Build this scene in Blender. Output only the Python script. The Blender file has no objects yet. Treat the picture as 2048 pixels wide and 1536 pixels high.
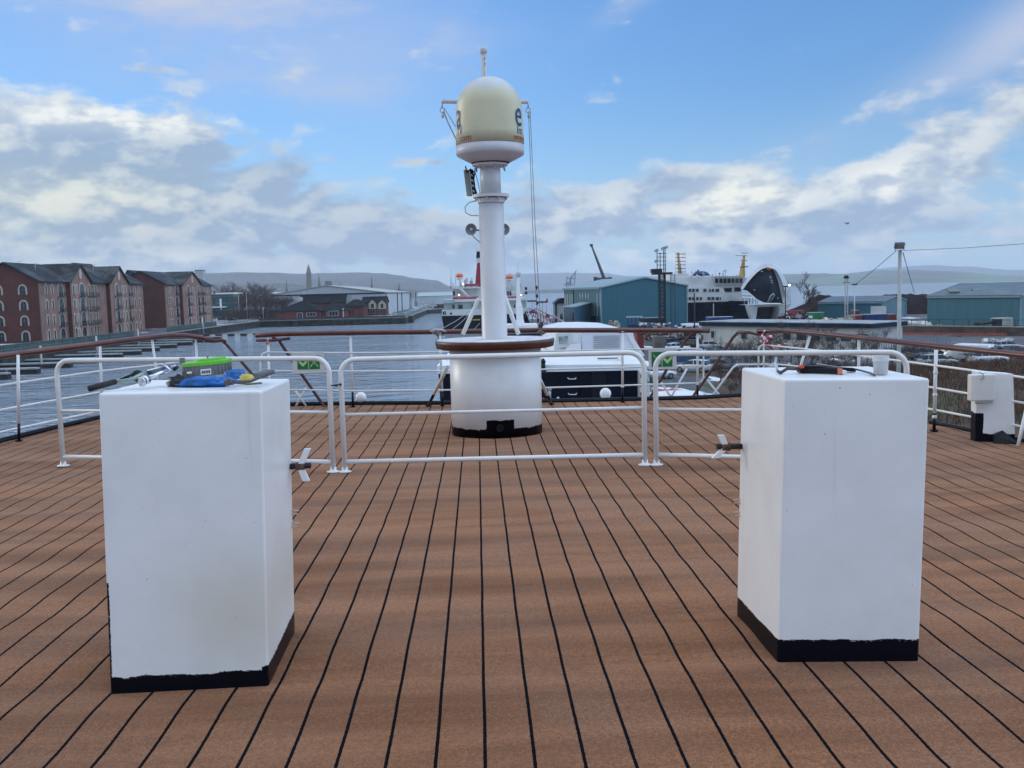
import bpy, math, random
from math import sin, cos, pi, radians, atan, tan, sqrt
from mathutils import Vector, Matrix, noise as mnoise
random.seed(7)
V = Vector
sc = bpy.context.scene
col = sc.collection

# ---------------------------------------------------------------- camera
CAMZ = 1.63
cam_d = bpy.data.cameras.new("camera"); cam = bpy.data.objects.new("camera", cam_d); col.objects.link(cam)
cam_d.sensor_width = 36.0; cam_d.lens = 36.0 * 1920 / 2048; cam_d.clip_start = 0.05; cam_d.clip_end = 30000
YAW, PITCH, ROLL = 0.0341, -0.0963, -0.0255
RM = Matrix.Rotation(-YAW, 3, 'Z') @ Matrix.Rotation(pi/2 + PITCH, 3, 'X') @ Matrix.Rotation(ROLL, 3, 'Z')
cam.matrix_world = Matrix.Translation((0, 0, CAMZ)) @ RM.to_4x4()
sc.camera = cam
CP = V((0, 0, CAMZ))

def ray(px, py):                       # photograph pixel (2048 wide) -> world direction
    return RM @ V(((px-1024)/1920, -(py-768)/1920, -1))
def at(px, py, y):                     # the point on that ray at a given real distance
    d = ray(px, py); return CP + d*(y/d.y)
def onz(px, py, z=0.0):
    d = ray(px, py); return CP + d*((z-CAMZ)/d.z)
def gx(px, y, z=-8.4):                 # world x seen at pixel column px at distance y and height z
    x = 0.0
    for _ in range(4):
        q = RM.transposed() @ (V((x, y, z)) - CP)
        cur = 1024 + 1920*q.x/(-q.z); x += (px-cur)/1920*y
    return x
def proj(p):
    q = RM.transposed() @ (V(p) - CP); return (1024+1920*q.x/(-q.z), 768-1920*q.y/(-q.z))

# ---------------------------------------------------------------- world / light
SUN_AZ, SUN_EL = radians(-60), radians(16)       # azimuth from +Y, positive to the right
world = bpy.data.worlds.new("World"); sc.world = world; world.use_nodes = True
wn = world.node_tree; wn.nodes.clear()

class NB:
    def __init__(s, nt): s.nt = nt
    def n(s, t, **kw):
        q = s.nt.nodes.new(t)
        for k, v in kw.items(): setattr(q, k, v)
        return q
    def inp(s, sock, v):
        if v is None: return
        if hasattr(v, 'is_output'): s.nt.links.new(v, sock)
        else: sock.default_value = v
    def m(s, op, a, b=None, c=None, clamp=False):
        q = s.n('ShaderNodeMath', operation=op, use_clamp=clamp)
        s.inp(q.inputs[0], a); s.inp(q.inputs[1], b)
        if c is not None: s.inp(q.inputs[2], c)
        return q.outputs[0]
    def sep(s, v):
        q = s.n('ShaderNodeSeparateXYZ'); s.inp(q.inputs[0], v); return q.outputs
    def comb(s, x, y, z):
        q = s.n('ShaderNodeCombineXYZ')
        for i, k in enumerate((x, y, z)): s.inp(q.inputs[i], k)
        return q.outputs[0]
    def noise(s, vec, scale=1, detail=6, rough=.55, dist=0.0, dims='3D'):
        q = s.n('ShaderNodeTexNoise', noise_dimensions=dims)
        s.inp(q.inputs['Vector'], vec); q.inputs['Scale'].default_value = scale
        q.inputs['Detail'].default_value = detail; q.inputs['Roughness'].default_value = rough
        q.inputs['Distortion'].default_value = dist
        return q.outputs['Fac']
    def mr(s, v, a, b, c=0.0, d=1.0, smooth=True):
        q = s.n('ShaderNodeMapRange', interpolation_type='SMOOTHSTEP' if smooth else 'LINEAR')
        s.inp(q.inputs[0], v)
        for i, k in enumerate((a, b, c, d)): s.inp(q.inputs[1+i], k)
        return q.outputs[0]
    def mix(s, f, a, b, mode='MIX'):
        q = s.n('ShaderNodeMix', data_type='RGBA', blend_type=mode)
        s.inp(q.inputs[0], f)
        for i, k in ((6, a), (7, b)):
            if isinstance(k, tuple) and len(k) == 3: k = (*k, 1)
            s.inp(q.inputs[i], k)
        return q.outputs[2]
    def map(s, v, loc=(0,0,0), rot=(0,0,0), scale=(1,1,1)):
        q = s.n('ShaderNodeMapping'); s.inp(q.inputs[0], v)
        q.inputs[1].default_value = loc; q.inputs[2].default_value = rot; q.inputs[3].default_value = scale
        return q.outputs[0]

W = NB(wn)
tc = W.n('ShaderNodeTexCoord')
dx, dy, dz = W.sep(tc.outputs['Generated'])
az = W.m('ARCTAN2', dx, dy); el = W.m('ARCSINE', dz)
sky = W.n('ShaderNodeTexSky', sky_type='NISHITA', sun_disc=False, sun_elevation=radians(17), sun_rotation=SUN_AZ)
sky.air_density = 1.0; sky.dust_density = 0.4; sky.ozone_density = 2.0; sky.altitude = 10
hs = W.n('ShaderNodeHueSaturation'); W.inp(hs.inputs['Color'], sky.outputs[0])
hs.inputs['Saturation'].default_value = SKY_SAT = 1.06; hs.inputs['Value'].default_value = SKY_VAL = 1.0

def AE(px, py):
    d = ray(px, py).normalized(); return math.atan2(d.x, d.y), math.asin(d.z)
def blob(px, py, wx, wy, amp, tilt=0.0):
    a, e = AE(px, py)
    u = W.m('SUBTRACT', az, a); v = W.m('SUBTRACT', el, e)
    if tilt: v = W.m('SUBTRACT', v, W.m('MULTIPLY', u, tilt))
    u = W.m('MULTIPLY', u, 1920/wx); v = W.m('MULTIPLY', v, 1920/wy)
    r = W.m('ADD', W.m('MULTIPLY', u, u), W.m('MULTIPLY', v, v))
    return W.m('MULTIPLY', W.m('EXPONENT', W.m('MULTIPLY', r, -1.0)), amp)
def total(lst):
    o = lst[0]
    for k in lst[1:]: o = W.m('ADD', o, k)
    return o
p = W.comb(az, W.m('MULTIPLY', el, 1.9), 0.0)
warp = W.noise(p, 5, 3, .5)
pw = W.comb(W.m('ADD', az, W.m('MULTIPLY', W.m('SUBTRACT', warp, .5), .05)), W.m('MULTIPLY', el, 1.9), 0.3)
n1 = W.noise(pw, 15, 10, .58)
pl = W.comb(W.m('SUBTRACT', W.m('ADD', az, W.m('MULTIPLY', W.m('SUBTRACT', warp, .5), .05)), .010), W.m('MULTIPLY', W.m('ADD', el, .014), 1.9), 0.3)
n2 = W.noise(pl, 15, 6, .54)
# cloud masses, given as directions in the sky
cov = total([
    blob(30, 350, 330, 135, .62), blob(300, 250, 170, 40, .30, -.05), blob(470, 385, 330, 100, .36, -.22),
    blob(850, 480, 1500, 90, .44), blob(1500, 480, 700, 90, .14), blob(1100, 400, 500, 50, .16),
    blob(1500, 420, 105, 52, .62), blob(1810, 370, 120, 45, .34), blob(1340, 370, 110, 40, .14),
    blob(1970, 245, 260, 66, .54, .42), blob(1650, 265, 240, 30, .18, .42), blob(1450, 330, 330, 30, .16, .2),
    blob(320, 138, 60, 8, .26), blob(860, 323, 80, 9, .30), blob(1000, 560, 1800, 30, .12)])
cov = W.m('ADD', cov, W.mr(W.m('ABSOLUTE', az), .75, 1.2, 0, .38))
cov = W.m('ADD', cov, W.mr(el, .5, .8, 0, .25))
dens = W.m('ADD', W.m('SUBTRACT', cov, .24), W.m('MULTIPLY', W.m('SUBTRACT', n1, .5), 1.62))
alpha = W.mr(dens, -.06, .30)
emb = W.m('SUBTRACT', n1, n2)
lit = W.mr(emb, -.12, .15)
bright = total([blob(20, 225, 330, 34, .5), blob(320, 235, 150, 30, .55), blob(110, 400, 300, 75, .28),
    blob(1490, 405, 95, 46, 1.1), blob(1800, 365, 110, 36, .62), blob(1960, 230, 190, 60, .22, .42),
    blob(1230, 440, 130, 40, .45), blob(1390, 500, 330, 26, .3), blob(300, 520, 200, 16, .3)])
edge = W.mr(dens, .30, .02, 0, .25)
grey = total([blob(520, 320, 270, 70, .30), blob(750, 480, 900, 60, .22), blob(1750, 450, 500, 40, .12)])
f = W.m('ADD', W.m('SUBTRACT', W.m('ADD', W.m('MULTIPLY', lit, .48), edge), grey), W.m('MULTIPLY', bright, W.m('ADD', .45, W.m('MULTIPLY', lit, .6))), clamp=True)
ccol = W.mix(f, (3.3, 4.35, 6.0), (10.0, 10.0, 9.2))
warm = W.m('ADD', blob(110, 400, 330, 80, .7), blob(1480, 405, 120, 60, .35), clamp=True)
ccol = W.mix(warm, ccol, W.mix(1.0, ccol, (1.04, 1.0, .82), 'MULTIPLY'))
# the paler air low over the horizon
lowf = W.mr(el, .20, 0.0, 0, .55)
skyc = W.mix(lowf, W.mix(1.0, W.mix(1.0, hs.outputs[0], (1.0, 1.42, 1.95), 'MULTIPLY'), W.comb(*[W.m('MULTIPLY', W.mr(az, -.60, .05, .74, 1.0), W.mr(el, .10, .34, .88, 1.0))]*3), 'MULTIPLY'), (4.6, 6.2, 9.0))
allc = W.mix(W.m('MULTIPLY', alpha, W.mr(el, .0, .5, .93, .80, False)), skyc, ccol)
vn = W.noise(W.comb(W.m('MULTIPLY', az, .6), W.m('MULTIPLY', el, 1.6), .7), 7, 7, .6)
veil = total([blob(430, 50, 430, 100, 1.15, -.12), blob(780, 30, 140, 110, .6), blob(640, 135, 160, 40, .4), blob(592, 135, 34, 28, .5), blob(2060, 40, 130, 60, .6, .5), blob(1250, 15, 80, 24, .5, .5), blob(1900, 170, 250, 60, .35, .4)])
va = W.m('MULTIPLY', veil, W.mr(vn, .38, .62, .30, 1.0), clamp=True)
allc = W.mix(va, allc, (5.5, 6.1, 7.7))
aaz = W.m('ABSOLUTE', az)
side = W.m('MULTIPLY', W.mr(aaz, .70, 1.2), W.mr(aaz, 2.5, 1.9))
outf = W.m('MAXIMUM', W.m('MULTIPLY', side, .9), W.mr(el, .50, .9))  # unseen sky at the sides and overhead, brightened to light the deck and boxes
allc = W.mix(W.mr(aaz, 2.0, 2.6), allc, (4.3, 6.0, 8.8))  # unseen sky behind, kept dimmer in place of the ship's unbuilt superstructure
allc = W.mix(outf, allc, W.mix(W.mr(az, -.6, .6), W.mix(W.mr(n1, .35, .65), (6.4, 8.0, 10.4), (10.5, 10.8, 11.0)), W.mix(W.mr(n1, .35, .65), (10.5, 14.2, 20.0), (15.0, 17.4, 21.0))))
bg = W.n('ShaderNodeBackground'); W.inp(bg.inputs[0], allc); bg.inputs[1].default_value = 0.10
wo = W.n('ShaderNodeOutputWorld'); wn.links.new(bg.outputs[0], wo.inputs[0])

sun_d = bpy.data.lights.new("sun", 'SUN'); sun = bpy.data.objects.new("sun", sun_d); col.objects.link(sun)
sun_d.energy = 0.7; sun_d.angle = radians(18); sun_d.color = (1, .93, .82)
sd = V((sin(SUN_AZ)*cos(SUN_EL), cos(SUN_AZ)*cos(SUN_EL), sin(SUN_EL)))
sun.rotation_euler = sd.to_track_quat('Z', 'Y').to_euler()
sc.view_settings.view_transform = 'Standard'; sc.view_settings.look = 'None'
sc.view_settings.exposure = 0.0; sc.view_settings.gamma = 1.0
sc.cycles.use_denoising = True
sc.cycles.max_bounces = 8; sc.cycles.volume_bounces = 1; sc.cycles.transparent_max_bounces = 24

# ---------------------------------------------------------------- materials
MATS = {}
def mat(name, c, rough=.6, metal=0.0, var=.15, vs=3.0, bump=0.0, bs=20.0, spec=.5, hook=None, alpha=None, coord='Object'):
    if name in MATS: return MATS[name]
    m = bpy.data.materials.new(name); m.use_nodes = True; nt = m.node_tree; B = NB(nt)
    bsdf = nt.nodes['Principled BSDF']; tcn = B.n('ShaderNodeTexCoord'); o = tcn.outputs[coord]
    c = tuple(c)
    if var:
        f = B.noise(o, vs, 5, .6)
        cc = B.mix(B.mr(f, .3, .7), tuple(max(0, k*(1-var)) for k in c), tuple(min(1, k*(1+var)) for k in c))
    else: cc = (*c, 1)
    bsdf.inputs['Roughness'].default_value = rough; bsdf.inputs['Metallic'].default_value = metal
    bsdf.inputs['Specular IOR Level'].default_value = spec
    if hook: cc = hook(B, o, cc, bsdf) or cc
    B.inp(bsdf.inputs['Base Color'], cc)
    if bump:
        q = B.n('ShaderNodeBump'); q.inputs['Strength'].default_value = bump; q.inputs['Distance'].default_value = .01
        B.inp(q.inputs['Height'], B.noise(o, bs, 4, .6)); nt.links.new(q.outputs[0], bsdf.inputs['Normal'])
    MATS[name] = m; return m

# ---------------------------------------------------------------- mesh builder
class MB:
    def __init__(s): s.v = []; s.f = []; s.s = []
    def add(s, vs, fs, smooth=False):
        k = len(s.v); s.v += [V(p) for p in vs]
        for f in fs: s.f.append(tuple(i+k for i in f)); s.s.append(smooth)
        return s
    def obox(s, p, a, b, c):
        p, a, b, c = V(p), V(a), V(b), V(c)
        if a.cross(b).dot(c) < 0: p = p + a; a = -a
        return s.add([p, p+a, p+a+b, p+b, p+c, p+a+c, p+a+b+c, p+b+c],
              [(0,3,2,1), (4,5,6,7), (0,1,5,4), (1,2,6,5), (2,3,7,6), (3,0,4,7)])
    def box(s, c, sz, rz=0.0, ry=0.0, rx=0.0):
        R = Matrix.Rotation(rz, 3, 'Z') @ Matrix.Rotation(ry, 3, 'Y') @ Matrix.Rotation(rx, 3, 'X')
        a, b, d = R @ V((sz[0], 0, 0)), R @ V((0, sz[1], 0)), R @ V((0, 0, sz[2]))
        return s.obox(V(c) - (a+b+d)/2, a, b, d)
    def bbox(s, c, sz, bev=.01, rz=0.0, taper=1.0):       # box with chamfered edges
        c = V(c); hx, hy, hz = (k/2 for k in sz); vs = []; R = Matrix.Rotation(rz, 3, 'Z')
        rings = [(-hz, -bev, 1), (-hz+bev, 0, 1), (hz-bev, 0, taper), (hz, -bev, taper)]
        for z, q, t in rings:
            x, y = hx*t+q, hy*t+q; b = bev
            for p in ((-x+b, -y), (x-b, -y), (x, -y+b), (x, y-b), (x-b, y), (-x+b, y), (-x, y-b), (-x, -y+b)):
                vs.append(c + R @ V((p[0], p[1], z)))
        fs = []
        for k in range(3):
            for i in range(8):
                j = (i+1) % 8; fs.append((k*8+i, k*8+j, k*8+8+j, k*8+8+i))
        fs.append(tuple(range(7, -1, -1))); fs.append(tuple(range(24, 32)))
        return s.add(vs, fs)
    def prism(s, poly, vec):               # polygon (3D points) pushed along vec
        n = len(poly); poly = [V(p) for p in poly]; vec = V(vec)
        nrm = V((0, 0, 0))
        for i in range(n): nrm += poly[i].cross(poly[(i+1) % n])
        if nrm.dot(vec) > 0: poly = poly[::-1]
        fs = [tuple(range(n)), tuple(range(2*n-1, n-1, -1))]
        for i in range(n):
            j = (i+1) % n; fs.append((j, i, n+i, n+j))
        return s.add(poly + [p+vec for p in poly], fs)
    def tube(s, pts, r, n=8, smooth=True, caps=True, flat=1.0):
        pts = [V(p) for p in pts]; m = len(pts)
        rs = r if isinstance(r, (list, tuple)) else [r]*m
        vs = []; up0 = None
        for i, p in enumerate(pts):
            t = (pts[min(i+1, m-1)] - pts[max(i-1, 0)])
            if t.length < 1e-9: t = V((0, 0, 1))
            t.normalize()
            if up0 is None: up0 = V((0, 0, 1)) if abs(t.z) < .9 else V((0, 1, 0))
            a = t.cross(up0)
            if a.length < 1e-4: a = t.cross(V((1, 0, 0)))
            a.normalize(); b = a.cross(t).normalized(); up0 = b
            for k in range(n):
                th = 2*pi*k/n; vs.append(p + a*(cos(th)*rs[i]) + b*(sin(th)*rs[i]*flat))
        fs = []
        for i in range(m-1):
            for k in range(n):
                l = (k+1) % n; fs.append((i*n+k, i*n+l, (i+1)*n+l, (i+1)*n+k))
        s.add(vs, fs, smooth)
        if caps:
            k0 = len(s.v) - len(vs)
            s.f.append(tuple(k0+i for i in range(n-1, -1, -1))); s.s.append(False)
            s.f.append(tuple(k0+(m-1)*n+i for i in range(n))); s.s.append(False)
        return s
    def lathe(s, prof, c=(0,0,0), n=32, smooth=True, axis=None, sy=1.0):
        c = V(c); R = Matrix.Identity(3)
        if axis is not None: R = V(axis).normalized().to_track_quat('Z', 'Y').to_matrix()
        vs = [c + R @ V((r*cos(2*pi*k/n), r*sy*sin(2*pi*k/n), z)) for r, z in prof for k in range(n)]
        fs = []
        for i in range(len(prof)-1):
            for k in range(n):
                l = (k+1) % n; fs.append((i*n+k, i*n+l, (i+1)*n+l, (i+1)*n+k))
        s.add(vs, fs, smooth); k0 = len(s.v)-len(vs)
        s.f.append(tuple(k0+i for i in range(n-1, -1, -1))); s.s.append(False)
        s.f.append(tuple(k0+(len(prof)-1)*n+i for i in range(n))); s.s.append(False)
        return s
    def ball(s, c, r, nu=14, nv=9):
        r = (r, r, r) if not isinstance(r, (tuple, list)) else r; c = V(c); vs = []; fs = []
        for j in range(nv+1):
            ph = -pi/2 + pi*j/nv
            for i in range(nu): 
                q = 2*pi*i/nu; vs.append(c + V((r[0]*cos(ph)*cos(q), r[1]*cos(ph)*sin(q), r[2]*sin(ph))))
        for j in range(nv):
            for i in range(nu):
                k = (i+1) % nu; fs.append((j*nu+i, j*nu+k, (j+1)*nu+k, (j+1)*nu+i))
        return s.add(vs, fs, True)
    def loft(s, rings, smooth=True, caps=True):
        n = len(rings[0]); vs = [p for r in rings for p in r]; fs = []
        for i in range(len(rings)-1):
            for k in range(n):
                l = (k+1) % n; fs.append((i*n+k, i*n+l, (i+1)*n+l, (i+1)*n+k))
        s.add(vs, fs, smooth)
        if caps:
            k0 = len(s.v)-len(vs)
            s.f.append(tuple(k0+i for i in range(n-1, -1, -1))); s.s.append(False)
            s.f.append(tuple(k0+(len(rings)-1)*n+i for i in range(n))); s.s.append(False)
        return s
    def build(s, name, m, parent=None, base=None):
        """base = world point the mesh is measured from; children are measured from their parent's place"""
        off = V((0, 0, 0))
        if base is not None: off = V(base)
        elif parent is not None and not parent.get('_local'): off = wloc(parent)
        me = bpy.data.meshes.new(name); me.from_pydata([tuple(p-off) for p in s.v], [], s.f)
        me.polygons.foreach_set('use_smooth', s.s); me.materials.append(m); me.update()
        o = bpy.data.objects.new(name, me); col.objects.link(o)
        if parent is not None: o.parent = parent
        elif base is not None: o.location = off
        if parent is not None and parent.get('_local'): o['_local'] = 1
        return o
def wloc(o):
    l = V((0, 0, 0))
    while o is not None: l += o.location; o = o.parent
    return l
def tag(o, label=None, cat=None, group=None, kind=None):
    if label: o['label'] = label
    if cat: o['category'] = cat
    if group: o['group'] = group
    if kind: o['kind'] = kind
    return o
def thing(name, label, cat, loc=(0,0,0), group=None, rz=0.0, local=False):
    o = bpy.data.objects.new(name, None); col.objects.link(o); o.location = V(loc); o.rotation_euler = (0, 0, rz)
    o.empty_display_size = .2
    if local: o['_local'] = 1
    return tag(o, label, cat, group)
def dup(root, loc, rz=None, label=None, scale=None, colors=None):
    def rec(o, par):
        c = o.copy(); col.objects.link(c)
        if par is not None: c.parent = par
        for ch in o.children: rec(ch, c)
        return c
    c = rec(root, None); c.location = V(loc)
    if rz is not None: c.rotation_euler = (0, 0, rz)
    if scale: c.scale = scale if isinstance(scale, tuple) else (scale,)*3
    if label: c['label'] = label
    return c
def bevel(o, w=.01, seg=2):
    md = o.modifiers.new('bevel', 'BEVEL'); md.width = w; md.segments = seg; md.limit_method = 'ANGLE'; md.angle_limit = radians(40)
    return o
def arc(c, u, v, r, a0, a1, n=6):
    return [V(c) + V(u)*(r*cos(a0+(a1-a0)*i/n)) + V(v)*(r*sin(a0+(a1-a0)*i/n)) for i in range(n+1)]
# ================================================================ material hooks
PITCHW = 0.1736; X0 = -0.018
def deck_hook(B, o, c, bsdf):
    x, y, z = B.sep(o)
    wob = B.m('MULTIPLY', B.m('SUBTRACT', B.noise(B.comb(B.m('MULTIPLY', x, .6), y, 0), 1.6, 3, .5), .5), .008)
    xx = B.m('ADD', B.m('SUBTRACT', x, X0), wob)
    t = B.m('MULTIPLY', B.m('ABSOLUTE', B.m('SUBTRACT', B.m('FRACT', B.m('ADD', B.m('DIVIDE', xx, PITCHW), .5)), .5)), PITCHW)
    edge = B.m('ADD', .0066, B.m('MULTIPLY', B.m('SUBTRACT', B.noise(o, 90, 2, .6), .5), .006))
    line = B.m('LESS_THAN', t, edge)
    fine = B.noise(o, 190, 3, .75); mid = B.noise(o, 60, 4, .65)
    band = B.noise(B.comb(B.m('MULTIPLY', x, .22), B.m('MULTIPLY', y, 2.1), 0), 1.5, 4, .55)
    big = B.noise(o, .8, 3, .5)
    c1 = B.mix(B.mr(band, .32, .68), (.145, .055, .021), (.285, .122, .054))
    c1 = B.mix(B.m('MULTIPLY', B.mr(big, .35, .7), .45), c1, (.235, .125, .080))
    c1 = B.mix(B.mr(fine, .3, .7, .72, 1.22), (0, 0, 0), c1) if False else B.mix(1.0, c1, B.comb(B.mr(fine, .28, .72, .52, 1.48), B.mr(fine, .28, .72, .52, 1.48), B.mr(fine, .28, .72, .52, 1.48)), 'MULTIPLY')
    c1 = B.mix(1.0, c1, B.comb(*[B.mr(mid, .3, .7, .80, 1.20)]*3), 'MULTIPLY')
    dark = B.mr(B.noise(B.comb(B.m('MULTIPLY', x, .5), y, 0), 3.4, 5, .65), .56, .72); c1 = B.mix(B.m('MULTIPLY', dark, .30), c1, (.11, .045, .022))
    B.inp(bsdf.inputs['Sheen Weight'], B.m('MULTIPLY', B.m('SUBTRACT', 1.0, line), .20)); bsdf.inputs['Specular IOR Level'].default_value = .05
    cc = B.mix(line, c1, (.004, .005, .008))
    q = B.n('ShaderNodeBump'); q.inputs['Strength'].default_value = .55; q.inputs['Distance'].default_value = .004
    B.inp(q.inputs['Height'], B.m('ADD', fine, B.m('MULTIPLY', line, -.6))); B.nt.links.new(q.outputs[0], bsdf.inputs['Normal'])
    return cc
def paint_hook(kind, zb=.07, amp=.03, x0=0, x1=0, y0=0, stain=None):
    """white paint over a black base coat with a ragged edge"""
    def h(B, o, c, bsdf):
        x, y, z = B.sep(o)
        rag = B.m('MULTIPLY', B.m('SUBTRACT', B.noise(o, 9, 5, .7), .5), amp)
        rag2 = B.m('ADD', B.m('MULTIPLY', B.m('SUBTRACT', B.noise(o, 60, 4, .75), .5), .014), B.m('MULTIPLY', B.mr(B.noise(B.map(o, scale=(.5, .5, 2.2)), 120, 3, .7), .58, .70), .010))
        zz = B.m('ADD', z, B.m('ADD', rag, rag2))
        m = B.m('LESS_THAN', zz, zb)
        if kind == 'leftbox':      # a strip of black also climbs the outer front corner
            xx = B.m('SUBTRACT', B.m('ADD', B.m('SUBTRACT', x, x0), rag2), B.m('MULTIPLY', z, .027))
            e = B.m('MULTIPLY', B.m('LESS_THAN', xx, B.m('ADD', .012, B.m('MULTIPLY', rag, .25))), B.m('LESS_THAN', z, .47))
            m = B.m('MAXIMUM', m, e)
            y2 = B.m('SUBTRACT', y, y0)
            slant = B.m('MULTIPLY', B.m('GREATER_THAN', x, x1), B.m('LESS_THAN', zz, B.m('ADD', .080, B.m('MULTIPLY', y2, .035))))
            m = B.m('MAXIMUM', m, slant)
        if kind == 'drum':
            a = B.m('MULTIPLY', B.m('LESS_THAN', B.m('ABSOLUTE', B.m('SUBTRACT', B.m('ADD', x, rag2), x0)), x1), B.m('LESS_THAN', B.m('ADD', z, B.m('MULTIPLY', rag, .8)), .205))
            m = B.m('MAXIMUM', m, B.m('MULTIPLY', a, B.m('LESS_THAN', y, 11)))
        if kind == 'cabinet':
            a = B.m('MULTIPLY', B.m('LESS_THAN', x, B.m('ADD', x0, B.m('MULTIPLY', rag, .5))), B.m('LESS_THAN', zz, x1))
            m = B.m('MAXIMUM', m, a)
        d = B.noise(o, 2.2, 6, .6); d2 = B.noise(o, 26, 4, .7)
        cw = B.mix(B.m('MULTIPLY', B.mr(d, .42, .75), .55), c, (.70, .70, .67))
        cw = B.mix(B.m('MULTIPLY', B.mr(d2, .70, .76), .6), cw, (.36, .34, .30))
        sp = B.noise(B.map(o, scale=(1, 1, .6)), 75, 2, .5); cw = B.mix(B.mr(sp, .765, .785, 0, .8), cw, (.16, .12, .10))
        run = B.noise(B.map(o, scale=(1, 1, .06)), 14, 4, .6); cw = B.mix(B.mr(run, .60, .78, 0, .30), cw, (.60, .58, .50))
        if stain:
            sx, sz, wx, wz = stain
            u = B.m('DIVIDE', B.m('SUBTRACT', x, sx), wx); v = B.m('DIVIDE', B.m('SUBTRACT', z, sz), wz)
            s = B.m('MULTIPLY', B.m('EXPONENT', B.m('MULTIPLY', B.m('ADD', B.m('MULTIPLY', u, u), B.m('MULTIPLY', v, v)), -1)), .55)
            cw = B.mix(s, cw, (.60, .56, .38))
        B.inp(bsdf.inputs['Specular IOR Level'], B.m('SUBTRACT', .6, B.m('MULTIPLY', m, .48)))
        return B.mix(m, cw, (.004, .005, .009))
    return h
def rail_hook(B, o, c, bsdf):
    n = B.noise(o, 3, 5, .6); n2 = B.noise(o, 30, 4, .7)
    c = B.mix(B.mr(n, .5, .7, 0, .5), c, (.17, .085, .055)); return B.mix(B.mr(n2, .66, .8, 0, .4), c, (.30, .22, .17))
def tube_hook(B, o, c, bsdf):
    n2 = B.noise(o, 14, 5, .75); r = B.noise(o, 30, 3, .6)
    c = B.mix(B.mr(n2, .62, .78, 0, .7), c, (.48, .46, .43)); return B.mix(B.mr(r, .72, .78, 0, .7), c, (.30, .20, .13))
def brick_hook(scale=4.0, c2=None):
    def h(B, o, c, bsdf):
        x, y, z = B.sep(o); q = B.n('ShaderNodeTexBrick'); q.inputs['Scale'].default_value = scale
        B.inp(q.inputs['Vector'], B.comb(B.m('ADD', x, y), z, 0)); q.inputs['Mortar Size'].default_value = .015
        B.inp(q.inputs['Color1'], c); B.inp(q.inputs['Color2'], B.mix(.35, c, c2 or (.05, .03, .03)))
        B.inp(q.inputs['Mortar'], B.mix(.5, c, (.3, .27, .24)))
        n = B.noise(o, .25, 4, .6); return B.mix(B.mr(n, .4, .7, 0, .3), q.outputs[0], (.07, .05, .05))
    return h
def sheet_hook(step=1.0, amt=.10, dark=None):
    def h(B, o, c, bsdf):
        x, y, z = B.sep(o)
        w = B.m('ABSOLUTE', B.m('SUBTRACT', B.m('FRACT', B.m('DIVIDE', B.m('ADD', x, y), step)), .5))
        c = B.mix(B.mr(w, .40, .5, 0, amt*3), c, dark or (.01, .05, .07))
        st = B.noise(B.comb(x, y, B.m('MULTIPLY', z, .12)), 1.2, 4, .6)
        return B.mix(B.mr(st, .45, .75, 0, .22), c, (.10, .17, .20))
    return h
def roof_hook(step=1.0, axis=0):
    def h(B, o, c, bsdf):
        xyz = B.sep(o)
        w = B.m('ABSOLUTE', B.m('SUBTRACT', B.m('FRACT', B.m('DIVIDE', xyz[axis], step)), .5))
        c = B.mix(B.mr(w, .36, .5, 0, .22), c, (.05, .06, .07))
        n = B.noise(o, .3, 5, .6); return B.mix(B.mr(n, .45, .7, 0, .35), c, (.26, .28, .29))
    return h
def ground_hook(B, o, c, bsdf):
    n = B.noise(o, .09, 7, .6); n2 = B.noise(o, .5, 6, .65); n3 = B.noise(B.map(o, scale=(1, .35, 1)), .16, 6, .6)
    c = B.mix(B.mr(n, .4, .65), (.055, .055, .058), (.095, .09, .088)); c = B.mix(B.mr(n2, .5, .8, 0, .5), c, (.15, .14, .135))
    snow = B.mr(B.m('ADD', n3, B.m('MULTIPLY', B.noise(o, 1.7, 3, .6), .16)), .66, .69)
    wet = B.mr(n3, .35, .42); B.inp(bsdf.inputs['Roughness'], B.m('ADD', B.m('MULTIPLY', wet, .45), .22))
    return B.mix(snow, c, (.72, .76, .80))
def water_mat():
    m = bpy.data.materials.new('sea water'); m.use_nodes = True; B = NB(m.node_tree); bsdf = m.node_tree.nodes['Principled BSDF']
    o = B.n('ShaderNodeTexCoord').outputs['Object']
    bsdf.inputs['Base Color'].default_value = (.20, .25, .30, 1); bsdf.inputs['Roughness'].default_value = .06
    bsdf.inputs['IOR'].default_value = 2.4
    a = B.noise(B.map(o, scale=(.55, 1, 1), rot=(0, 0, .12)), .40, 3, .55, .4)
    b = B.noise(B.map(o, scale=(.5, 1, 1), rot=(0, 0, -.2)), 1.5, 3, .6, .3)
    c = B.noise(B.map(o, scale=(.6, 1, 1)), .06, 4, .6)
    g = B.mr(c, .35, .65, .65, 1.25)
    q = B.n('ShaderNodeBump'); q.inputs['Strength'].default_value = 1.0; q.inputs['Distance'].default_value = 1.0
    B.inp(q.inputs['Height'], B.m('MULTIPLY', B.m('ADD', B.m('MULTIPLY', a, 2.2), B.m('MULTIPLY', b, .45)), g))
    m.node_tree.links.new(q.outputs[0], bsdf.inputs['Normal']); return m
def grass_hook(B, o, c, bsdf):
    x, y, z = B.sep(o)
    n = B.noise(B.comb(B.m('MULTIPLY', x, .5), y, B.m('MULTIPLY', z, 3)), .0028, 7, .6)
    c = B.mix(B.mr(n, .42, .54), (.050, .052, .030), (.085, .17, .045))
    n2 = B.noise(B.comb(x, y, B.m('MULTIPLY', z, 5)), .006, 5, .65); return B.mix(B.mr(n2, .54, .62), c, (.05, .038, .030))

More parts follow.
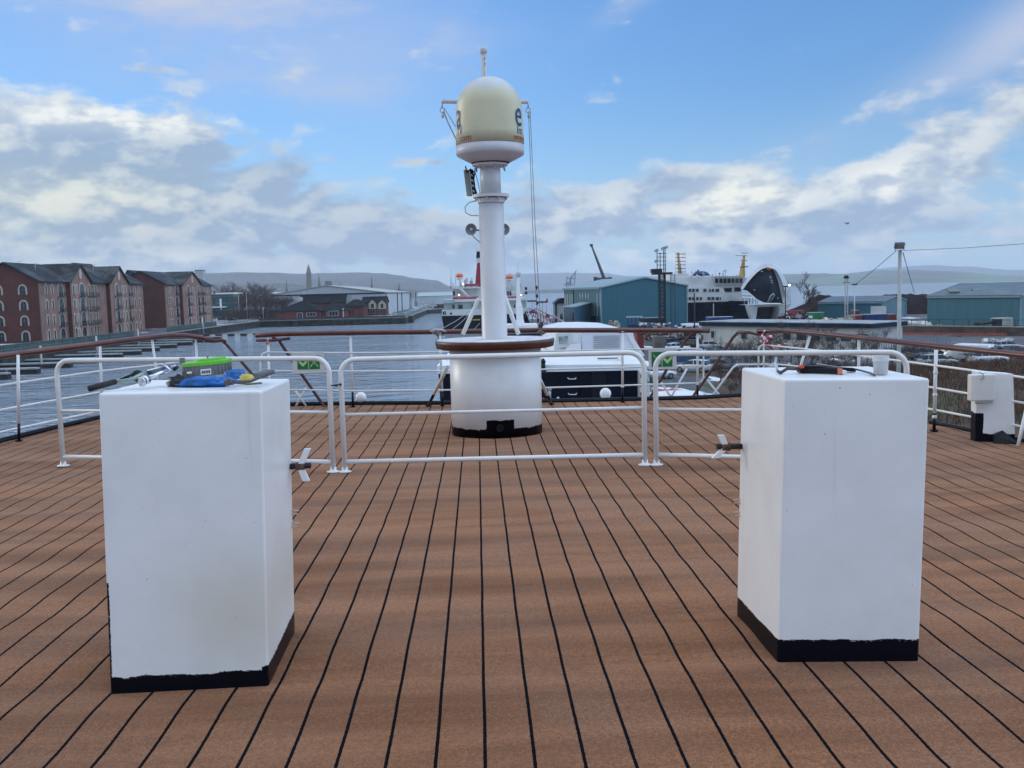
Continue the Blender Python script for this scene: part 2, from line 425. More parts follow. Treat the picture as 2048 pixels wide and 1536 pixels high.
WHITE = (.84, .84, .83)
M_deck = mat('deck carpet', (.25, .15, .1), rough=.95, var=0, hook=deck_hook, spec=.1)
M_deck.node_tree.nodes['Principled BSDF'].inputs['Sheen Tint'].default_value = (1, .82, .70, 1); M_deck.node_tree.nodes['Principled BSDF'].inputs['Sheen Roughness'].default_value = .45
M_tube = mat('white tube paint', (.78, .78, .76), rough=.38, var=.05, vs=6, hook=tube_hook)
M_white = mat('white gloss paint', WHITE, rough=.32, var=.04, vs=1.5)
M_mast = mat('mast paint', (.56, .56, .57), rough=.35, var=.06, vs=1.8)
M_black = mat('black gloss paint', (.006, .007, .012), rough=.4, var=0, spec=.22)
M_blackr = mat('black rubber', (.012, .012, .014), rough=.65, var=.2)
M_teak = mat('varnished rail wood', (.105, .030, .018), rough=.30, var=.2, vs=4, hook=rail_hook)
M_teakr = mat('red brown rail paint', (.075, .020, .012), rough=.38, var=.4, vs=5)
M_steel = mat('galvanised steel', (.42, .43, .45), rough=.45, metal=.6, var=.2, vs=3)
M_chrome = mat('bright steel', (.62, .63, .66), rough=.22, metal=.9, var=.1, vs=20)
M_glass = mat('dark window glass', (.020, .030, .038), rough=.08, var=.3, vs=.6)

# ================================================================ our own ship: deck
edge = [(-6.3, -3), (-6.0, 4), (-5.75, 8.5)]
for q in ((0, 885), (80, 865), (196, 838)): e = onz(*q); edge.append((e.x, e.y))
edge += [(-4.75, 14.5), (-4.2, 14.85), (-3.5, 14.75)]
for q in ((583, 811), (760, 809), (930, 808.5), (1100, 804.5), (1250, 801.5), (1395, 798), (1480, 793)): e = onz(*q); edge.append((e.x, e.y))
edge += [(4.35, 13.4), (4.8, 12.2)]
for q in ((1861, 846), (1940, 862), (2048, 884)): e = onz(*q); edge.append((e.x, e.y))
edge += [(5.9, 7.5), (6.1, 4), (6.4, -3)]
def deckz(x, y):      # slight waviness of the laid carpet
    return   .0032*sin(y*7.3 + .35*x + .6*sin(y*1.7)) + .0024*sin(y*11.9 - .5*x) - .004
def inside(x, y, poly):
    c = False; n = len(poly)
    for i in range(n):
        (x1, y1), (x2, y2) = poly[i], poly[(i+1) % n]
        if (y1 > y) != (y2 > y) and x < (x2-x1)*(y-y1)/(y2-y1)+x1: c = not c
    return c
def xlim(y):
    xs = []; n = len(edge)
    for i in range(n):
        (x1, y1), (x2, y2) = edge[i], edge[(i+1) % n]
        if (y1 > y) != (y2 > y): xs.append((x2-x1)*(y-y1)/(y2-y1)+x1)
    return min(xs), max(xs)
mb = MB(); NY, NX = 190, 26; ys = [-2.9 + (14.86+2.9)*(i/(NY-1)) for i in range(NY)]
for y in ys:
    a, b = xlim(min(y, 14.84))
    for i in range(NX):
        x = a+(b-a)*i/(NX-1); mb.v.append(V((x, y, deckz(x, y))))
for j in range(NY-1):
    for i in range(NX-1):
        mb.f.append((j*NX+i, j*NX+i+1, (j+1)*NX+i+1, (j+1)*NX+i)); mb.s.append(True)
tag(mb.build('deck', M_deck), kind='structure')
# hull below the deck
mb = MB(); n = len(edge)
top = [V((x, y, -.03)) for x, y in edge]; low = [V((x*.93, y - .9*(max(0, y-6)/9), -11.3)) for x, y in edge]
mid = [V((x*1.0, y, -3.0)) for x, y in edge]
for A, Bq in ((top, mid), (mid, low)):
    for i in range(n):
        j = (i+1) % n; mb.add([A[i], A[j], Bq[j], Bq[i]], [(0, 3, 2, 1)])
mb.add(top, [tuple(range(n-1, -1, -1))])
o = mb.build('ship_hull', mat('hull paint', (.75, .75, .74), rough=.4), base=(0, 5, -11))
tag(o, 'white hull of the ship under the brown carpeted deck', 'ship')
# black kerb round the deck edge
mb = MB(); k = [V((x, y, .02)) for x, y in edge[2:16]]
mb.tube(k, .036, n=6, smooth=False); k = [V((x, y, .012)) for x, y in edge[18:24]]; mb.tube(k, .026, n=6, smooth=False)
tag(mb.build('deck_kerb', M_black, base=(0, 14, 0)), 'black raised kerb running round the edge of the brown deck', 'kerb')

# ---------------------------------------------------------------- the two big white boxes
def deck_box(name, label, A, B_, C_, D_, zt, m, lean=.034):
    c = (A+B_+C_+D_)/4; t = thing(name, label, 'deck box', (c.x, c.y, 0), 'white deck ventilator boxes')
    mb = MB(); lo = [V((p.x, p.y, -.015)) for p in (A, B_, C_, D_)]; hi = [V((p.x+lean, p.y, z)) for p, z in zip((A, B_, C_, D_), zt)]
    mb.add(lo+hi, [(3, 2, 1, 0), (4, 5, 6, 7), (0, 1, 5, 4), (1, 2, 6, 5), (2, 3, 7, 6), (3, 0, 4, 7)])
    bevel(mb.build('casing', m, t), .012, 3); return t
A, B_, C_ = onz(220, 1386), onz(537, 1369), onz(590, 1262); D_ = A + (C_-B_)
m1 = mat('left box paint', WHITE, rough=.30, var=.03, hook=paint_hook('leftbox', .066, .035, A.x-(A.x+B_.x+C_.x+D_.x)/4, (B_.x-A.x)/2-.02, (A.y-C_.y)/2, (.22, .32, .26, .22)), spec=.6)
# let the left box lean a hair outward as the deck does
boxL = deck_box('deck_box', 'left white painted steel box with ragged black foot and tools lying on top', A, B_, C_, D_, (1.262, 1.25, 1.242, 1.256), m1)
D2, E2, F2 = onz(1555, 1322), onz(1838, 1320), onz(1473, 1228); G2 = E2 + (F2-D2) + V((.01, 0, 0))
m2 = mat('right box paint', WHITE, rough=.32, var=.03, hook=paint_hook('plain', .094, .028), spec=.6)
boxR = deck_box('deck_box', 'right white painted steel box with black foot and a small plastic pot on top', D2, E2, G2, F2, (1.232, 1.222, 1.226, 1.232), m2, .028)

def wing_handle(box, p, side, s, up, dn, fr):
    """black threaded shaft through the side of a box with a white two-bladed wing nut"""
    p = V(p); mb = MB(); mb.tube([p-V((side*.025, 0, 0)), p+V((side*.115*s, -.005, .004))], .014, n=10); mb.build('shaft', M_blackr, box)
    q = p + V((side*.115*s*fr, -.012, .002))
    w = MB()
    for a in (1, -1):
        k_ = up if a > 0 else dn; d = V((k_[0], 0, -k_[1]))*(4.35/1920)
        e = q + d*1.0; u = V((.014, 0, 0)); f = V((0, .012, 0))
        w.add([q-u-f, q+u-f, q+u+f, q-u+f, e-u*1.1-f, e+u*1.1-f, e+u*1.1+f, e-u*1.1+f], [(3,2,1,0), (4,5,6,7), (0,1,5,4), (1,2,6,5), (2,3,7,6), (3,0,4,7)])
    w.build('wing_nut', M_white, box)
    c = MB(); c.tube([q-V((side*.02, 0, 0)), q+V((side*.02, 0, 0))], .02, n=8); c.build('collar', mat('brown rust', (.10, .055, .035), rough=.8, var=.4, vs=30), box)
wing_handle(boxL, at(588, 933, 4.56), 1, .70, (17, -37), (11, 31), .40)
wing_handle(boxR, at(1479, 893, 4.58), -1, .98, (-11, -26), (-24, 23), .62)
def hooks(box, px, py, y, side):
    for dy in (0, 28):
        p = at(px, py+dy*.9, y); mb = MB()
        mb.tube([p-V((side*.02, 0, 0)), p+V((side*.022, 0, .0)), p+V((side*.024, 0, .016)), p+V((-side*.015, 0, .018))], .0035, n=6)
        mb.build('hook', mat('cream brass', (.62, .45, .33), rough=.5), box)
hooks(boxL, 588, 1028, 4.57, 1); hooks(boxR, 1477, 1006, 4.59, -1)

# ---------------------------------------------------------------- folding tube gates
def gate(label, p0, p1, cut0=True, cut1=True, top=1.06, midz=.55, low=.095, r=.024):
    p0, p1 = V(p0), V(p1); u = (p1-p0).normalized(); z = V((0, 0, 1)); L = (p1-p0).length
    t = thing('tube_gate', label, 'barrier', (p0+p1)/2, 'white tube gates across the deck'); R = .14
    mb = MB(); pts = [p0 + z*.0] + arc(p0+u*R+z*(top-R), -u, z, R, 0, pi/2, 7) + arc(p1-u*R+z*(top-R), z, u, R, 0, pi/2, 7) + [p1]
    mb.tube(pts, r, n=12); mb.build('frame', M_tube, t)
    mb = MB(); mb.tube([p0+z*midz, p1+z*midz], .015, n=10); mb.build('middle_bar', M_tube, t)
    mb = MB(); mb.tube([p0+z*low, p1+z*low], .021, n=10); mb.build('lower_bar', M_tube, t)
    for p in (p0, p1):
        mb = MB(); mb.lathe([(.062, 0), (.062, .008), (.03, .016), (.027, .05)], p, 20, sy=.8); mb.build('foot_plate', M_white, t)
    return t
g1 = gate('leftmost white tube gate, its end foot on open deck beside the left box', onz(127, 932), onz(667, 944), midz=.56)
g2 = gate('middle white tube gate standing in front of the round drum', onz(690, 944), onz(1290, 930), top=1.045, midz=.535)
g3 = gate('rightmost white tube gate running behind the right white box', onz(1313, 930), V((gx(1812, 8.0, .5), 8.0, 0)), top=1.03, midz=.52)
for (px, py), lab in (((672, 771), 'small dark latch joining the left and middle tube gates'), ((1305, 764), 'small dark latch joining the middle and right tube gates')):
    p = at(px, py, 8.8); mb = MB(); mb.tube([p-V((.045, 0, 0)), p+V((.05, 0, .01))], .006, n=6); mb.box(p, (.025, .02, .02)); mb.ball(p+V((.04, 0, .008)), .012, 8, 5)
    tag(mb.build('latch', M_blackr, base=p), lab, 'latch', 'gate latches')

# ---------------------------------------------------------------- outer rails
def handrail(t, pts, w=.050):
    mb = MB(); mb.tube(pts, w, n=12, flat=.72); mb.build('handrail', M_teak, t)
def stanchion(t, base, topp, zb=.22, r=.018, flare=True, black=True):
    base, topp = V(base), V(topp); d = topp-base; k = zb/max(.3, d.z)
    mb = MB(); q = base + d*k if black else base
    mb.tube([q, topp], r, n=10); so = mb.build('stanchion', M_tube, t)
    if black:
        mb = MB(); mb.tube([base, q], r*.95, n=8); mb.box(base+V((0, 0, .01)), (.06, .06, .02)); mb.build('black_foot', M_black, so)
    return so
# stern rail
tS = thing('ship_rail', 'stern rail with varnished wood top, behind the mast drum', 'railing', (0, 14, 0), 'rails around the ship deck')
sy = lambda x: 14.06 - .02*(x+1.8) if x > 0 else 14.06
hp = [(512, 671, 14.12), (560, 668, 14.1), (700, 665.5, 14.06), (860, 664, 14.0), (1075, 660.5, 13.9), (1245, 660.5, 13.8), (1395, 661, 13.84), (1418, 661.5, 13.86)]
handrail(tS, [at(*q) for q in hp])
for px in (535, 1400):
    y = 14.1 if px < 900 else 13.86; a = at(px-22, 681 if px < 900 else 668, y); b = at(px+45 if px < 900 else px+10, 677 if px < 900 else 668, y)
    if px < 900: mb = MB(); mb.tube([a, (a+b)/2-V((0, 0, .015)), b], .03, n=8, flat=.7); mb.build('lower_rail_end', M_teak, tS)
zz = lambda px: .235
def bars(t, ends, rows, loop0=False, loop1=False, r=.0125):
    """rows: for each bar a list of (px,py,y)"""
    for row in rows:
        mb = MB(); mb.tube([at(*q) for q in row], r, n=8); mb.build('rail_bar', M_tube, t)
bars(tS, None, [[(532, 704.5, 14.08), (702, 706, 14.05), (877, 704, 14.0), (1075, 702.5, 13.9), (1245, 699, 13.8), (1395, 697, 13.84)],
    [(524, 742, 14.08), (702, 742.5, 14.05), (877, 742, 14.0), (1075, 739, 13.9), (1245, 735, 13.8), (1395, 731, 13.84), (1407, 731, 13.84)],
    [(560, 779, 14.08), (702, 781.5, 14.05), (877, 780.5, 14.0), (1075, 776, 13.9), (1245, 771, 13.8), (1395, 766, 13.84)]])
mb = MB(); mb.tube([at(*q) for q in ((532, 704.5, 14.08), (525, 708, 14.08), (521, 716, 14.08), (521, 742, 14.08), (523, 780, 14.08))], .0125, n=8)
mb.build('rail_loop', M_tube, tS); mb = MB(); mb.tube([at(*q) for q in ((1395, 697, 13.84), (1403, 699, 13.84), (1407, 708, 13.84), (1407, 755, 13.84), (1403, 763, 13.84), (1395, 766, 13.84))], .0125, n=8); mb.build('rail_loop', M_tube, tS)
for b, t_ in (((706, 814), (701, 668)), ((885, 812), (880, 668)), ((1245, 804), (1245, 663)), ((1395, 797), (1395, 664))):
    q = onz(*b); q.z = 0; so = stanchion(tS, q, at(*t_, q.y)); tp = at(*t_, q.y)
    mb = MB(); mb.tube([tp-V((.06, 0, .012)), tp+V((.06, 0, -.012))], .02, n=8, flat=.5); mb.build('bracket', M_teak, so)
    for k in (0.235, .515, .785):
        mb = MB(); mb.ball(q+(tp-q)*(k/1.06), .024, 10, 6); mb.build('joint', M_tube, so)
q = V((gx(537, 14.1, .5), 14.1, -.3)); stanchion(tS, q, at(536, 676, 14.1), black=False)
# port rail
tP = thing('ship_rail', 'left side rail with weathered wood top over the water', 'railing', (-5.5, 11, 0), 'rails around the ship deck')
LR = [(-330, 760, 9.2), (-120, 730, 10.4), (0, 712, 11.4), (120, 697, 12.1), (215, 685, 12.9), (290, 676, 13.7), (335, 671, 14.3), (370, 671, 14.7), (400, 675, 14.9), (425, 681, 15.0)]
handrail(tP, [at(*q) for q in LR], .054)
mb = MB(); mb.tube([at(*q) for q in ((408, 681, 14.9), (430, 682, 15.0), (444, 680, 15.0), (452, 684, 15.0))], .035, n=8, flat=.8); mb.build('lower_rail_end', M_teakr, tP)
for z_, dz in ((.69, 0), (.40, 0), (.14, 0)):
    pts = []
    for px, y in ((-330, 9.2), (-120, 10.4), (0, 11.35), (80, 12.05), (196, 13.2), (290, 14.0), (340, 14.5), (390, 14.9)):
        pts.append(V((gx(px, y, z_)+.0, y, z_)))
    mb = MB(); mb.tube(pts, .013, n=8); mb.build('rail_bar', M_tube, tP)
stanchion(tP, onz(38, 883), at(36, 710, 11.45))
for (b, bz, t_, y) in (((203, 770), 0, (200, 690), 13.0), ((313, 745), 0, (304, 676), 13.9), ((394, 722), 0, (392, 680), 14.9), ((-140, 905), 0, (-140, 735), 10.4)):
    tp = at(*t_, y); bt = at(*b, y); d = bt-tp; bt2 = tp + d*(tp.z/(tp.z-bt.z)); bt2.z = 0; stanchion(tP, bt2, tp)
# starboard rail
tR = thing('ship_rail', 'right side rail with brown wood top passing behind the white cabinet', 'railing', (5, 11, 0), 'rails around the ship deck')
RR = [(1515, 662, 13.9), (1560, 661.5, 13.7), (1620, 665, 13.1), (1700, 673, 12.3), (1800, 684, 11.3), (1871, 692, 10.5), (2048, 710, 9.4), (2260, 733, 8.2)]
handrail(tR, [at(*q) for q in RR], .046)
mb = MB(); mb.tube([at(*q) for q in ((1532, 669, 13.8), (1515, 669, 13.9), (1500, 665, 14.0), (1478, 665, 14.1))], .028, n=8, flat=.8); mb.build('lower_rail_end', M_teakr, tR)
for rows in ([(1525, 690, 13.8), (1550, 692, 13.6), (1620, 699, 13.0), (1717, 711, 12.0), (1871, 731, 10.15), (2048, 755, 9.2), (2260, 784, 8.0)],
             [(1475, 729, 14.0), (1517, 729, 13.9), (1560, 729, 13.6), (1620, 735, 13.0), (1717, 752, 12.0), (1871, 776, 10.15), (2048, 806, 9.2), (2260, 840, 8.0)],
             [(1620, 775, 13.0), (1717, 795, 12.0), (1871, 820, 10.15), (2048, 854, 9.2), (2260, 895, 8.0)]):
    mb = MB(); mb.tube([at(*q) for q in rows], .0125, n=8); mb.build('rail_bar', M_tube, tR)
mb = MB(); mb.tube([at(*q) for q in ((1525, 690, 13.8), (1520, 693, 13.8), (1517, 700, 13.8), (1517, 760, 13.8))], .0125, n=8)
mb.build('rail_loop', M_tube, tR); mb = MB(); mb.tube([at(*q) for q in ((1528, 672, 13.75), (1527, 760, 13.75))], .014, n=8); mb.build('stanchion', M_tube, tR)
for b, t_, y in (((1597, 745), (1620, 672), 13.1), ((1717, 760), (1718, 680), 12.1), ((1868, 866), (1872, 700), 10.15), ((2085, 900), (2078, 716), 9.0)):
    tp = at(*t_, y); bt = at(*b, y); d = bt-tp; bt2 = tp + d*(tp.z/(tp.z-bt.z)); bt2.z = 0; so = stanchion(tR, bt2, tp, .2, .019)
    if y < 11:
        for k in ((.64), (.40), (.16)):
            mb = MB(); mb.ball(bt2+d*((tp.z-k)/(tp.z-bt.z))*0+ (tp-bt2)*(k/tp.z), .026, 10, 6); mb.build('joint', M_tube, so)
mb = MB(); mb.tube([onz(2036, 892), at(2052, 820, 9.15)], .017, n=8); mb.build('brace', M_tube, tR)
# companionway handrails and braces seen through the gaps in the stern rail
def stair_rail(label, pts, y, braces):
    P = [at(a, b, y) for a, b in pts]; t = thing('stair_handrail', label, 'handrail', P[-1], 'stair handrails down from the stern')
    d = (P[-1]-P[-2]); P.append(P[-1]+d*.5); mb = MB(); mb.tube(P, .030, n=8, smooth=False, flat=.75); mb.build('handrail', M_teakr, t)
    for br in braces:
        mb = MB(); mb.tube([at(a, b, y+.08) for a, b in br], .015, n=8); mb.build('brace', M_tube, t)
stair_rail('red brown stair handrail sloping down behind the left exit sign', [(545, 674), (558, 681), (588, 727), (645, 808)], 14.22, [[(590, 780), (612, 812)], [(612, 776), (592, 812)]])
stair_rail('red brown stair handrail sloping down behind the left white box', [(443, 681), (452, 688), (505, 749), (560, 815)], 15.1, [])
stair_rail('red brown stair handrail sloping down behind the right exit sign', [(1388, 664), (1372, 680), (1340, 728), (1300, 795)], 14.05, [[(1374, 737), (1336, 805)], [(1322, 765), (1344, 797)]])
stair_rail('red brown stair handrail sloping between the stern rail and right box', [(1476, 665), (1466, 675), (1420, 745), (1381, 800)], 14.25, [[(1410, 754), (1446, 800)], [(1475, 729), (1466, 735), (1418, 800)]])

# exit signs
GREEN = mat('sign green', (.005, .16, .045), rough=.4, var=.08, vs=10); CREAM = mat('sign cream', (.45, .62, .28), rough=.5, var=.1)
def exit_sign(label, c0, c1, g0, g1, y, arrow_left):
    a = at(*c0, y); b = at(*c1, y); t = thing('exit_sign', label, 'sign', (a+b)/2, 'green exit signs by the stairs')
    mb = MB(); x0, x1, z0, z1 = a.x, b.x, min(a.z, b.z), max(a.z, b.z); mb.box(((x0+x1)/2, y, (z0+z1)/2), (x1-x0, .012, z1-z0)); bevel(mb.build('board', mat('sign board', (.62, .61, .60), rough=.5, var=.08), t), .004, 1)
    a = at(*g0, y-.008); b = at(*g1, y-.008); w = (b.x-a.x); h = abs(a.z-b.z); cz = (a.z+b.z)/2; yy = y-.0085
    mb = MB(); mb.box((a.x+w/2, yy, cz), (w, .004, h)); mb.build('green_panel', GREEN, t)
    yy -= .0035; mb = MB(); mb.box((a.x+w/2, yy, cz), (.010, .002, h))
    ac = a.x + w*(.25 if arrow_left else .75); k = h*.30
    for s in (-1, 1):
        mb.prism([(ac, yy, cz-k), (ac+s*k, yy, cz), (ac+s*k, yy, cz+k*.8), (ac, yy, cz-k*.2)], (0, -.002, 0))
    pc = a.x + w*(.75 if arrow_left else .25)
    for sx in (-1, 1):
        for sz in (-1, 1):
            q = V((pc+sx*w*.17, yy, cz+sz*h*.33)); e = V((pc+sx*w*.11, yy, cz+sz*h*.18)); mb.tube([q, e], .006, n=4, smooth=False)
            mb.prism([e+V((sx*.012, 0, -sz*.004)), e+V((-sx*.004, 0, sz*.012)), e+V((-sx*.012, 0, -sz*.012))], (0, -.002, 0))
    for i in (-1, 0, 1):
        x = pc+i*w*.05; mb.box((x, yy, cz-.003), (.008, .002, h*.24)); mb.ball((x, yy, cz+h*.16), (.006, .003, .006), 8, 5)
    mb.build('symbols', CREAM, t)
exit_sign('green and white exit sign with down arrow, left of the drum', (584, 705), (649, 746), (594, 712), (640, 738), 13.9, True)
exit_sign('green and white exit sign with down arrow, right of the drum', (1297, 697), (1353, 738), (1303, 704), (1345, 733), 13.7, False)
p = at(535, 684, 14.07); mb = MB(); mb.box(p, (.035, .006, .075)); o = mb.build('number_tag', mat('tag red', (.45, .02, .02), rough=.5, var=0), base=p); tag(o, 'tiny red and white number tag on the rail end post', 'tag')
def text_mesh(s, size, m, name='lettering', bend=None, parent=None, place=None, extr=.001):
    cu = bpy.data.curves.new('t', 'FONT'); cu.body = s; cu.size = size; cu.extrude = extr; cu.align_x = 'LEFT'
    ob = bpy.data.objects.new('t', cu); col.objects.link(ob); bpy.context.view_layer.update()
    me = bpy.data.meshes.new_from_object(ob); bpy.data.objects.remove(ob); bpy.data.curves.remove(cu)
    for v in me.vertices: v.co = place(v.co.copy())
    me.materials.clear(); me.materials.append(m); me.name = name
    o = bpy.data.objects.new(name, me); col.objects.link(o)
    if parent: o.parent = parent; 
    return o
q0 = p + V((-.011, -.004, -.02)); text_mesh('9', .055, mat('tag white', (.8, .8, .8), var=0), place=lambda c: V((q0.x-p.x+c.x, -.004-c.z, -.018+c.y)), parent=o)
# knotted red and white tape
mb = MB(); P = [(1530, 660), (1524, 672), (1536, 680), (1528, 690), (1540, 694), (1546, 688), (1560, 690), (1575, 686)]
mb.tube([at(a, b, 13.7) for a, b in P], [.012, .02, .018, .022, .016, .012, .01, .006], n=5, smooth=False)
for (a, b) in ((1537, 676), (1544, 695), (1524, 682)): mb.ball(at(a, b, 13.68), (.035, .02, .025), 6, 4)
mb.tube([at(1528, 678, 13.69), at(1545, 672, 13.69)], [.018, .025], n=4, smooth=False)
def tape_hook(B, o, c, bsdf):
    x, y, z = B.sep(o); return B.mix(B.m('LESS_THAN', B.m('FRACT', B.m('MULTIPLY', B.m('ADD', x, z), 9)), .62), (.75, .74, .76), (.55, .015, .05))
tag(mb.build('warning_tape', mat('tape', (.6, .02, .05), rough=.5, var=0, hook=tape_hook), base=at(1530, 690, 13.7)), 'knotted red and white warning tape tied on the right rail post', 'tape')
# globe lamps on the stern kerb
for (px, py, r, lab) in ((722, 795, 11, 'white globe lamp at the stern edge left of the drum'), (1211, 787, 11.5, 'white globe lamp at the stern edge right of the drum')):
    p = at(px, py, 14.35); t = thing('globe_lamp', lab, 'lamp', (p.x, p.y, 0), 'white globe lamps on the stern edge'); R = r*14.35/1920
    mb = MB(); mb.ball(p, R, 20, 12); mb.build('globe', M_white, t)
    mb = MB(); mb.lathe([(.045, -.02), (.045, p.z-R*.88)], (p.x, p.y, 0), 12); mb.build('base', M_blackr, t)
# white equipment cabinet on the right
c0 = onz(1940, 880); c1 = onz(2020, 890); cx = (c0.x+c1.x)/2
tC = thing('deck_cabinet', 'slim white steel cabinet with torn black paint by the right rail', 'cabinet', (cx, 9.5, 0))
mb = MB(); a = V((c0.x, 9.42, -.02)); b = V((gx(2031, 9.3, 0), 9.30, -.02)); dd = V((.03, .16, 0))
tl, tr = at(1943, 743, 9.42).z, at(2026, 748, 9.3).z
mb.add([a, b, b+dd, a+dd, V((a.x-.005, a.y, tl)), V((gx(2027, 9.3, .69), b.y, tr)), V((gx(2027, 9.3, .69)+.02, b.y+.16, tr)), V((a.x+.03, a.y+.16, tl))], [(3,2,1,0), (4,5,6,7), (0,1,5,4), (1,2,6,5), (2,3,7,6), (3,0,4,7)])
bevel(mb.build('casing', mat('cabinet paint', WHITE, rough=.4, var=.04, hook=paint_hook('cabinet', .085, .05, -.04, .29)), tC), .008, 2)
j = at(1939, 749, 9.33); k = at(1989, 801, 9.30); mb = MB(); mb.box(((j.x+k.x)/2, 9.33, (j.z+k.z)/2), (k.x-j.x, .09, j.z-k.z)); jb = bevel(mb.build('junction_box', mat('warm white paint', (.72, .69, .64), rough=.4, var=.05), tC), .012, 2)
mb = MB(); mb.tube([V((j.x+.05, 9.30, k.z-.015)), V((k.x-.02, 9.30, k.z-.015))], .012, n=8); mb.build('gland', M_steel, jb)
mb = MB(); mb.tube([at(1958, 744, 9.28), at(1966, 748, 9.27), at(1968, 756, 9.27), at(1962, 759, 9.27)], .006, n=6); mb.build('clip', M_steel, jb)
# painted-over pad at its foot
mb = MB(); mb.prism([(c0.x+.12, 9.26, 0), (c1.x+.12, 9.2, 0), (c1.x+.13, 9.34, 0), (c1.x+.02, 9.34, .12), (c0.x+.14, 9.3, .08)], (0, .05, 0)); mb.build('black_foot', M_black, tC)
# ================================================================ mast on its round drum
MX, MY = .193, 11.12
tM = thing('signal_mast', 'white mast pole with pale yellow dome on a round white drum with wooden rim', 'mast', (MX, MY, 0))
def mcol(px): return gx(px, MY, 1.0)
m = mat('drum paint', (.76, .76, .75), rough=.34, var=.05, hook=paint_hook('drum', .100, .085, .028, .155), spec=.6)
mb = MB(); mb.lathe([(.527, -.02), (.528, .5), (.532, 1.0)], (MX-.0, MY, 0), 64); mb.build('drum', m, tM)
mb = MB(); c = V((MX+.022, MY-.53, .115)); mb.lathe([(.042, 0), (.042, .012), (.03, .014), (.03, .004)], c, 20, axis=(0, -1, 0)); mb.build('drain_ring', M_black, tM)
RD = .69
mb = MB(); mb.lathe([(RD-.05, .985), (RD-.012, .995), (RD-.006, 1.02), (RD-.002, 1.04), (RD, 1.052), (RD, 1.078), (RD-.03, 1.083)], (MX, MY, 0), 72, smooth=True); mb.build('table_rim', M_teakr, tM)
mb = MB(); mb.lathe([(RD-.02, 1.075), (RD-.02, 1.087)], (MX, MY, 0), 64, smooth=False)
def top_hook(B, o, c, bsdf):
    n = B.noise(o, 7, 5, .7); return B.mix(B.mr(n, .5, .62, 0, .85), c, (.45, .36, .33))
mb.build('table_top', mat('table top paint', (.74, .73, .72), rough=.4, var=.1, vs=4, hook=top_hook), tM)
mb = MB(); mb.lathe([(.150, 1.08), (.150, 1.095), (.147, 1.10), (.142, 2.68)], (MX, MY, 0), 40); mb.build('lower_pole', M_mast, tM)
mb = MB(); mb.lathe([(.205, 2.70), (.205, 2.72), (.205, 2.735), (.198, 2.735)], (MX, MY, 0), 36, smooth=False); mb.lathe([(.155, 2.64), (.155, 2.69)], (MX, MY, 0), 30, smooth=False)
mb.build('lower_flange', M_mast, tM)
mb = MB(); mb.lathe([(.118, 2.73), (.116, 3.06)], (MX, MY, 0), 32); mb.build('upper_pole', M_mast, tM)
mb = MB(); mb.lathe([(.13, 3.035), (.20, 3.055), (.205, 3.07), (.2, 3.078)], (MX, MY, 0), 36, smooth=False); uf = mb.build('upper_flange', M_mast, tM)
for a in range(8):
    mb = MB(); q = V((MX+.175*cos(a*pi/4+.3), MY+.175*sin(a*pi/4+.3), 0)); mb.tube([q+V((0, 0, 3.0)), q+V((0, 0, 3.05))], .009, n=6); mb.build('bolt', M_steel, uf)
for a in range(8):
    mb = MB()
    q = V((MX+.18*cos(a*pi/4+.5), MY+.18*sin(a*pi/4+.5), 0)); mb.tube([q+V((0, 0, 2.665)), q+V((0, 0, 2.70))], .010, n=6); mb.build('bolt', M_mast, tM)
# dome
RX = gx(979, MY, 3.5)
mb = MB(); mb.lathe([(.205, 3.08), (.225, 3.095)], (RX+.0, MY, 0), 40, smooth=False); mb.build('gasket', M_blackr, tM)
mb = MB(); mb.lathe([(.225, 3.09), (.375, 3.168), (.388, 3.185), (.388, 3.277)], (RX, MY, 0), 56); dm = mb.build('dome_base', mat('dome base', (.52, .51, .54), rough=.4, var=.05), tM)
prof = [(.388, 3.280), (.387, 3.42), (.383, 3.57), (.376, 3.66)]
for i in range(1, 11):
    a = pi/2*i/10; prof.append((.376*cos(a)+.0, 3.66+.385*sin(a)))
prof[-1] = (.004, prof[-1][1])
def dome_hook(B, o, c, bsdf):
    x, y, z = B.sep(o)
    n = B.noise(B.comb(x, y, B.m('MULTIPLY', z, .5)), 3.2, 5, .65)
    t = B.mr(B.m('ADD', z, B.m('MULTIPLY', B.m('SUBTRACT', n, .5), .30)), 3.78, 3.92)
    c = B.mix(t, c, (.56, .57, .57)); e = B.noise(o, 2.0, 3, .5); return B.mix(B.mr(e, .5, .75, 0, .6), c, (.48, .48, .40))
mb = MB(); mb.lathe(prof, (RX, MY, 0), 64); dome = mb.build('dome', mat('dome skin', (.62, .58, .38), rough=.42, var=.05, hook=dome_hook), tM)
BLUE = mat('letter blue', (.005, .14, .42), rough=.4, var=.05); RED = mat('letter red', (.50, .06, .04), rough=.4, var=.05)
tmw = V((MX, MY, 0))
def dome_text(s, size, th0, z, m, sx=1.0, right=False):
    """letters wrapped round the dome; th = angle from the face towards the camera, positive to the right"""
    def place(c, w=[None]):
        th = th0 + c.x*sx/.385; r = .3905 if z < 3.6 else .388
        return V((RX + r*sin(th), MY - r*cos(th), z + c.y)) - tmw
    return text_mesh(s, size, m, place=place, parent=dome)
dome_text('a', .42, radians(-72), 3.46, BLUE, .62); dome_text('TV', .125, radians(-70), 3.375, BLUE, .8); dome_text('.com', .105, radians(-66), 3.302, RED, 1.1)
dome_text('e', .42, radians(46), 3.46, BLUE, .72); dome_text('Int', .125, radians(50), 3.375, BLUE, .9); dome_text('www.', .105, radians(41), 3.302, RED, 1.2)
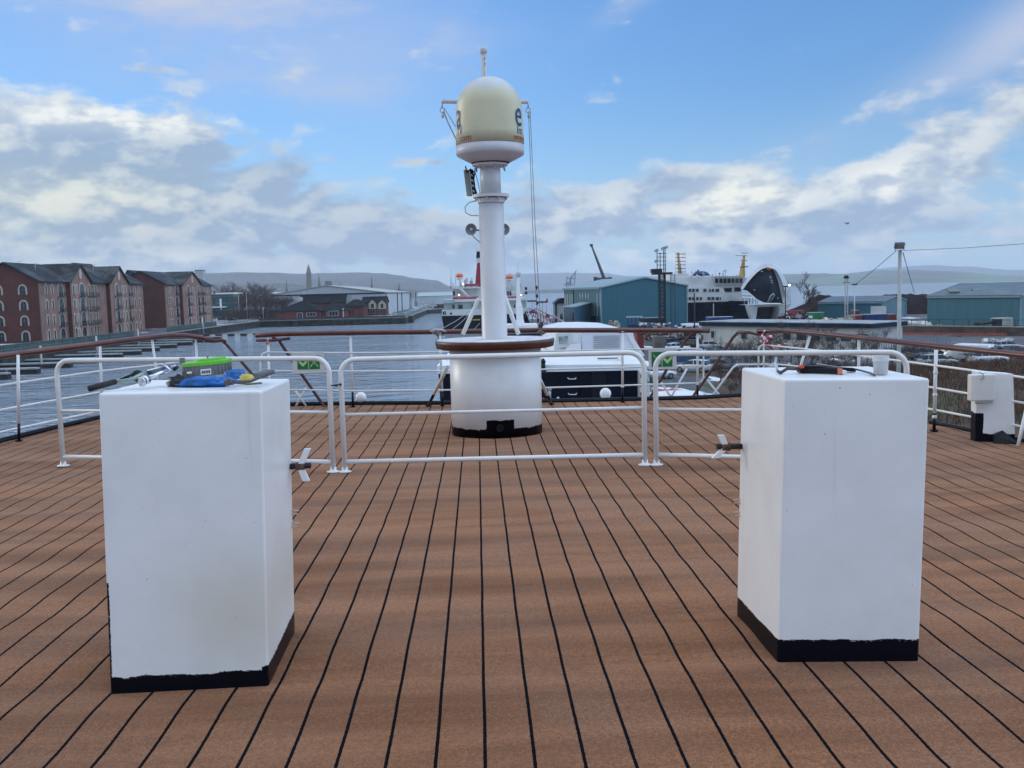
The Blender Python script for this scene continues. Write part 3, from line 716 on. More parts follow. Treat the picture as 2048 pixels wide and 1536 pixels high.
# topmast behind the dome with its cross arm
px_ = gx(968, 11.62, 4.2); TP = V((px_, 11.62, 0))
mb = MB(); mb.tube([TP+V((0, 0, 2.75)), TP+V((0, 0, 4.44))], .030, n=16); mb.build('topmast', M_mast, tM)
mb = MB(); mb.lathe([(.030, 4.41), (.046, 4.45), (.047, 4.475), (.040, 4.485)], TP, 18); mb.build('topmast_cap', M_mast, tM)
mb = MB(); mb.tube([TP+V((.01, -.036, 4.05)), TP+V((.012, -.04, 4.40))], .004, n=5); mb.ball(TP+V((.012, -.04, 4.30)), .014, 8, 5); mb.ball(TP+V((.012, -.04, 4.36)), .012, 8, 5); mb.build('block', M_steel, tM)
mb = MB(); mb.box((MX+.05, (MY+11.62)/2, 2.78), (.08, .5, .06)); mb.build('bracket', M_mast, tM)
xl = at(884, 203, 11.62); xr = at(1056, 203.5, 11.62)
mb = MB(); mb.tube([xl, xr], .025, n=12); ca = mb.build('cross_arm', M_mast, tM)
for e in (xl, xr):
    mb = MB(); mb.tube([e+V((0, 0, .0)), e+V((0, 0, -.07))], .008, n=6); mb.tube(arc(e+V((0, 0, -.10)), (1, 0, 0), (0, 0, 1), .028, 0, 2*pi, 10), .006, n=5); mb.ball(e+V((.004, 0, -.16)), (.018, .014, .035), 8, 6); mb.build('shackle', M_steel, ca)
def rope(name, pts, r, label, cat='rope', m=None, group=None):
    mb = MB(); mb.tube(pts, r, n=5); o = mb.build(name, m or mat('grey rope', (.34, .34, .36), rough=.8, var=.3, vs=12), base=pts[-1]); tag(o, label, cat, group); return o
for k, dx_ in enumerate((0, 4)):
    A0 = at(1057+dx_*.8, 222, 11.63); B0 = at(1076+dx_*1.6, 662, 13.88); mid = (A0+B0)/2 - V((.01, 0, .03))
    rope('halyard', [A0, mid, B0], .0045, ('thin halyard from the right arm of the mast to the rail, nearer the pole' if k == 0 else 'thin halyard from the right arm of the mast to the rail, farther from the pole'), group='halyards on the right of the mast')
rope('halyard', [at(887, 222, 11.62), at(896, 245, 11.66), at(914, 282, 11.75), at(925, 300, 11.8)], .008, 'short knotted line hanging from the left arm of the mast')
rope('halyard', [at(888, 216, 11.62), at(902, 238, 11.7), at(918, 265, 11.8)], .005, 'thin straight line from the left arm of the mast to the dome')
for dxp, ys_ in ((0, (575, 592, 606, 640)),):
    mb = MB()
    for y_ in ys_: mb.ball(at(1057+(y_-222)*.0455, y_, 11.63+(y_-222)*.0051), (.02, .02, .03), 6, 5)
    tag(mb.build('rope_toggle', M_blackr, base=at(1075, 606, 13.6)), 'dark knots low on the halyards right of the mast', 'toggle', kind='stuff')
# antenna box, cables, horn speakers
mb = MB(); a = at(927, 341, 11.3); b = at(945, 392, 11.3)
tA = thing('antenna_box', 'grey flat antenna box strapped left of the mast under the dome', 'antenna', V((a.x, 11.3, b.z)))
mb.obox(V((a.x, 11.22, a.z)), (.065, .02, -.0), (0, .10, 0), (.028, 0, b.z-a.z)); bevel(mb.build('casing', mat('box grey', (.38, .38, .34), rough=.5), tA), .008, 2)
mb = MB(); mb.obox(V((a.x+.068, 11.2, a.z-.0)), (.045, .02, 0), (0, .09, 0), (.028, 0, (b.z-a.z)*.97)); bk = mb.build('back_plate', M_blackr, tA)
for k in range(4):
    mb = MB(); mb.tube([V((a.x+.085+k*.006, 11.17, a.z-.06-k*.06)), V((a.x+.105+k*.006, 11.17, a.z-.085-k*.06))], .010, n=6); mb.build('clamp', M_steel, bk)
mb = MB(); mb.tube([at(931, 333, 11.25), at(934, 345, 11.2), at(941, 338, 11.2), at(950, 345, 11.2), at(946, 365, 11.2), at(955, 392, 11.2)], .009, n=6); mb.build('cable', M_blackr, tA)
mb = MB(); mb.tube([at(x, y, 11.1) for x, y in ((950, 402), (938, 405), (930, 414), (931, 425), (942, 431), (957, 431))], .007, n=6); tag(mb.build('cable_loop', mat('grey cable', (.5, .5, .52), rough=.5), base=at(957, 431, 11.1)), 'grey cable looping out from the mast below the flange', 'cable')
mb = MB(); mb.tube([at(948, 336, 11.3), at(956, 365, 11.25), at(960, 388, 11.2)], .004, n=5); tag(mb.build('thin_cable', M_blackr, base=at(960, 388, 11.2)), 'thin dark cable beside the antenna box under the dome', 'cable')
for px, side, lab in ((943, -1, 'grey horn loudspeaker on the left of the mast'), (1007, 1, 'grey horn loudspeaker half hidden on the right of the mast')):
    c = at(px, 459, 11.2); t = thing('horn_speaker', lab, 'loudspeaker', c, 'horn loudspeakers on the mast'); G = mat('horn grey', (.22, .24, .24), rough=.45, var=.1)
    ax = V((side*.25, -1, .0)).normalized()
    prof = [(.012, -.10), (.03, -.09), (.034, -.03), (.05, 0), (.066, .02), (.068, .024), (.062, .024), (.045, .004), (.02, -.01)]
    mb = MB(); mb.lathe(prof, c, 24, axis=ax); mb.build('horn', G, t)
    mb = MB(); mb.ball(c+ax*.008, .020, 12, 8); mb.build('centre_cap', mat('horn cap', (.5, .52, .52), rough=.4), t)
    mb = MB(); mb.tube([c-ax*.05, V((MX+side*.1, MY, c.z-.02))], .012, n=6); mb.tube([c-ax*.03+V((0, 0, -.06)), c-ax*.02+V((-side*.03, 0, -.10)), V((MX+side*.13, MY-.05, c.z-.16))], .006, n=5); mb.build('bracket', G, t)
# mast struts from the table
for p0, p1, lab in (((926, 668), (957, 598), 'left diagonal brace'), ((1037, 668), (1008, 590), 'right')):
    mb = MB(); mb.tube([at(*p0, 11.35), at(*p1, 11.2)], .026, n=10); s_ = mb.build('strut', M_tube, tM)
# drum side legs with black feet
for top_, bot in (((895, 734), (856, 812)), ((1076, 750), (1103, 808))):
    f = onz(*bot); t_ = at(*top_, 11.3 if top_[0] < 1000 else 11.4); k = f + (t_-f)*.36; mb = MB(); mb.tube([t_, k], .021, n=10); lg = mb.build('leg', M_tube, tM)
    mb = MB(); mb.tube([k, f], .021, n=10); mb.box(f+V((0, 0, .008)), (.07, .07, .016)); mb.build('black_foot', M_black, lg)
# rope cleats on the stern rail
for px, lab in ((876, 'cleat with coiled halyard on the wooden rail left of the drum'), (1083, 'cleat with coiled halyard on the wooden rail right of the drum')):
    c = at(px, 664, 13.93); t = thing('rail_cleat', lab, 'cleat', c, 'cleats on the stern rail')
    mb = MB(); mb.tube([c+V((-.11, -.03, .01)), c+V((-.04, -.05, .035)), c+V((.05, -.05, .03)), c+V((.12, -.03, .0))], [.012, .018, .018, .010], n=8); mb.build('horn_bar', M_steel, t)
    for i in range(4):
        mb = MB(); a_ = i*.5; mb.tube([c+V((-.08+.02*i, -.07, -.02)), c+V((-.03, -.09, .03)), c+V((.02+.01*i, -.07, -.015)), c+V((.0, -.05, -.04))], .010, n=6); mb.build('rope_turn', mat('rope tan', (.33, .30, .27), rough=.9, var=.3, vs=40), t)
    mb = MB(); mb.tube([c+V((0, -.05, .02)), c+V((0, -.05, -.09))], .012, n=6); mb.build('stem', M_steel, t)

# ================================================================ things lying on the left box
ZL = 1.252
def on(px, py, z=ZL): return onz(px, py, z)
# hose reel / tray: grey body, green lid
c = on(410, 752); t = thing('tool_case', 'grey oblong plastic case with bright green lid and barcode label', 'case', c)
GREY = mat('case grey', (.17, .18, .19), rough=.45, var=.08); GRN = mat('case green', (.13, .50, .02), rough=.35, var=.08)
u = V((.93, .30, .055)).normalized(); w_ = V((-.30, .93, 0)).normalized(); z = V((0, 0, 1)); L = .235; Wd = .165
cc = V((c.x+.000, c.y+.045, ZL+.034))
def stad(cc, L, Wd, k=8):
    r = Wd/2; pts = []
    for i in range(k+1): a = -pi/2+pi*i/k; pts.append(cc + u*(L/2-r+r*cos(a)) + w_*(r*sin(a)))
    for i in range(k+1): a = pi/2+pi*i/k; pts.append(cc + u*(-L/2+r+r*cos(a)) + w_*(r*sin(a)))
    return pts
mb = MB(); mb.loft([stad(cc-z*.032, L*.94, Wd*.94), stad(cc-z*.027, L*.965, Wd*.965), stad(cc+z*.022, L, Wd)], smooth=False); mb.build('body', GREY, t)
mb = MB()
for i, p_ in enumerate(stad(cc, L*1.0, Wd*1.0, 14)):
    mb.tube([p_-z*.028, p_+z*.018], .0028, n=4)
mb.build('ribs', GREY, t)
mb = MB(); mb.loft([stad(cc+z*.022, L*1.04, Wd*1.05), stad(cc+z*.036, L*1.04, Wd*1.05), stad(cc+z*.040, L*1.01, Wd*1.02)], smooth=False)
mb.loft([stad(cc+z*.040+u*.02, L*.62, Wd*.66), stad(cc+z*.050+u*.02, L*.60, Wd*.62)], smooth=False); mb.build('lid', GRN, t)
mb = MB(); mb.box(cc-u*.115+z*.050, (.022, .02, .03)); mb.build('latch', GREY, t)
mb = MB(); mb.ball(cc+z*.056+u*.005-w_*.0, .005, 8, 5); mb.build('knob', mat('red dot', (.4, .02, .02), rough=.4, var=0), t)
f = cc - w_*(Wd/2+.003) - z*.012; mb = MB(); mb.obox(f-u*.035-z*.012, u*.05, w_*-.0015, z*.028); lb = mb.build('label_sticker', mat('paper white', (.75, .75, .75), rough=.7, var=.05), t)
mb = MB()
for i in range(11): mb.obox(f-u*(.030-.0038*i)-z*.006-w_*.0016, u*(.0018 if i % 3 else .0028), w_*-.001, z*.015)
mb.build('barcode', M_black, lb)
mb = MB(); mb.obox(f-u*.098+z*.002, u*.022, w_*-.0015, z*.009); mb.build('small_sticker', mat('paper white', (.75,)*3), t)
# crumpled bag
t = thing('plastic_bag', 'crumpled blue and black plastic bag lying in front of the green lidded case', 'bag', on(405, 772))
def crumple(c, rx, ry, rz, seed, nu=36, nv=18, ax=0.0):
    mb = MB(); vs = []; fs = []; R = Matrix.Rotation(ax, 3, 'Z')
    for j in range(nv+1):
        ph = -pi/2+pi*j/nv
        for i in range(nu):
            q = 2*pi*i/nu; d = V((cos(ph)*cos(q), cos(ph)*sin(q), sin(ph)))
            k = 1 + .38*mnoise.noise(d*2.1+V((seed, 0, 0))) + .22*abs(mnoise.noise(d*5.5+V((seed, 3, 0))))*2 - .15
            p = V((d.x*rx*k, d.y*ry*k, max(-.9, d.z*k)*rz)); vs.append(V(c) + R @ p)
    for j in range(nv):
        for i in range(nu):
            k = (i+1) % nu; fs.append((j*nu+i, j*nu+k, (j+1)*nu+k, (j+1)*nu+i))
    mb.add(vs, fs, True); return mb
PB = mat('bag blue', (.006, .115, .38), rough=.22, var=.5, vs=18, bump=.9, bs=35); PK = mat('bag black', (.012, .016, .020), rough=.25, var=.3, vs=18, bump=.9, bs=35)
c = on(420, 774); crumple(c+V((0, .0, .021)), .125, .034, .024, 4.4, ax=.06).build('blue_part', PB, t)
c = on(372, 774); crumple(c+V((.0, -.003, .022)), .090, .038, .029, 9.1, ax=-.25).build('black_part', PK, t)
c = on(470, 760); crumple(c+V((.0, .0, .026)), .05, .03, .022, 2.7, ax=.4).build('blue_tail', PB, t)
# mastic gun / pump lying at the left
t = thing('caulking_gun', 'bright steel caulking gun with black grip overhanging the left box edge', 'tool', on(270, 775))
h0, h1 = at(176, 778, 3.96), at(232, 763, 4.02); mb = MB(); mb.tube([h0, h0+(h1-h0)*.05, h1], [.011, .0135, .012], n=10); mb.build('grip', M_blackr, t)
mb = MB(); mb.tube([h1, at(258, 752, 4.05), at(271, 745, 4.08)], [.006, .005, .004], n=8); mb.build('trigger', M_black, t)
mb = MB(); mb.tube([h1, at(265, 758, 4.06), at(292, 745, 4.10)], [.010, .009, .010], n=8); mb.build('rod', mat('dull green steel', (.25, .32, .28), rough=.35, metal=.6), t)
mb = MB(); a_, b_ = at(275, 752, 4.09), at(287, 741, 4.12); mb.lathe([(.004, -.008), (.026, -.006), (.026, .004), (.012, .008)], at(276, 752, 4.11), 22, axis=(.5, -.75, .5)); mb.build('disc', M_black, t)
mb = MB(); mb.tube([at(285, 762, 4.05), at(294, 758, 4.08)], [.0205, .0205], n=18); mb.lathe([(.021, 0), (.021, .008), (.013, .010), (.008, .006)], at(285, 763, 4.05), 20, axis=(-.45, -.85, -.05)); mb.build('end_cap', M_chrome, t)
mb = MB(); mb.tube([at(294, 757, 4.09), at(352, 734, 4.26)], [.010, .009], n=10); mb.build('tube', M_chrome, t)
mb = MB(); mb.tube([at(298, 749, 4.12), at(340, 738, 4.26)], .017, n=12); mb.build('barrel', mat('gun dark', (.06, .07, .09), rough=.3, metal=.3), t)
mb = MB(); mb.tube([at(292, 744, 4.13), at(342, 731, 4.27)], .008, n=8); mb.build('guide_rod', M_chrome, t)
mb = MB(); mb.tube([at(328, 728, 4.2), at(342, 741, 4.18)], [.010, .004], n=8, flat=.5); mb.tube([at(340, 734, 4.2), at(352, 731, 4.2)], .004, n=6); mb.build('plier_jaw', M_chrome, t)
mb = MB(); mb.tube([at(346, 740, 4.21), at(356, 733, 4.22)], .008, n=8); mb.build('tail_grip', M_blackr, t)
p_ = on(262, 776); mb = MB(); mb.add([p_+V((-.045, .0, .003)), p_+V((.015, -.018, .002)), p_+V((.035, .02, .003)), p_+V((0, .035, .006)), p_+V((-.045, .0, .0045)), p_+V((.015, -.018, .0035)), p_+V((.035, .02, .0045)), p_+V((0, .035, .0075))], [(3,2,1,0), (4,5,6,7), (0,1,5,4), (1,2,6,5), (2,3,7,6), (3,0,4,7)])
tag(mb.build('paper_scrap', mat('paper cream', (.68, .66, .56), rough=.8, var=.05), base=p_), 'cream paper scrap lying under the caulking gun', 'paper')
# hammer, pry bar, yellow glove
t = thing('hammer', 'old rusty hammer with a wooden shaft in front of the blue bag', 'tool', on(470, 769))
RUST = mat('rusty iron', (.075, .060, .052), rough=.7, var=.4, vs=30)
a_ = at(458, 765, 4.05); mb = MB(); mb.tube([a_+V((-.006, -.004, .012)), a_+V((0, 0, -.008))], [.013, .014], n=10); mb.tube([a_+V((-.018, 0, .0)), a_+V((.018, 0, 0))], .011, n=8); mb.build('head', RUST, t)
mb = MB(); mb.tube([a_, at(500, 763, 4.1), at(544, 745, 4.30)], [.006, .008, .0115], n=8, flat=.7); mb.build('shaft', RUST, t)
mb = MB(); mb.tube([at(512, 752, 4.25), at(530, 746, 4.32), at(546, 743, 4.38)], [.012, .016, .010], n=10); tag(mb.build('handle_grip', mat('grey grip', (.13, .14, .15), rough=.6), base=at(530, 746, 4.32)), 'thick grey rounded tool handle behind the hammer', 'tool')
mb = MB(); mb.tube([on(462, 768)+V((0, 0, .006)), on(496, 771)+V((0, 0, .006)), on(523, 769)+V((0, 0, .006))], [.005, .007, .007], n=6, flat=.7); tag(mb.build('scraper', mat('tool brown', (.12, .10, .085), rough=.7, var=.3, vs=30), base=on(495, 770)), 'flat brown metal scraper lying at the front edge of the left box', 'tool')
c = on(493, 763); tag(crumple(c+V((0, .0, .018)), .032, .02, .017, 6.6, 24, 12).build('rubber_glove', mat('glove yellow', (.62, .50, .10), rough=.5, var=.15, vs=20), base=c), 'yellow rubber glove rolled up beside the blue bag', 'glove')
# ================================================================ things on the right box
ZR = 1.228
t = thing('hot_knife_kit', 'flat black tool with orange ends and trailing cable on the right box', 'tool', onz(1660, 745, ZR))
ORG = mat('tool orange', (.62, .07, .015), rough=.4, var=.1)
a_, b_ = onz(1600, 748, ZR), onz(1684, 750, ZR); mb = MB(); mb.obox(a_+V((0, 0, .004)), b_-a_, (.0, .05, 0), (0, 0, .026)); bevel(mb.build('case', M_black, t), .004, 1)
mb = MB(); mb.obox(b_+V((-.016, -.002, .005)), (.017, 0, 0), (0, .054, 0), (0, 0, .024)); mb.build('orange_end', mat('salmon', (.55, .16, .09), rough=.5), t)
mb = MB(); mb.obox(b_+V((.002, 0, .0015)), (.018, 0, 0), (0, .04, 0), (0, 0, .018)); mb.build('clear_tip', mat('frosted plastic', (.62, .62, .60), rough=.4), t)
a_, b_ = at(1600, 733, 4.22), at(1708, 738, 4.26)
mb = MB(); mb.loft([[a_+V((0, y_, z_)) for y_, z_ in ((-.012, -.005), (.012, -.005), (.012, .004), (-.012, .004))], [a_*.65+b_*.35+V((0, y_, z_+.002)) for y_, z_ in ((-.03, -.008), (.03, -.008), (.03, .006), (-.03, .006))], [b_+V((0, y_, z_)) for y_, z_ in ((-.022, -.012), (.022, -.012), (.022, .004), (-.022, .004))]], smooth=False); mb.build('lid', M_black, t)
mb = MB(); mb.obox(a_+V((-.002, -.015, -.008)), (.016, 0, .002), (0, .03, 0), (0, 0, .013)); mb.build('orange_tip', ORG, t)
mb = MB(); mb.tube([a_+V((.07, -.02, .012)), b_+V((-.07, -.01, .010))], .006, n=6, flat=.4); mb.build('bare_edge', mat('peach plastic', (.60, .42, .33), rough=.5), t)
mb = MB(); P = [at(1552, 716, 4.45), at(1550, 728, 4.40), at(1556, 743, 4.35), at(1562, 745, 4.2), at(1575, 737, 4.2), at(1600, 738, 4.22)]; mb.tube(P[:3], .006, n=8); mb.build('hook', M_steel, t)
mb = MB(); mb.tube([P[2], P[3], P[4], P[5]], .0075, n=8); mb.build('lead', mat('brown lead', (.07, .045, .04), rough=.6, var=.3, vs=20), t)
mb = MB(); mb.tube([at(1703, 737, 4.25), onz(1722, 741, ZR+.01), onz(1740, 746, ZR+.006), onz(1750, 751, ZR+.004)], .0045, n=6); mb.build('cable', mat('cable grey', (.06, .06, .09), rough=.5), t)
c = onz(1768, 750, ZR); r = 16*4.1/1920
t = thing('plastic_pot', 'small translucent white pot half full of grey putty on the right box', 'pot', c)
pm = mat('pot plastic', (.80, .80, .80), rough=.35, var=.02)
bs = pm.node_tree.nodes['Principled BSDF']; bs.inputs['Transmission Weight'].default_value = .45; bs.inputs['IOR'].default_value = 1.2
c = c + V((0, .035, 0)); mb = MB(); mb.lathe([(r*.84, .001), (r*.86, .003), (r*.95, .057), (r*1.06, .058), (r*1.07, .064), (r*1.0, .066), (r*1.02, .082), (r*.96, .082), (r*.90, .055), (r*.80, .006), (.002, .006)], c, 36); mb.build('pot', pm, t)
c2 = c + V((-.002, -.004, .022)); crumple(c2, r*.62, r*.62, .024, 3.3, 20, 12).build('putty', mat('putty grey', (.20, .20, .20), rough=.8, var=.4, vs=60), t)
# ================================================================ water, land, air
ZG, ZW = -8.4, -11.0
mb = MB(); Rb = 14000
mb.add([(-Rb, -600, ZW), (Rb, -600, ZW), (Rb, Rb, ZW), (-Rb, Rb, ZW)], [(0, 1, 2, 3)])
tag(mb.build('water', water_mat()), kind='structure')
M_stone = mat('quay stone', (.060, .060, .054), rough=.9, spec=.1, var=.4, vs=.35, bump=.5, bs=2, hook=lambda B, o, c, bsdf: B.mix(B.mr(B.noise(B.map(o, scale=(1, 1, .18)), .8, 5, .65), .5, .7, 0, .8), c, (.020, .026, .024)))
M_ground = mat('wet ground', (.08, .08, .08), rough=.6, var=0, hook=ground_hook)
M_road = mat('asphalt road', (.16, .165, .17), rough=.55, var=.25, vs=.2)
M_coping = mat('coping stone', (.24, .24, .23), rough=.8, var=.25, vs=.5)
def land(name, poly, z=ZG, deep=ZW-1, m=M_ground):
    a = MB(); vs = [V((x, y, z)) for x, y in poly]; n = len(poly)
    nz = sum(poly[i][0]*poly[(i+1) % n][1]-poly[(i+1) % n][0]*poly[i][1] for i in range(n))
    if nz < 0: vs = vs[::-1]
    a.add(vs, [tuple(range(n))]); o = tag(a.build(name, m), kind='structure')
    w = MB(); lo = [V((p.x, p.y, deep)) for p in vs]
    for i in range(n):
        j = (i+1) % n; w.add([vs[i]-V((0, 0, .01)), vs[j]-V((0, 0, .01)), lo[j], lo[i]], [(0, 3, 2, 1)])
    return w
QX = -94
left_poly = [(QX, 60), (QX, 415), (-30.5, 412), (-29.5, 440), (-31, 440), (-31, 598), (-21.5, 600), (-20, 640), (-40, 900), (-60, 1500), (-900, 2600), (-2500, 2600), (-1500, 60)]
w = land('left_quay_ground', left_poly); tag(w.build('quay_wall', M_stone, base=(QX, 300, ZW)), 'long dark stone quay wall and square pier on the left side of the water', 'quay wall')
right_poly = [(11, -400), (11, 120), (14, 200), (17.5, 300), (17.5, 345), (60, 352), (150, 360), (600, 380), (600, -400)]
w = land('yard_ground', right_poly); tag(w.build('yard_quay_wall', M_stone, base=(14, 200, ZW)), 'stone quay wall under the boatyard on the right', 'quay wall')
# coping and mesh fence along the left quay
mb = MB()
for p, q in (((QX+.3, 60), (QX+.3, 412)), ((QX+.3, 412), (-30.2, 411.2)), ((-30.8, 440), (-30.8, 598))):
    a, b = V((*p, ZG)), V((*q, ZG)); d = (b-a).normalized(); s = d.cross(V((0, 0, 1)))*.5
    mb.obox(a-s, b-a, s*2, (0, 0, .25))
tag(mb.build('quay_coping', M_coping, base=(QX, 300, ZG)), 'pale coping stones along the top of the left quay', 'kerb')
def fence_line(name, label, p, q, h, step, mp, mesh=None, rails=(1.0,), r=.05, group=None, z=ZG, cat='fence'):
    a, b = V((*p, z)), V((*q, z)); L = (b-a).length; d = (b-a)/L; t = thing(name, label, cat, a, group)
    n = max(1, int(L/step)); mb = MB()
    if n <= 95:
        for i in range(n+1):
            pm = MB(); pm.box(a+d*(L*i/n)+V((0, 0, h/2)), (r*1.6, r*1.6, h)); pm.build('post', mp, t)
    else:
        for i in range(n+1): mb.box(a+d*(L*i/n)+V((0, 0, h/2)), (r*1.6, r*1.6, h))
        tag(mb.build('post', mp, t), kind='stuff')
    for k in rails:
        rm = MB(); rm.tube([a+V((0, 0, h*k)), b+V((0, 0, h*k))], r*.7, n=5); rm.build('rail', mp, t)
    if mesh:
        pm = MB(); s = d.cross(V((0, 0, 1)))*.02; pm.obox(a+V((0, 0, .12))-s, b-a, s*2, (0, 0, h-.2)); pm.build('mesh_panel', mesh, t)
    return t
M_green = mat('green mesh', (.030, .075, .065), rough=.5, var=.35, vs=.3)
mm = M_green.node_tree; bs_ = mm.nodes['Principled BSDF']; Bm = NB(mm); oo = Bm.n('ShaderNodeTexCoord').outputs['Object']
bs_.inputs['Alpha'].default_value = .72
M_frame = mat('fence grey', (.16, .19, .19), rough=.5)
fence_line('quay_fence', 'green mesh quay fence in front of the big brick apartment block', (QX-.6, 120), (QX-.6, 268), 1.9, 8, M_frame, M_green, (1.0, .5), .06)
fence_line('quay_fence', 'green mesh quay fence between the two brick apartment blocks', (QX-.6, 296), (QX-.6, 352), 1.9, 8, M_frame, M_green, (1.0,), .06)
fence_line('quay_fence', 'thin railings of the quay beside the far parked cars', (QX-.6, 354), (QX-.6, 412), 1.5, 2.2, M_frame, None, (1.0, .5), .05)
fence_line('quay_fence', 'pale railing along the quay before the grey shed', (-33.2, 442), (-33.2, 596), 1.7, 8, mat('pale rail', (.30, .42, .46), rough=.5), None, (1.0, .6), .13)
mb = MB(); mb.obox((QX+1, 413.2, ZG), (62, 0, 0), (0, .5, 0), (0, 0, .9)); tag(mb.build('pier_parapet', mat('parapet', (.035, .045, .05), rough=.8, var=.3, vs=.2), base=(-62, 413, ZG)), 'low dark parapet along the square stone pier', 'wall')
mb = MB(); mb.tube([(-36, 418, ZG), (-36, 418, ZG+.9), (-36, 418, ZG+1.8)], [1.6, .6, 1.4], n=10); tag(mb.build('mooring_bollard', mat('pale green iron', (.35, .42, .38), rough=.6), base=(-36, 418, ZG)), 'pale waisted bollard at the end of the square stone pier', 'bollard')
mb = MB(); mb.box((-29.2, 426, -9.9), (2.0, 9, 3.6)); tag(mb.build('fender_timbers', mat('dark timber', (.03, .03, .025), rough=.9, var=.4), base=(-29, 426, ZW)), 'dark timber fenders on the outer end of the stone pier', 'fender')
# road and car park on the left, drawn slightly above the ground
def sheet(name, poly, m, z): 
    a = MB(); vs = [V((x, y, z)) for x, y in poly]; n = len(poly)
    if sum(poly[i][0]*poly[(i+1) % n][1]-poly[(i+1) % n][0]*poly[i][1] for i in range(n)) < 0: vs = vs[::-1]
    a.add(vs, [tuple(range(n))]); return tag(a.build(name, m), kind='structure')
sheet('car_park_left', [(-125, 425), (-97, 418), (-80, 470), (-96, 520), (-160, 520)], M_road, ZG+.02)
sheet('grass_verge', [(-180, 522), (-94, 522), (-92, 545), (-180, 545)], mat('verge grass', (.045, .075, .025), rough=.9, var=.3, vs=.2), ZG+.03)
mb = MB(); mb.obox((-150, 494, ZG), (68, 0, 0), (0, 1.2, 0), (0, 0, .5)); tag(mb.build('hedge_kerb', mat('dark hedge', (.02, .03, .015), rough=.9, var=.4), base=(-120, 494, ZG)), 'low dark hedge between the two car park lanes on the far left quay', 'hedge')
sheet('yard_road', [(60, 185), (250, 172), (250, 210), (90, 214)], M_road, ZG+.02)

# ---------------------------------------------------------------- distant hills
def hills(name, pts, y, depth, m, seed, rough_=6.0, z0=ZW, n=420, steps=14):
    """pts: ridge as (px,py) pairs read off the skyline, rebuilt as a ridge at its real distance"""
    P = [at(a, b, y+depth) for a, b in pts]; mb = MB(); cols = []
    for i in range(n+1):
        x = P[0].x+(P[-1].x-P[0].x)*i/n; k = 0
        while k < len(P)-2 and P[k+1].x < x: k += 1
        f = (x-P[k].x)/(P[k+1].x-P[k].x); f = f*f*(3-2*f); zt = P[k].z+(P[k+1].z-P[k].z)*f
        c = []
        for j in range(steps+1):
            g = j/steps; hh = zt*(g**.75)+z0*(1-g**.75); yy = y+depth*g
            nn = mnoise.fractal(V((x*.0011*3/(depth/1000), yy*.002, seed)), 1.0, 2.1, 7)
            c.append(V((x, yy, hh + nn*rough_*(1.2*g*(1-g)*3+.35*g))))
        c.append(V((x, y+depth*1.25, z0))); cols.append(c)
    m_ = steps+2
    for i in range(n+1): mb.v += cols[i]
    for i in range(n):
        for j in range(m_-1): mb.f.append((i*m_+j, (i+1)*m_+j, (i+1)*m_+j+1, i*m_+j+1)); mb.s.append(True)
    return tag(mb.build(name, m), kind='structure')
H1 = mat('wooded hill', (.055, .06, .045), rough=.95, var=.5, vs=.012); H2 = mat('green hill', (.06, .08, .05), rough=.95, var=.1, hook=grass_hook)
def town_hook(B, o, c, bsdf):
    n = B.noise(o, .05, 4, .75); v = B.n('ShaderNodeTexVoronoi'); v.inputs['Scale'].default_value = .03; B.inp(v.inputs['Vector'], o)
    return B.mix(B.m('MULTIPLY', B.m('LESS_THAN', v.outputs['Distance'], .25), B.mr(n, .5, .6)), c, (.42, .38, .35))
H3 = mat('town hill', (.050, .052, .042), rough=.95, var=.4, vs=.01, hook=town_hook)
hills('far_mountains', [(700, 586), (930, 572), (1010, 548), (1100, 545), (1200, 546), (1260, 552), (1380, 552), (1500, 560), (1620, 566)], 9200, 1800, H1, 3.3, 25)
hills('left_hills', [(-300, 560), (60, 556), (300, 552), (411, 546), (470, 545), (540, 546), (610, 547), (650, 545), (715, 544), (760, 547), (800, 552), (830, 556), (870, 560), (905, 574), (940, 583), (985, 588)], 4600, 1300, H3, 9.1, 22)
hills('left_near_hill', [(-300, 580), (60, 578), (300, 577), (411, 569), (480, 570), (560, 566), (640, 574), (700, 578), (800, 577), (860, 583), (900, 588)], 2900, 600, H3, 5.7, 9)
hills('right_hills', [(1480, 556), (1560, 548), (1620, 547), (1680, 548), (1760, 541), (1830, 540), (1900, 548), (1980, 556), (2060, 562), (2300, 566)], 5200, 1500, H2, 1.9, 14)
hills('right_far_hills', [(1700, 545), (1790, 534), (1860, 530), (1930, 533), (2000, 540), (2060, 545), (2200, 552), (2400, 555)], 9400, 1800, H1, 7.9, 20)
hills('right_shore_spit', [(1440, 580), (1560, 571), (1640, 571), (1760, 566), (1850, 563), (1950, 561), (2060, 559), (2300, 552)], 4500, 500, H2, 4.4, 2)
hills('mid_shore', [(800, 594), (900, 583), (1000, 583), (1100, 579), (1180, 578), (1260, 576), (1400, 571)], 4300, 300, H1, 2.4, 2)

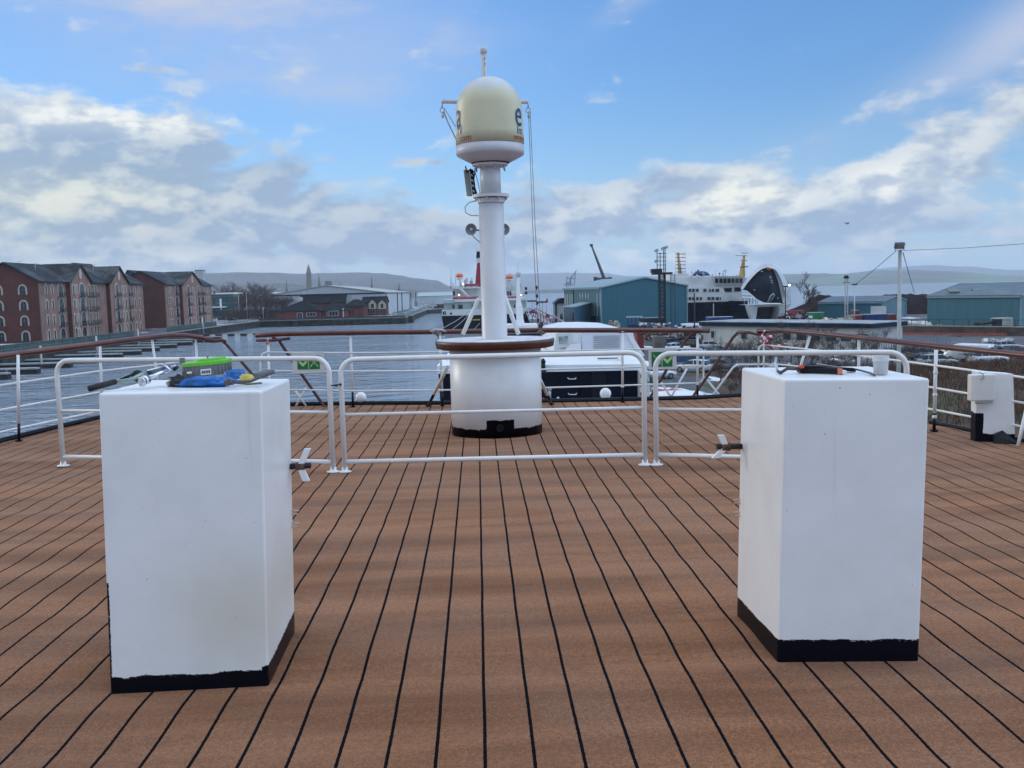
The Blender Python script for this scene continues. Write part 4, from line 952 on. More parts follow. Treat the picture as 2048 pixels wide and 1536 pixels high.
# ================================================================ buildings
M_slate = mat('slate roof', (.024, .028, .032), spec=.15, rough=.7, var=.3, vs=.15, hook=lambda B, o, c, bsdf: B.mix(B.mr(B.noise(B.map(o, scale=(1, 1, 2)), .12, 6, .7), .46, .62, 0, .6), c, (.12, .135, .145)))
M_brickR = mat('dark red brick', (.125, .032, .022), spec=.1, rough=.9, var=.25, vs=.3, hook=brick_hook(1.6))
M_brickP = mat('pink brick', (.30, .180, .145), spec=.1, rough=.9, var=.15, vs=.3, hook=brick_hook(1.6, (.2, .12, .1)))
M_cream = mat('cream stone', (.50, .425, .345), rough=.8, var=.15, vs=.6)
M_balc = mat('balcony iron', (.018, .022, .026), rough=.5, var=.1)
def arch_poly(w, h, k=7):
    pts = [(-w/2, 0), (w/2, 0), (w/2, h-w*.55)]
    for i in range(1, k): a = pi*i/k; pts.append((w/2*cos(a), h-w*.55+w*.55*sin(a)))
    pts.append((-w/2, h-w*.55)); return pts
def window(par, c, u, nrm, w, h, arched=True, balc=False, fr=.34):
    c, u, nrm = V(c), V(u).normalized(), V(nrm).normalized(); z = V((0, 0, 1))
    outer = arch_poly(w+2*fr, h+fr, 7) if arched else [(-w/2-fr, 0), (w/2+fr, 0), (w/2+fr, h+fr), (-w/2-fr, h+fr)]
    inner = arch_poly(w, h, 7) if arched else [(-w/2, 0), (w/2, 0), (w/2, h), (-w/2, h)]
    n = len(outer); mb = MB(); f = lambda p, d: c + u*p[0] + z*p[1] + nrm*d
    vs = [f(p, .12) for p in outer] + [f(p, .12) for p in inner] + [f(p, 0) for p in outer] + [f(p, -.0) for p in inner]
    fs = []
    for i in range(n):
        j = (i+1) % n
        if i != 0: fs += [(i, j, n+j, n+i), (i, 2*n+i, 2*n+j, j), (n+i, n+j, 3*n+j, 3*n+i)]
    mb.add(vs, fs); o = mb.build('window', M_cream, par)
    pm = MB(); pm.prism([f(p, .055) for p in inner], -nrm*.045); pm.build('pane', M_glass, o)
    fm = MB()
    if w > 1.0: fm.obox(f((-.05, 0), .06), u*.10, nrm*.03, z*(h*.97))
    fm.obox(f((-w/2, h*.55), .06), u*w, nrm*.03, z*.08); fm.build('frame', mat('window frame', (.10, .11, .12), rough=.5), o)
    if balc:
        bm = MB(); bw = w+.9
        bm.obox(f((-bw/2, -.12), .12), u*bw, nrm*.7, z*.10); bm.obox(f((-bw/2, 1.0), .78), u*bw, nrm*.04, z*.06)
        k = int(bw/.22)
        for i in range(k+1): bm.obox(f((-bw/2+bw*i/k-.02, 0), .78), u*.045, nrm*.03, z*1.0)
        bm.build('balcony', M_balc, o)
    return o
EV, RV = 7.25, 12.1     # eaves and ridge heights
def roof_slab(mb, a, b, c, d, t=.35):
    a, b, c, d = V(a), V(b), V(c), V(d); n = (b-a).cross(d-a).normalized()
    if n.z < 0: n = -n
    mb.prism([a, b, c, d] if (c-d).length > .01 else [a, b, c], n*t)
def block(label, x0, y0, y1, bays, wins, gable_cols, rows, ridge_dx=8.6, width=17.2):
    t = thing('apartment_block', label, 'building', (x0-width/2, (y0+y1)/2, ZG), 'brick apartment blocks on the quay')
    xb = x0-width; xr = x0-ridge_dx
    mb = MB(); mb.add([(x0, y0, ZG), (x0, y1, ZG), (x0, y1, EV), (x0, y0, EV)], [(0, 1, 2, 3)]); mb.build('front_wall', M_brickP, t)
    mb = MB()
    mb.add([(xb, y0, ZG), (x0, y0, ZG), (x0, y0, EV), (xr, y0, RV), (xb, y0, EV)], [(0, 1, 2, 3, 4)])
    mb.add([(xb, y1, ZG), (x0, y1, ZG), (x0, y1, EV), (xr, y1, RV), (xb, y1, EV)], [(4, 3, 2, 1, 0)])
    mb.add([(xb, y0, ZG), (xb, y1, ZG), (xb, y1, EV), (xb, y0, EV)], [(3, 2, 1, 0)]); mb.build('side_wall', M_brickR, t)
    mb = MB(); roof_slab(mb, (x0+.6, y0-.5, EV-.25), (x0+.6, y1+.5, EV-.25), (xr, y1+.5, RV), (xr, y0-.5, RV)); roof_slab(mb, (xb-.6, y0-.5, EV-.25), (xb-.6, y1+.5, EV-.25), (xr, y1+.5, RV), (xr, y0-.5, RV))
    rf = mb.build('roof', M_slate, t)
    mb = MB(); mb.obox((x0+.45, y0-.5, EV-.35), (.3, 0, 0), (0, y1-y0+1, 0), (0, 0, .3)); mb.build('gutter', M_black, t)
    for (a, b, proj_, z_) in bays:
        xf = x0+proj_; ym = (a+b)/2
        mb = MB(); mb.add([(xf, a, ZG), (xf, b, ZG), (xf, b, EV), (xf, ym, z_), (xf, a, EV)], [(0, 1, 2, 3, 4)]); mb.build('bay_front', M_brickP, t)
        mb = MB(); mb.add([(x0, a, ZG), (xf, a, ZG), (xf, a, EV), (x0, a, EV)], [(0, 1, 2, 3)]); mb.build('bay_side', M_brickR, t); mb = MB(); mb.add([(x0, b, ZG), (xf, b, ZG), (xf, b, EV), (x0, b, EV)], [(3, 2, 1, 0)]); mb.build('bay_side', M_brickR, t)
        mb = MB(); roof_slab(mb, (xf+.6, a-.4, EV-.3), (xf+.6, ym, z_+.15), (xr, ym, z_+.15), (xr, a-.4, EV-.3)); roof_slab(mb, (xf+.6, b+.4, EV-.3), (xf+.6, ym, z_+.15), (xr, ym, z_+.15), (xr, b+.4, EV-.3)); mb.build('bay_roof', M_slate, rf)
        if (b-a) > 12 and z_ > 11.9:
            mb = MB(); c = V((xf+.05, ym, z_-2.6)); mb.lathe([(.62, 0), (.95, 0), (.95, .14), (.62, .14)], c, 20, smooth=False, axis=(1, 0, 0), sy=1.5); ow = mb.build('oval_window', M_cream, t)
            mb = MB(); mb.lathe([(.62, .03), (.62, .10)], c, 20, smooth=False, axis=(1, 0, 0), sy=1.5); mb.build('pane', M_brickP, ow)
            for yy in (ym-3.0, ym+3.0):
                mb = MB(); mb.obox((xf, yy-.14, ZG), (.10, 0, 0), (0, .28, 0), (0, 0, EV-ZG-1)); mb.build('pilaster', M_cream, t)
    for (y, kind, proj_) in wins:
        for ri, zr in enumerate(rows):
            bottom = ri == len(rows)-1
            if kind == 'n': window(t, (x0+proj_, y, zr-1.2), (0, 1, 0), (1, 0, 0), 1.0, 2.4)
            if kind == 't': window(t, (x0+proj_, y, zr-(1.2 if bottom else 1.9)), (0, 1, 0), (1, 0, 0), 1.05, 2.4 if bottom else 3.1, False, not bottom, .22)
            if kind == 'b': window(t, (x0+proj_, y, zr-(1.2 if bottom else 1.9)), (0, 1, 0), (1, 0, 0), 2.9, 2.6 if bottom else 3.6, True, not bottom, .34)
    for (x, w_) in gable_cols:
        for zr in rows: window(t, (x, y0, zr-1.25), (1, 0, 0), (0, -1, 0), w_, 2.3, True, False, .38)
    # a pale corner strip
    mb = MB(); mb.obox((x0-.25, y0-.06, ZG), (.31, 0, 0), (0, .3, 0), (0, 0, EV-ZG-.4)); mb.build('corner_strip', mat('pale brick strip', (.22, .17, .15), rough=.8), t)
    return t
rows = (5.2, 1.2, -2.8, -6.7)
XA = -112.6
A1 = block('large brick apartment block at the far left with dark gable end and two pointed bays', XA, 253, 330, [(269, 283, 1.2, 12.1), (297.6, 313, 1.2, 12.1)],
    [(256.6, 'n', 0), (260.2, 'n', 0), (265.3, 'b', 0), (271.0, 'n', 1.2), (273.0, 'n', 1.2), (276.6, 'b', 1.2), (281.6, 't', 1.2), (287.4, 't', 0), (289.6, 't', 0), (303.0, 'b', 1.2), (308.0, 'n', 1.2), (310.4, 'n', 1.2), (316.2, 'b', 0), (321.8, 'n', 0), (326, 'n', 0)],
    [(-116.9, 1.55), (-123.1, 1.55), (-127.6, 1.55)], rows)
def yof(px, x=XA): 
    lo, hi = 100, 900
    for _ in range(40):
        m_ = (lo+hi)/2
        if proj((x, m_, 0))[0] < px: lo = m_
        else: hi = m_
    return lo
b0 = yof(332); b1 = yof(424); ba, bb = yof(360), yof(405, XA+1.2)
A2 = block('second brick apartment block beyond the gap with one pointed bay', XA, b0, b1, [(ba, bb, 1.2, 12.1)],
    [(yof(339), 'n', 0), (yof(343.5), 'n', 0), (yof(354), 'b', 0), (yof(378, XA+1.2), 'b', 1.2), (yof(387, XA+1.2), 'n', 1.2), (yof(398, XA+1.2), 'b', 1.2), (yof(406), 'b', 0), (yof(414), 'n', 0), (yof(418), 'n', 0)],
    [(-126.5, 1.55)], rows)
for zr in rows[:3]:
    mb = MB(); mb.obox((XA-5, b1, zr-1.6), (6, 0, 0), (0, 2.4, 0), (0, 0, .2)); mb.obox((XA-5, b1+2.3, zr-.5), (6, 0, 0), (0, .1, 0), (0, 0, .12)); mb.obox((XA+.9, b1, zr-1.6), (.1, 0, 0), (0, 2.4, 0), (0, 0, 1.2)); mb.build('corner_balcony', M_balc, A2)
# roofs of the rear ranges peeping over, with a few aerials
for (pa, pb, pk, yy, lab) in ((10, 40, 25, 300, 'low dark roof peak rising just behind the first gable'), (120, 175, 148, 330, 'flat topped roof lantern behind the large apartment block'), (248, 290, 256, 372, 'dark hipped roof seen in the gap between the apartment blocks'), (300, 330, 308, 400, 'small dark roof peak behind the second apartment block')):
    a, b = gx(pa, yy, 12), gx(pb, yy, 12); k = gx(pk, yy, 12); zt = {25: 526, 148: 525.5, 256: 540, 308: 543.5}[pk]; zt = at(pk, zt, yy).z
    mb = MB(); mb.prism([(a, yy, ZG), (b, yy, ZG), (b, yy, zt-3.2), (k+.4, yy, zt), (k-.4, yy, zt), (a, yy, zt-2)], (0, 14, 0))
    tag(mb.build('rear_building', M_slate, base=(k, yy, ZG)), lab, 'building')
for px, py, yy in ((38, 520, 290), (70, 524, 262), (186, 527, 300)):
    q = at(px, py, yy); mb = MB(); mb.tube([V((q.x, yy, q.z-4)), q], .06, n=4); mb.box(q+V((0, 0, -.4)), (1.4, .06, .06)); mb.box(q+V((.5, 0, -.4)), (.06, .06, .7))
    tag(mb.build('roof_aerial', M_steel, base=V((q.x, yy, q.z-4))), {38: 'thin television aerial above the leftmost gable', 70: 'thin television aerial on the long slate roof', 186: 'thin television aerial right of the first pointed bay'}[px], 'aerial')

def simple_roof_house(name, label, x0, x1, y0, y1, eave, ridge, wall, roof, axis='x', hip=0.0, over=.5, group=None, cat='building', z=ZG):
    t = thing(name, label, cat, ((x0+x1)/2, (y0+y1)/2, z), group); ym, xm = (y0+y1)/2, (x0+x1)/2
    mb = MB()
    if axis == 'x':
        r0, r1 = x0+hip, x1-hip
        base = [(x0, y0), (x1, y0), (x1, y1), (x0, y1)]; lo = [V((*p, z)) for p in base]; hi = [V((*p, eave)) for p in base]
        mb.add(lo+hi, [(0,1,5,4), (1,2,6,5), (2,3,7,6), (3,0,4,7)])
        if not hip: mb.add([(x0, y0, eave), (x0, y1, eave), (x0, ym, ridge), (x1, y0, eave), (x1, y1, eave), (x1, ym, ridge)], [(0, 2, 1), (3, 4, 5)])
        rb = MB(); e = eave-.15
        q = [V((x0-over, y0-over, e)), V((x1+over, y0-over, e)), V((x1+over, y1+over, e)), V((x0-over, y1+over, e))]; ra, rc = V((r0-(0 if hip else over), ym, ridge)), V((r1+(0 if hip else over), ym, ridge))
        for f in ([q[0], q[1], rc, ra], [q[2], q[3], ra, rc]): roof_slab(rb, *f, t=.25)
        if hip: rb.prism([q[0], ra, q[3]], (0, 0, .25)); rb.prism([q[1], q[2], rc], (0, 0, .25))
    else:
        r0, r1 = y0+hip, y1-hip
        base = [(x0, y0), (x1, y0), (x1, y1), (x0, y1)]; lo = [V((*p, z)) for p in base]; hi = [V((*p, eave)) for p in base]
        mb.add(lo+hi, [(0,1,5,4), (1,2,6,5), (2,3,7,6), (3,0,4,7)])
        if not hip: mb.add([(x0, y0, eave), (x1, y0, eave), (xm, y0, ridge), (x0, y1, eave), (x1, y1, eave), (xm, y1, ridge)], [(0, 1, 2), (3, 5, 4)])
        rb = MB(); e = eave-.15
        q = [V((x0-over, y0-over, e)), V((x1+over, y0-over, e)), V((x1+over, y1+over, e)), V((x0-over, y1+over, e))]; ra, rc = V((xm, r0-(0 if hip else over), ridge)), V((xm, r1+(0 if hip else over), ridge))
        for f in ([q[0], q[3], rc, ra], [q[1], q[2], rc, ra]): roof_slab(rb, *f, t=.25)
        if hip: rb.prism([q[0], q[1], ra], (0, 0, .25)); rb.prism([q[3], q[2], rc], (0, 0, .25))
    mb.build('wall', wall, t); rb.build('roof', roof, t); return t
def P2(px, y, z=ZG): return gx(px, y, z)
def zat(px, py, y): return at(px, py, y).z
M_darkroof = mat('dark tile roof', (.013, .016, .020), spec=.08, rough=.85, var=.25, vs=.3)
M_redb = mat('red brick', (.16, .036, .022), spec=.1, rough=.9, var=.2, vs=.4, hook=brick_hook(1.4))
M_whitew = mat('white render', (.55, .55, .53), rough=.7, var=.1, vs=.5)
def flat_win(t, x, y, z, w, h, m=M_glass, nx=2, name='window', frame=M_whitew):
    fb = MB(); fb.box((x, y-.06, z), (w+.3, .12, h+.3)); o = fb.build(name, frame, t)
    mb = MB()
    for i in range(nx): mb.box((x-w/2+w*(i+.5)/nx, y-.14, z), (w/nx-.12, .04, h)); 
    mb.build('pane', m, o); return o
# low brick houses on the pier
yy = 436; h1 = simple_roof_house('brick_bungalow', 'low red brick bungalow with hipped dark roof and white cupola on the pier', P2(553, yy), P2(640, yy), yy, yy+22, zat(600, 622, yy), zat(600, 602, yy+11), M_redb, M_darkroof, 'x', 10)
flat_win(h1, P2(600, yy), yy, ZG+1.4, 2.2, 2.6, name='door'); flat_win(h1, P2(623, yy), yy, ZG+1.9, 4.0, 1.3, nx=3)
mb = MB(); x = P2(602, yy+11); mb.box((x, yy+11, zat(602, 597.5, yy+11)-.6), (2.0, 2.0, 2.6)); mb.build('cupola', M_whitew, h1)
yy = 438; h2 = simple_roof_house('brick_bungalow', 'low red brick bungalow with white bay window on the pier', P2(640, yy), P2(688, yy), yy, yy+20, zat(660, 622, yy), zat(660, 607, yy+10), M_redb, M_darkroof, 'x', 4)
flat_win(h2, P2(668, yy), yy-.8, ZG+2.1, 4.0, 2.0, nx=3, name='bay_window'); flat_win(h2, P2(658, yy), yy, ZG+2.0, 1.5, 1.6); 
mb = MB(); mb.box((P2(687, yy), yy-.05, ZG+2.0), (.5, .3, 4.6)); mb.build('corner_post', M_whitew, h2)
yy = 480; simple_roof_house('brick_hall', 'long hall with big dark roof behind the bungalows', P2(600, yy), P2(690, yy), yy, yy+24, zat(640, 606, yy), zat(640, 580.5, yy+12), M_redb, M_darkroof, 'x')
yy = 455; h3 = simple_roof_house('brick_house', 'red brick house with plain dark roof right of the bungalows', P2(690, yy), P2(727, yy), yy, yy+20, zat(700, 613, yy), zat(700, 600, yy+10), M_redb, M_darkroof, 'x', 3)
flat_win(h3, P2(699, yy), yy, ZG+2.4, 1.0, 1.3, nx=1, frame=M_redb); flat_win(h3, P2(706, yy), yy, ZG+2.4, .8, 1.3, nx=1, frame=M_redb)
yy = 478; h4 = simple_roof_house('cottage_row', 'row of red brick houses with cream gables beside the grey shed', P2(725, yy), P2(771, yy), yy, yy+18, zat(740, 606, yy), zat(740, 594, yy+9), M_redb, M_darkroof, 'x')
for px in (746, 765):
    x = P2(px, yy); zt = zat(px, 599, yy); mb = MB(); mb.prism([(x-1.9, yy-.8, zt-4.6), (x+1.9, yy-.8, zt-4.6), (x+1.9, yy-.8, zt-2.0), (x, yy-.8, zt), (x-1.9, yy-.8, zt-2.0)], (0, .7, 0)); gw = mb.build('gable', M_cream, h4)
    mb = MB(); mb.box((x, yy-.85, zt-3.1), (1.3, .1, 2.0)); mb.build('pane', M_glass, gw)
    mb = MB(); roof_slab(mb, (x-2.4, yy-1.1, zt-2.4), (x, yy-1.1, zt+.3), (x, yy+6, zt+.3), (x-2.4, yy+6, zt-2.4), .2); roof_slab(mb, (x+2.4, yy-1.1, zt-2.4), (x, yy-1.1, zt+.3), (x, yy+6, zt+.3), (x+2.4, yy+6, zt-2.4), .2); mb.build('gable_roof', M_darkroof, h4)
for i in range(7):
    flat_win(h4, P2(733+i*5.0, yy), yy-.05, ZG+2.2, .8, 3.0, nx=1, frame=mat('pink brick trim', (.30, .17, .14)))
# grey shed with white doors
ys0, ys1 = 487, 660; xs1 = P2(771, ys0); xs0 = P2(538, ys0); ev = zat(771, 584.5, ys0); rz = zat(685, 570.5, ys0)
M_shedw = mat('pale shed cladding', (.50, .53, .56), rough=.6, var=.08, vs=.1, hook=sheet_hook(3.0, .08, (.3, .33, .36)))
M_shedr = mat('pale green roof', (.38, .41, .36), rough=.6, var=.1, vs=.05)
t = simple_roof_house('harbour_shed', 'huge pale grey shed with low pitched roof and dark door posts', xs0, xs1, ys0, ys1, ev, rz, M_shedw, M_shedr, 'y')
for px in (771.5, 794, 803, 821, 831):
    y = yof(px, xs1); mb = MB(); mb.box((xs1+.2, y, (ev+ZG)/2), (.5, 1.1, ev-ZG)); mb.build('door_post', M_black, t)
mb = MB(); mb.box((xs1+.15, (ys0+ys1)/2, ev-.3), (.3, ys1-ys0, .6)); mb.build('dark_band', M_black, t)
mb = MB(); mb.box(((xs0+xs1)/2, ys0-.15, ev-.3), ((xs1-xs0), .3, .6)); mb.build('dark_band', M_black, t)
simple_roof_house('harbour_shed', 'small pale lean-to at the far end of the grey shed', xs1-14, xs1+2, 662, 676, zat(836, 598, 665), zat(836, 596, 665), M_shedw, M_shedr, 'y')
simple_roof_house('harbour_shed', 'long low pale green roof far across the water left of the white ferry', P2(835, 900), P2(925, 900), 900, 960, zat(860, 592, 900), zat(860, 585, 930), M_shedw, mat('mint roof', (.36, .44, .42), rough=.6), 'x')
# glass office
yy = 520; t = thing('glass_office', 'green glass office block with white roof edge behind the second apartment block', 'building', (P2(450, yy), yy, ZG)); x0, x1 = P2(420, yy), P2(468, yy); zt = zat(450, 588, yy)
mb = MB(); mb.box(((x0+x1)/2, yy+9, (zt+ZG)/2), (x1-x0, 18, zt-ZG)); mb.build('wall', mat('teal glass', (.030, .085, .085), rough=.15, var=.3, vs=.2, hook=lambda B, o, c, bsdf: B.mix(B.m('LESS_THAN', B.m('FRACT', B.m('MULTIPLY', B.sep(o)[2], .27)), .12), c, (.12, .19, .19))), t)
mb = MB(); mb.box(((x0+x1)/2, yy+8.5, zt+.3), (x1-x0+2, 21, .8)); mb.build('roof', M_white, t)
mb = MB(); mb.box((P2(444, yy), yy-1, ZG+7), (.9, .6, 6)); mb.build('column', M_white, t); mb = MB(); mb.box((P2(438, yy), yy-2, ZG+5.6), (9, 4, .6)); mb.build('canopy', M_white, t)
yy = 560; t = simple_roof_house('office_block', 'low block with pale roof edge among the bare trees', P2(540, yy), P2(602, yy), yy, yy+14, zat(570, 588, yy), zat(570, 585, yy), mat('grey brown wall', (.12, .11, .11)), mat('pale roof edge', (.5, .52, .53)), 'x')
# tower block, church towers and steeples of the far town
def far_box(name, label, px0, px1, pyt, y, m, cat='building', pyb=None, grp=None):
    a, b = P2(px0, y), P2(px1, y); zt = zat((px0+px1)/2, pyt, y); mb = MB(); mb.box(((a+b)/2, y+(b-a)/2, (zt+ZG)/2), (b-a, b-a, zt-ZG)); return tag(mb.build(name, m, base=((a+b)/2, y, ZG)), label, cat, grp)
M_far = mat('far grey stone', (.16, .15, .14), rough=.9, var=.2, vs=.1)
t = thing('tower_block', 'pale slab tower block behind the apartment roofs', 'building', (P2(401, 1250), 1250, ZG)); a, b = P2(393, 1250), P2(409, 1250); zt = zat(401, 541, 1250)
mb = MB(); mb.box(((a+b)/2, 1256, (zt+ZG)/2), (b-a, 12, zt-ZG)); mb.build('wall', mat('pale tower', (.42, .44, .46), rough=.8, hook=lambda B, o, c, bsdf: B.mix(B.m('LESS_THAN', B.m('FRACT', B.m('MULTIPLY', B.sep(o)[2], .33)), .35), c, (.3, .32, .35))), t); mb = MB(); mb.box(((a+b)/2, 1256, zt+.3), (b-a+.3, 12.4, 1.2)); mb.build('roof', M_far, t)
def steeple(label, px, pyt, pyb, y, wpx, m, kind='spire'):
    x = P2(px, y); zt = zat(px, pyt, y); w = wpx*y/1920; t = thing('church_tower', label, 'church tower', (x, y, ZG), 'towers and steeples of the far town')
    if kind == 'clock':
        zs = zt-(zt-ZG)*.20; mb = MB(); mb.loft([[V((x+sx*w/2*k, y+sy_*w/2*k, z_)) for sx, sy_ in ((-1,-1), (1,-1), (1,1), (-1,1))] for z_, k in ((ZG, 1.05), (zs-9, 1.0), (zs-8.6, .92), (zs-2, .88), (zs-1.6, 1.0), (zs, .95))], smooth=False); mb.build('tower', m, t)
        mb = MB(); mb.lathe([(w*.44, zs-.2), (w*.42, zs+(zt-zs)*.22), (w*.28, zs+(zt-zs)*.5), (w*.10, zs+(zt-zs)*.78), (w*.09, zs+(zt-zs)*.86), (.05, zt)], (x, y, 0), 8, smooth=False); mb.build('dome_roof', m, t)
    else:
        zs = ZG+(zt-ZG)*.42; mb = MB(); mb.box((x, y, (ZG+zs)/2), (w, w, zs-ZG)); mb.build('tower', m, t)
        mb = MB(); mb.lathe([(w*.62, zs), (w*.25, zs+(zt-zs)*.5), (.06, zt)], (x, y, 0), 8, smooth=False); mb.build('spire', m, t)
    return t
steeple('tall square clock tower with domed top, tallest on the far skyline', 620.5, 527, 580, 950, 9.5, mat('tower stone', (.24, .22, .20), rough=.9, var=.2), 'clock')
steeple('small pointed steeple left of the tall clock tower', 575, 559, 585, 1000, 6, M_far)
steeple('faint slim steeple just right of the tall clock tower', 640, 546, 585, 1500, 7, M_far)
steeple('pointed steeple rising behind the middle of the grey shed roof', 745, 552, 585, 1150, 7, M_far)
steeple('blunt dark steeple near the right end of the grey shed', 799, 564, 590, 1200, 8, M_far)
steeple('tiny pointed turret over the ridge of the grey shed', 681, 565, 585, 1050, 5, M_far)
far_box('town_block', 'faint pale building in the haze right of the clock tower', 652, 664, 562, 1500, M_far)
# low sheds and boats on the far shore between pier and ferry
for px, w_, py, mm_, lab in ((848, 10, 604, M_whitew, 'small white boat moored beyond the grey shed'), (864, 12, 603, M_redb, 'small red hulled boat moored beyond the grey shed')):
    y = 700; x = P2(px, y, ZW); L = w_*y/1920*2; mb = MB()
    mb.loft([[V((x+L*(k-.5), y-b_, ZW+.2)), V((x+L*(k-.5), y+b_, ZW+.2)), V((x+L*(k-.5), y+b_*1.4, ZW+z_)), V((x+L*(k-.5), y-b_*1.4, ZW+z_))] for k, b_, z_ in ((0, .8, 1.6), (.5, 1.2, 1.3), (.85, .8, 1.8), (1, .1, 2.3))], smooth=False); mb.box((x-L*.1, y, ZW+2.3), (L*.3, 1.6, 1.4)); tag(mb.build('moored_boat', mm_, base=(x, y, ZW)), lab, 'boat', 'far moored boats')
mb = MB(); mb.obox((P2(868, 640, ZW), 640, ZW), (30, 0, 0), (0, 20, 0), (0, 0, 3.8)); mb.obox((P2(874, 640, ZW), 640.5, ZW+3.8), (14, 0, 0), (0, 14, 0), (0, 0, 1.4)); tag(mb.build('far_jetty', M_stone, base=(P2(880, 640), 640, ZW)), 'dark low jetty poking out to the left of the white ferry', 'jetty')

# ---------------------------------------------------------------- pontoons with fingers and floats
M_pont = mat('pontoon deck', (.32, .34, .33), rough=.7, var=.2, vs=.5)
t = thing('pontoon_walkway', 'long floating walkway beside the left quay wall', 'pontoon', (-98, 230, ZW)); mb = MB(); mb.obox((-99, 110, ZW+.85), (2.2, 0, 0), (1, 250, 0), (0, 0, .3)); mb.build('deck', M_pont, t); mb = MB(); mb.obox((-98.9, 110, ZW-.3), (2.0, 0, 0), (1, 250, 0), (0, 0, 1.14)); mb.build('float', M_blackr, t)
prev = None
ORD = ['first', 'second', 'third', 'fourth', 'fifth', 'sixth', 'seventh', 'eighth', 'ninth', 'tenth', 'eleventh', 'twelfth', 'thirteenth', 'fourteenth', 'fifteenth', 'sixteenth', 'seventeenth', 'eighteenth', 'nineteenth', 'twentieth'] + ['twenty '+k for k in ('first', 'second', 'third', 'fourth', 'fifth', 'sixth', 'seventh', 'eighth', 'ninth')] + ['thirtieth', 'thirty first', 'thirty second']
fy = [126, 140, 153, 164, 175, 189, 202, 216, 228, 241, 255, 269, 284, 299]
for i, y in enumerate(fy):
    t = thing('pontoon_finger', 'floating pontoon finger on black floats, %s nearest in the left basin' % ORD[i], 'pontoon', (-88, y, ZW), 'pontoon fingers in the left basin')
    mb = MB(); mb.obox((-97, y, ZW+.85), (17.5, 0, 0), (0, 1.6, 0), (0, 0, .28)); mb.build('deck', M_pont, t)
    for xx in (-96.5, -90.6, -84.6):
        mb = MB(); mb.obox((xx, y+.05, ZW-.3), (5.2 if xx > -85 else 5.0, 0, 0), (0, 1.5, 0), (0, 0, 1.14)); mb.build('float', M_blackr, t)  # real floats, made longer and taller to take in their dark water reflections
for i in range(9):
    y = 325; x0 = P2(400+i*12.5, y, ZW); t = thing('pontoon_float', '%s float of the far cross pontoon, %s from the left' % ('black' if i % 2 else 'white', ORD[i]), 'pontoon', (x0, y, ZW), 'floats of the far cross pontoon')
    mb = MB(); mb.box((x0, y, ZW+.3), (1.5, 1.2, .8)); mb.build('block', M_blackr if i % 2 else M_whitew, t)
mb = MB(); mb.obox((P2(395, 327, ZW), 327, ZW+.2), (22, 0, 0), (0, 1, 0), (0, 0, .5)); tag(mb.build('cross_pontoon', M_blackr, base=(P2(440, 327), 327, ZW)), 'dark cross pontoon ahead of the stone quay corner', 'pontoon')
for px, pyb, pyt, y in ((84, 690, 683, 190), (195, 678, 668, 225), (278, 672, 655, 262), (407, 670, 648, 330), (435, 668, 650, 360)):
    x = P2(px, y, ZW); zt = {84: -6.6, 195: -6.2, 278: -6.0, 407: -4.5, 435: -5.5}[px]; mb = MB(); mb.tube([(x, y, ZW-1), (x, y, zt)], .22, n=8)
    tag(mb.build('mooring_pile', M_steel, base=(x, y, ZW)), 'pale steel pile standing %s by the left quay' % {84: 'nearest the big gable', 195: 'below the first pointed bay', 278: 'below the gap between the blocks', 407: 'below the second apartment block', 435: 'farthest out'}[px], 'pile', 'steel piles along the left quay')
# ---------------------------------------------------------------- lamp posts
def lamp_post(label, px, pyt, y, r=.11, z=ZG, arm=1.2, grp='street lamps on the far quay'):
    x = P2(px, y); zt = zat(px, pyt, y); t = thing('street_lamp', label, 'street lamp', (x, y, z), grp)
    mb = MB(); mb.tube([(x, y, z), (x, y, zt)], [r*1.2, r*.7], n=6); mb.build('post', M_steel, t)
    mb = MB(); mb.tube([(x, y, zt), (x+arm, y, zt+.2)], r*.5, n=5); mb.box((x+arm, y, zt+.15), (.9, .3, .18)); mb.build('lamp_head', M_steel, t)
lamp_post('street lamp among the bare trees, tall and leftmost', 479, 588, 470); lamp_post('tallest street lamp in front of the bare trees', 495, 585, 455)
lamp_post('street lamp right of the white parked cars', 519, 591, 470); lamp_post('street lamp close to the brown bushes by the bungalow', 527, 616, 440, arm=.6)
lamp_post('street lamp against the dark hall trees', 568, 590, 480)

# ---------------------------------------------------------------- bare trees
M_bark = mat('bare bark', (.075, .058, .050), rough=.9, var=.3, vs=1.5); M_twig = mat('brown twigs', (.085, .060, .055), rough=.95, var=.35, vs=.4)
def make_tree(name, label, H, seed, spread=.42, twigs=1.0, thick=.022, up=.5, levels=5, tw=.012, mt=None, mtw=None):
    rnd = random.Random(seed); t = thing(name, label, 'tree', (0, 0, 0), local=True); tr = MB(); cr = MB()
    def limb(p, d, L, r, lv):
        q = p; pts = [p]; rs = [r]
        for s in range(3):
            d = (d + V((rnd.uniform(-1, 1), rnd.uniform(-1, 1), rnd.uniform(-.3, .8)*up))*.16).normalized(); q = q + d*(L/3); pts.append(q); rs.append(r*(1-.2*(s+1)))
        (tr if lv < 2 else cr).tube(pts, rs, n=5 if lv < 2 else 3, caps=False, smooth=False)
        if lv >= levels: return
        nb = 3 if lv < levels-1 else max(2, int(3*twigs))
        for _ in range(nb+(1 if lv == 0 else 0)):
            k = rnd.choice((1, 2, 3, 3)); a = rnd.uniform(0, 2*pi); sp = rnd.uniform(.5, 1.0)*spread*2
            nd = (d + V((cos(a), sin(a), rnd.uniform(-.1, .35)))*sp).normalized(); limb(pts[k], nd, L*rnd.uniform(.58, .80), max(tw, rs[k]*.6), lv+1)
    limb(V((0, 0, 0)), V((0, 0, 1)), H*.34, H*thick, 0)
    tr.build('trunk', mt or M_bark, t); cr.build('crown', mtw or M_twig, t); return t
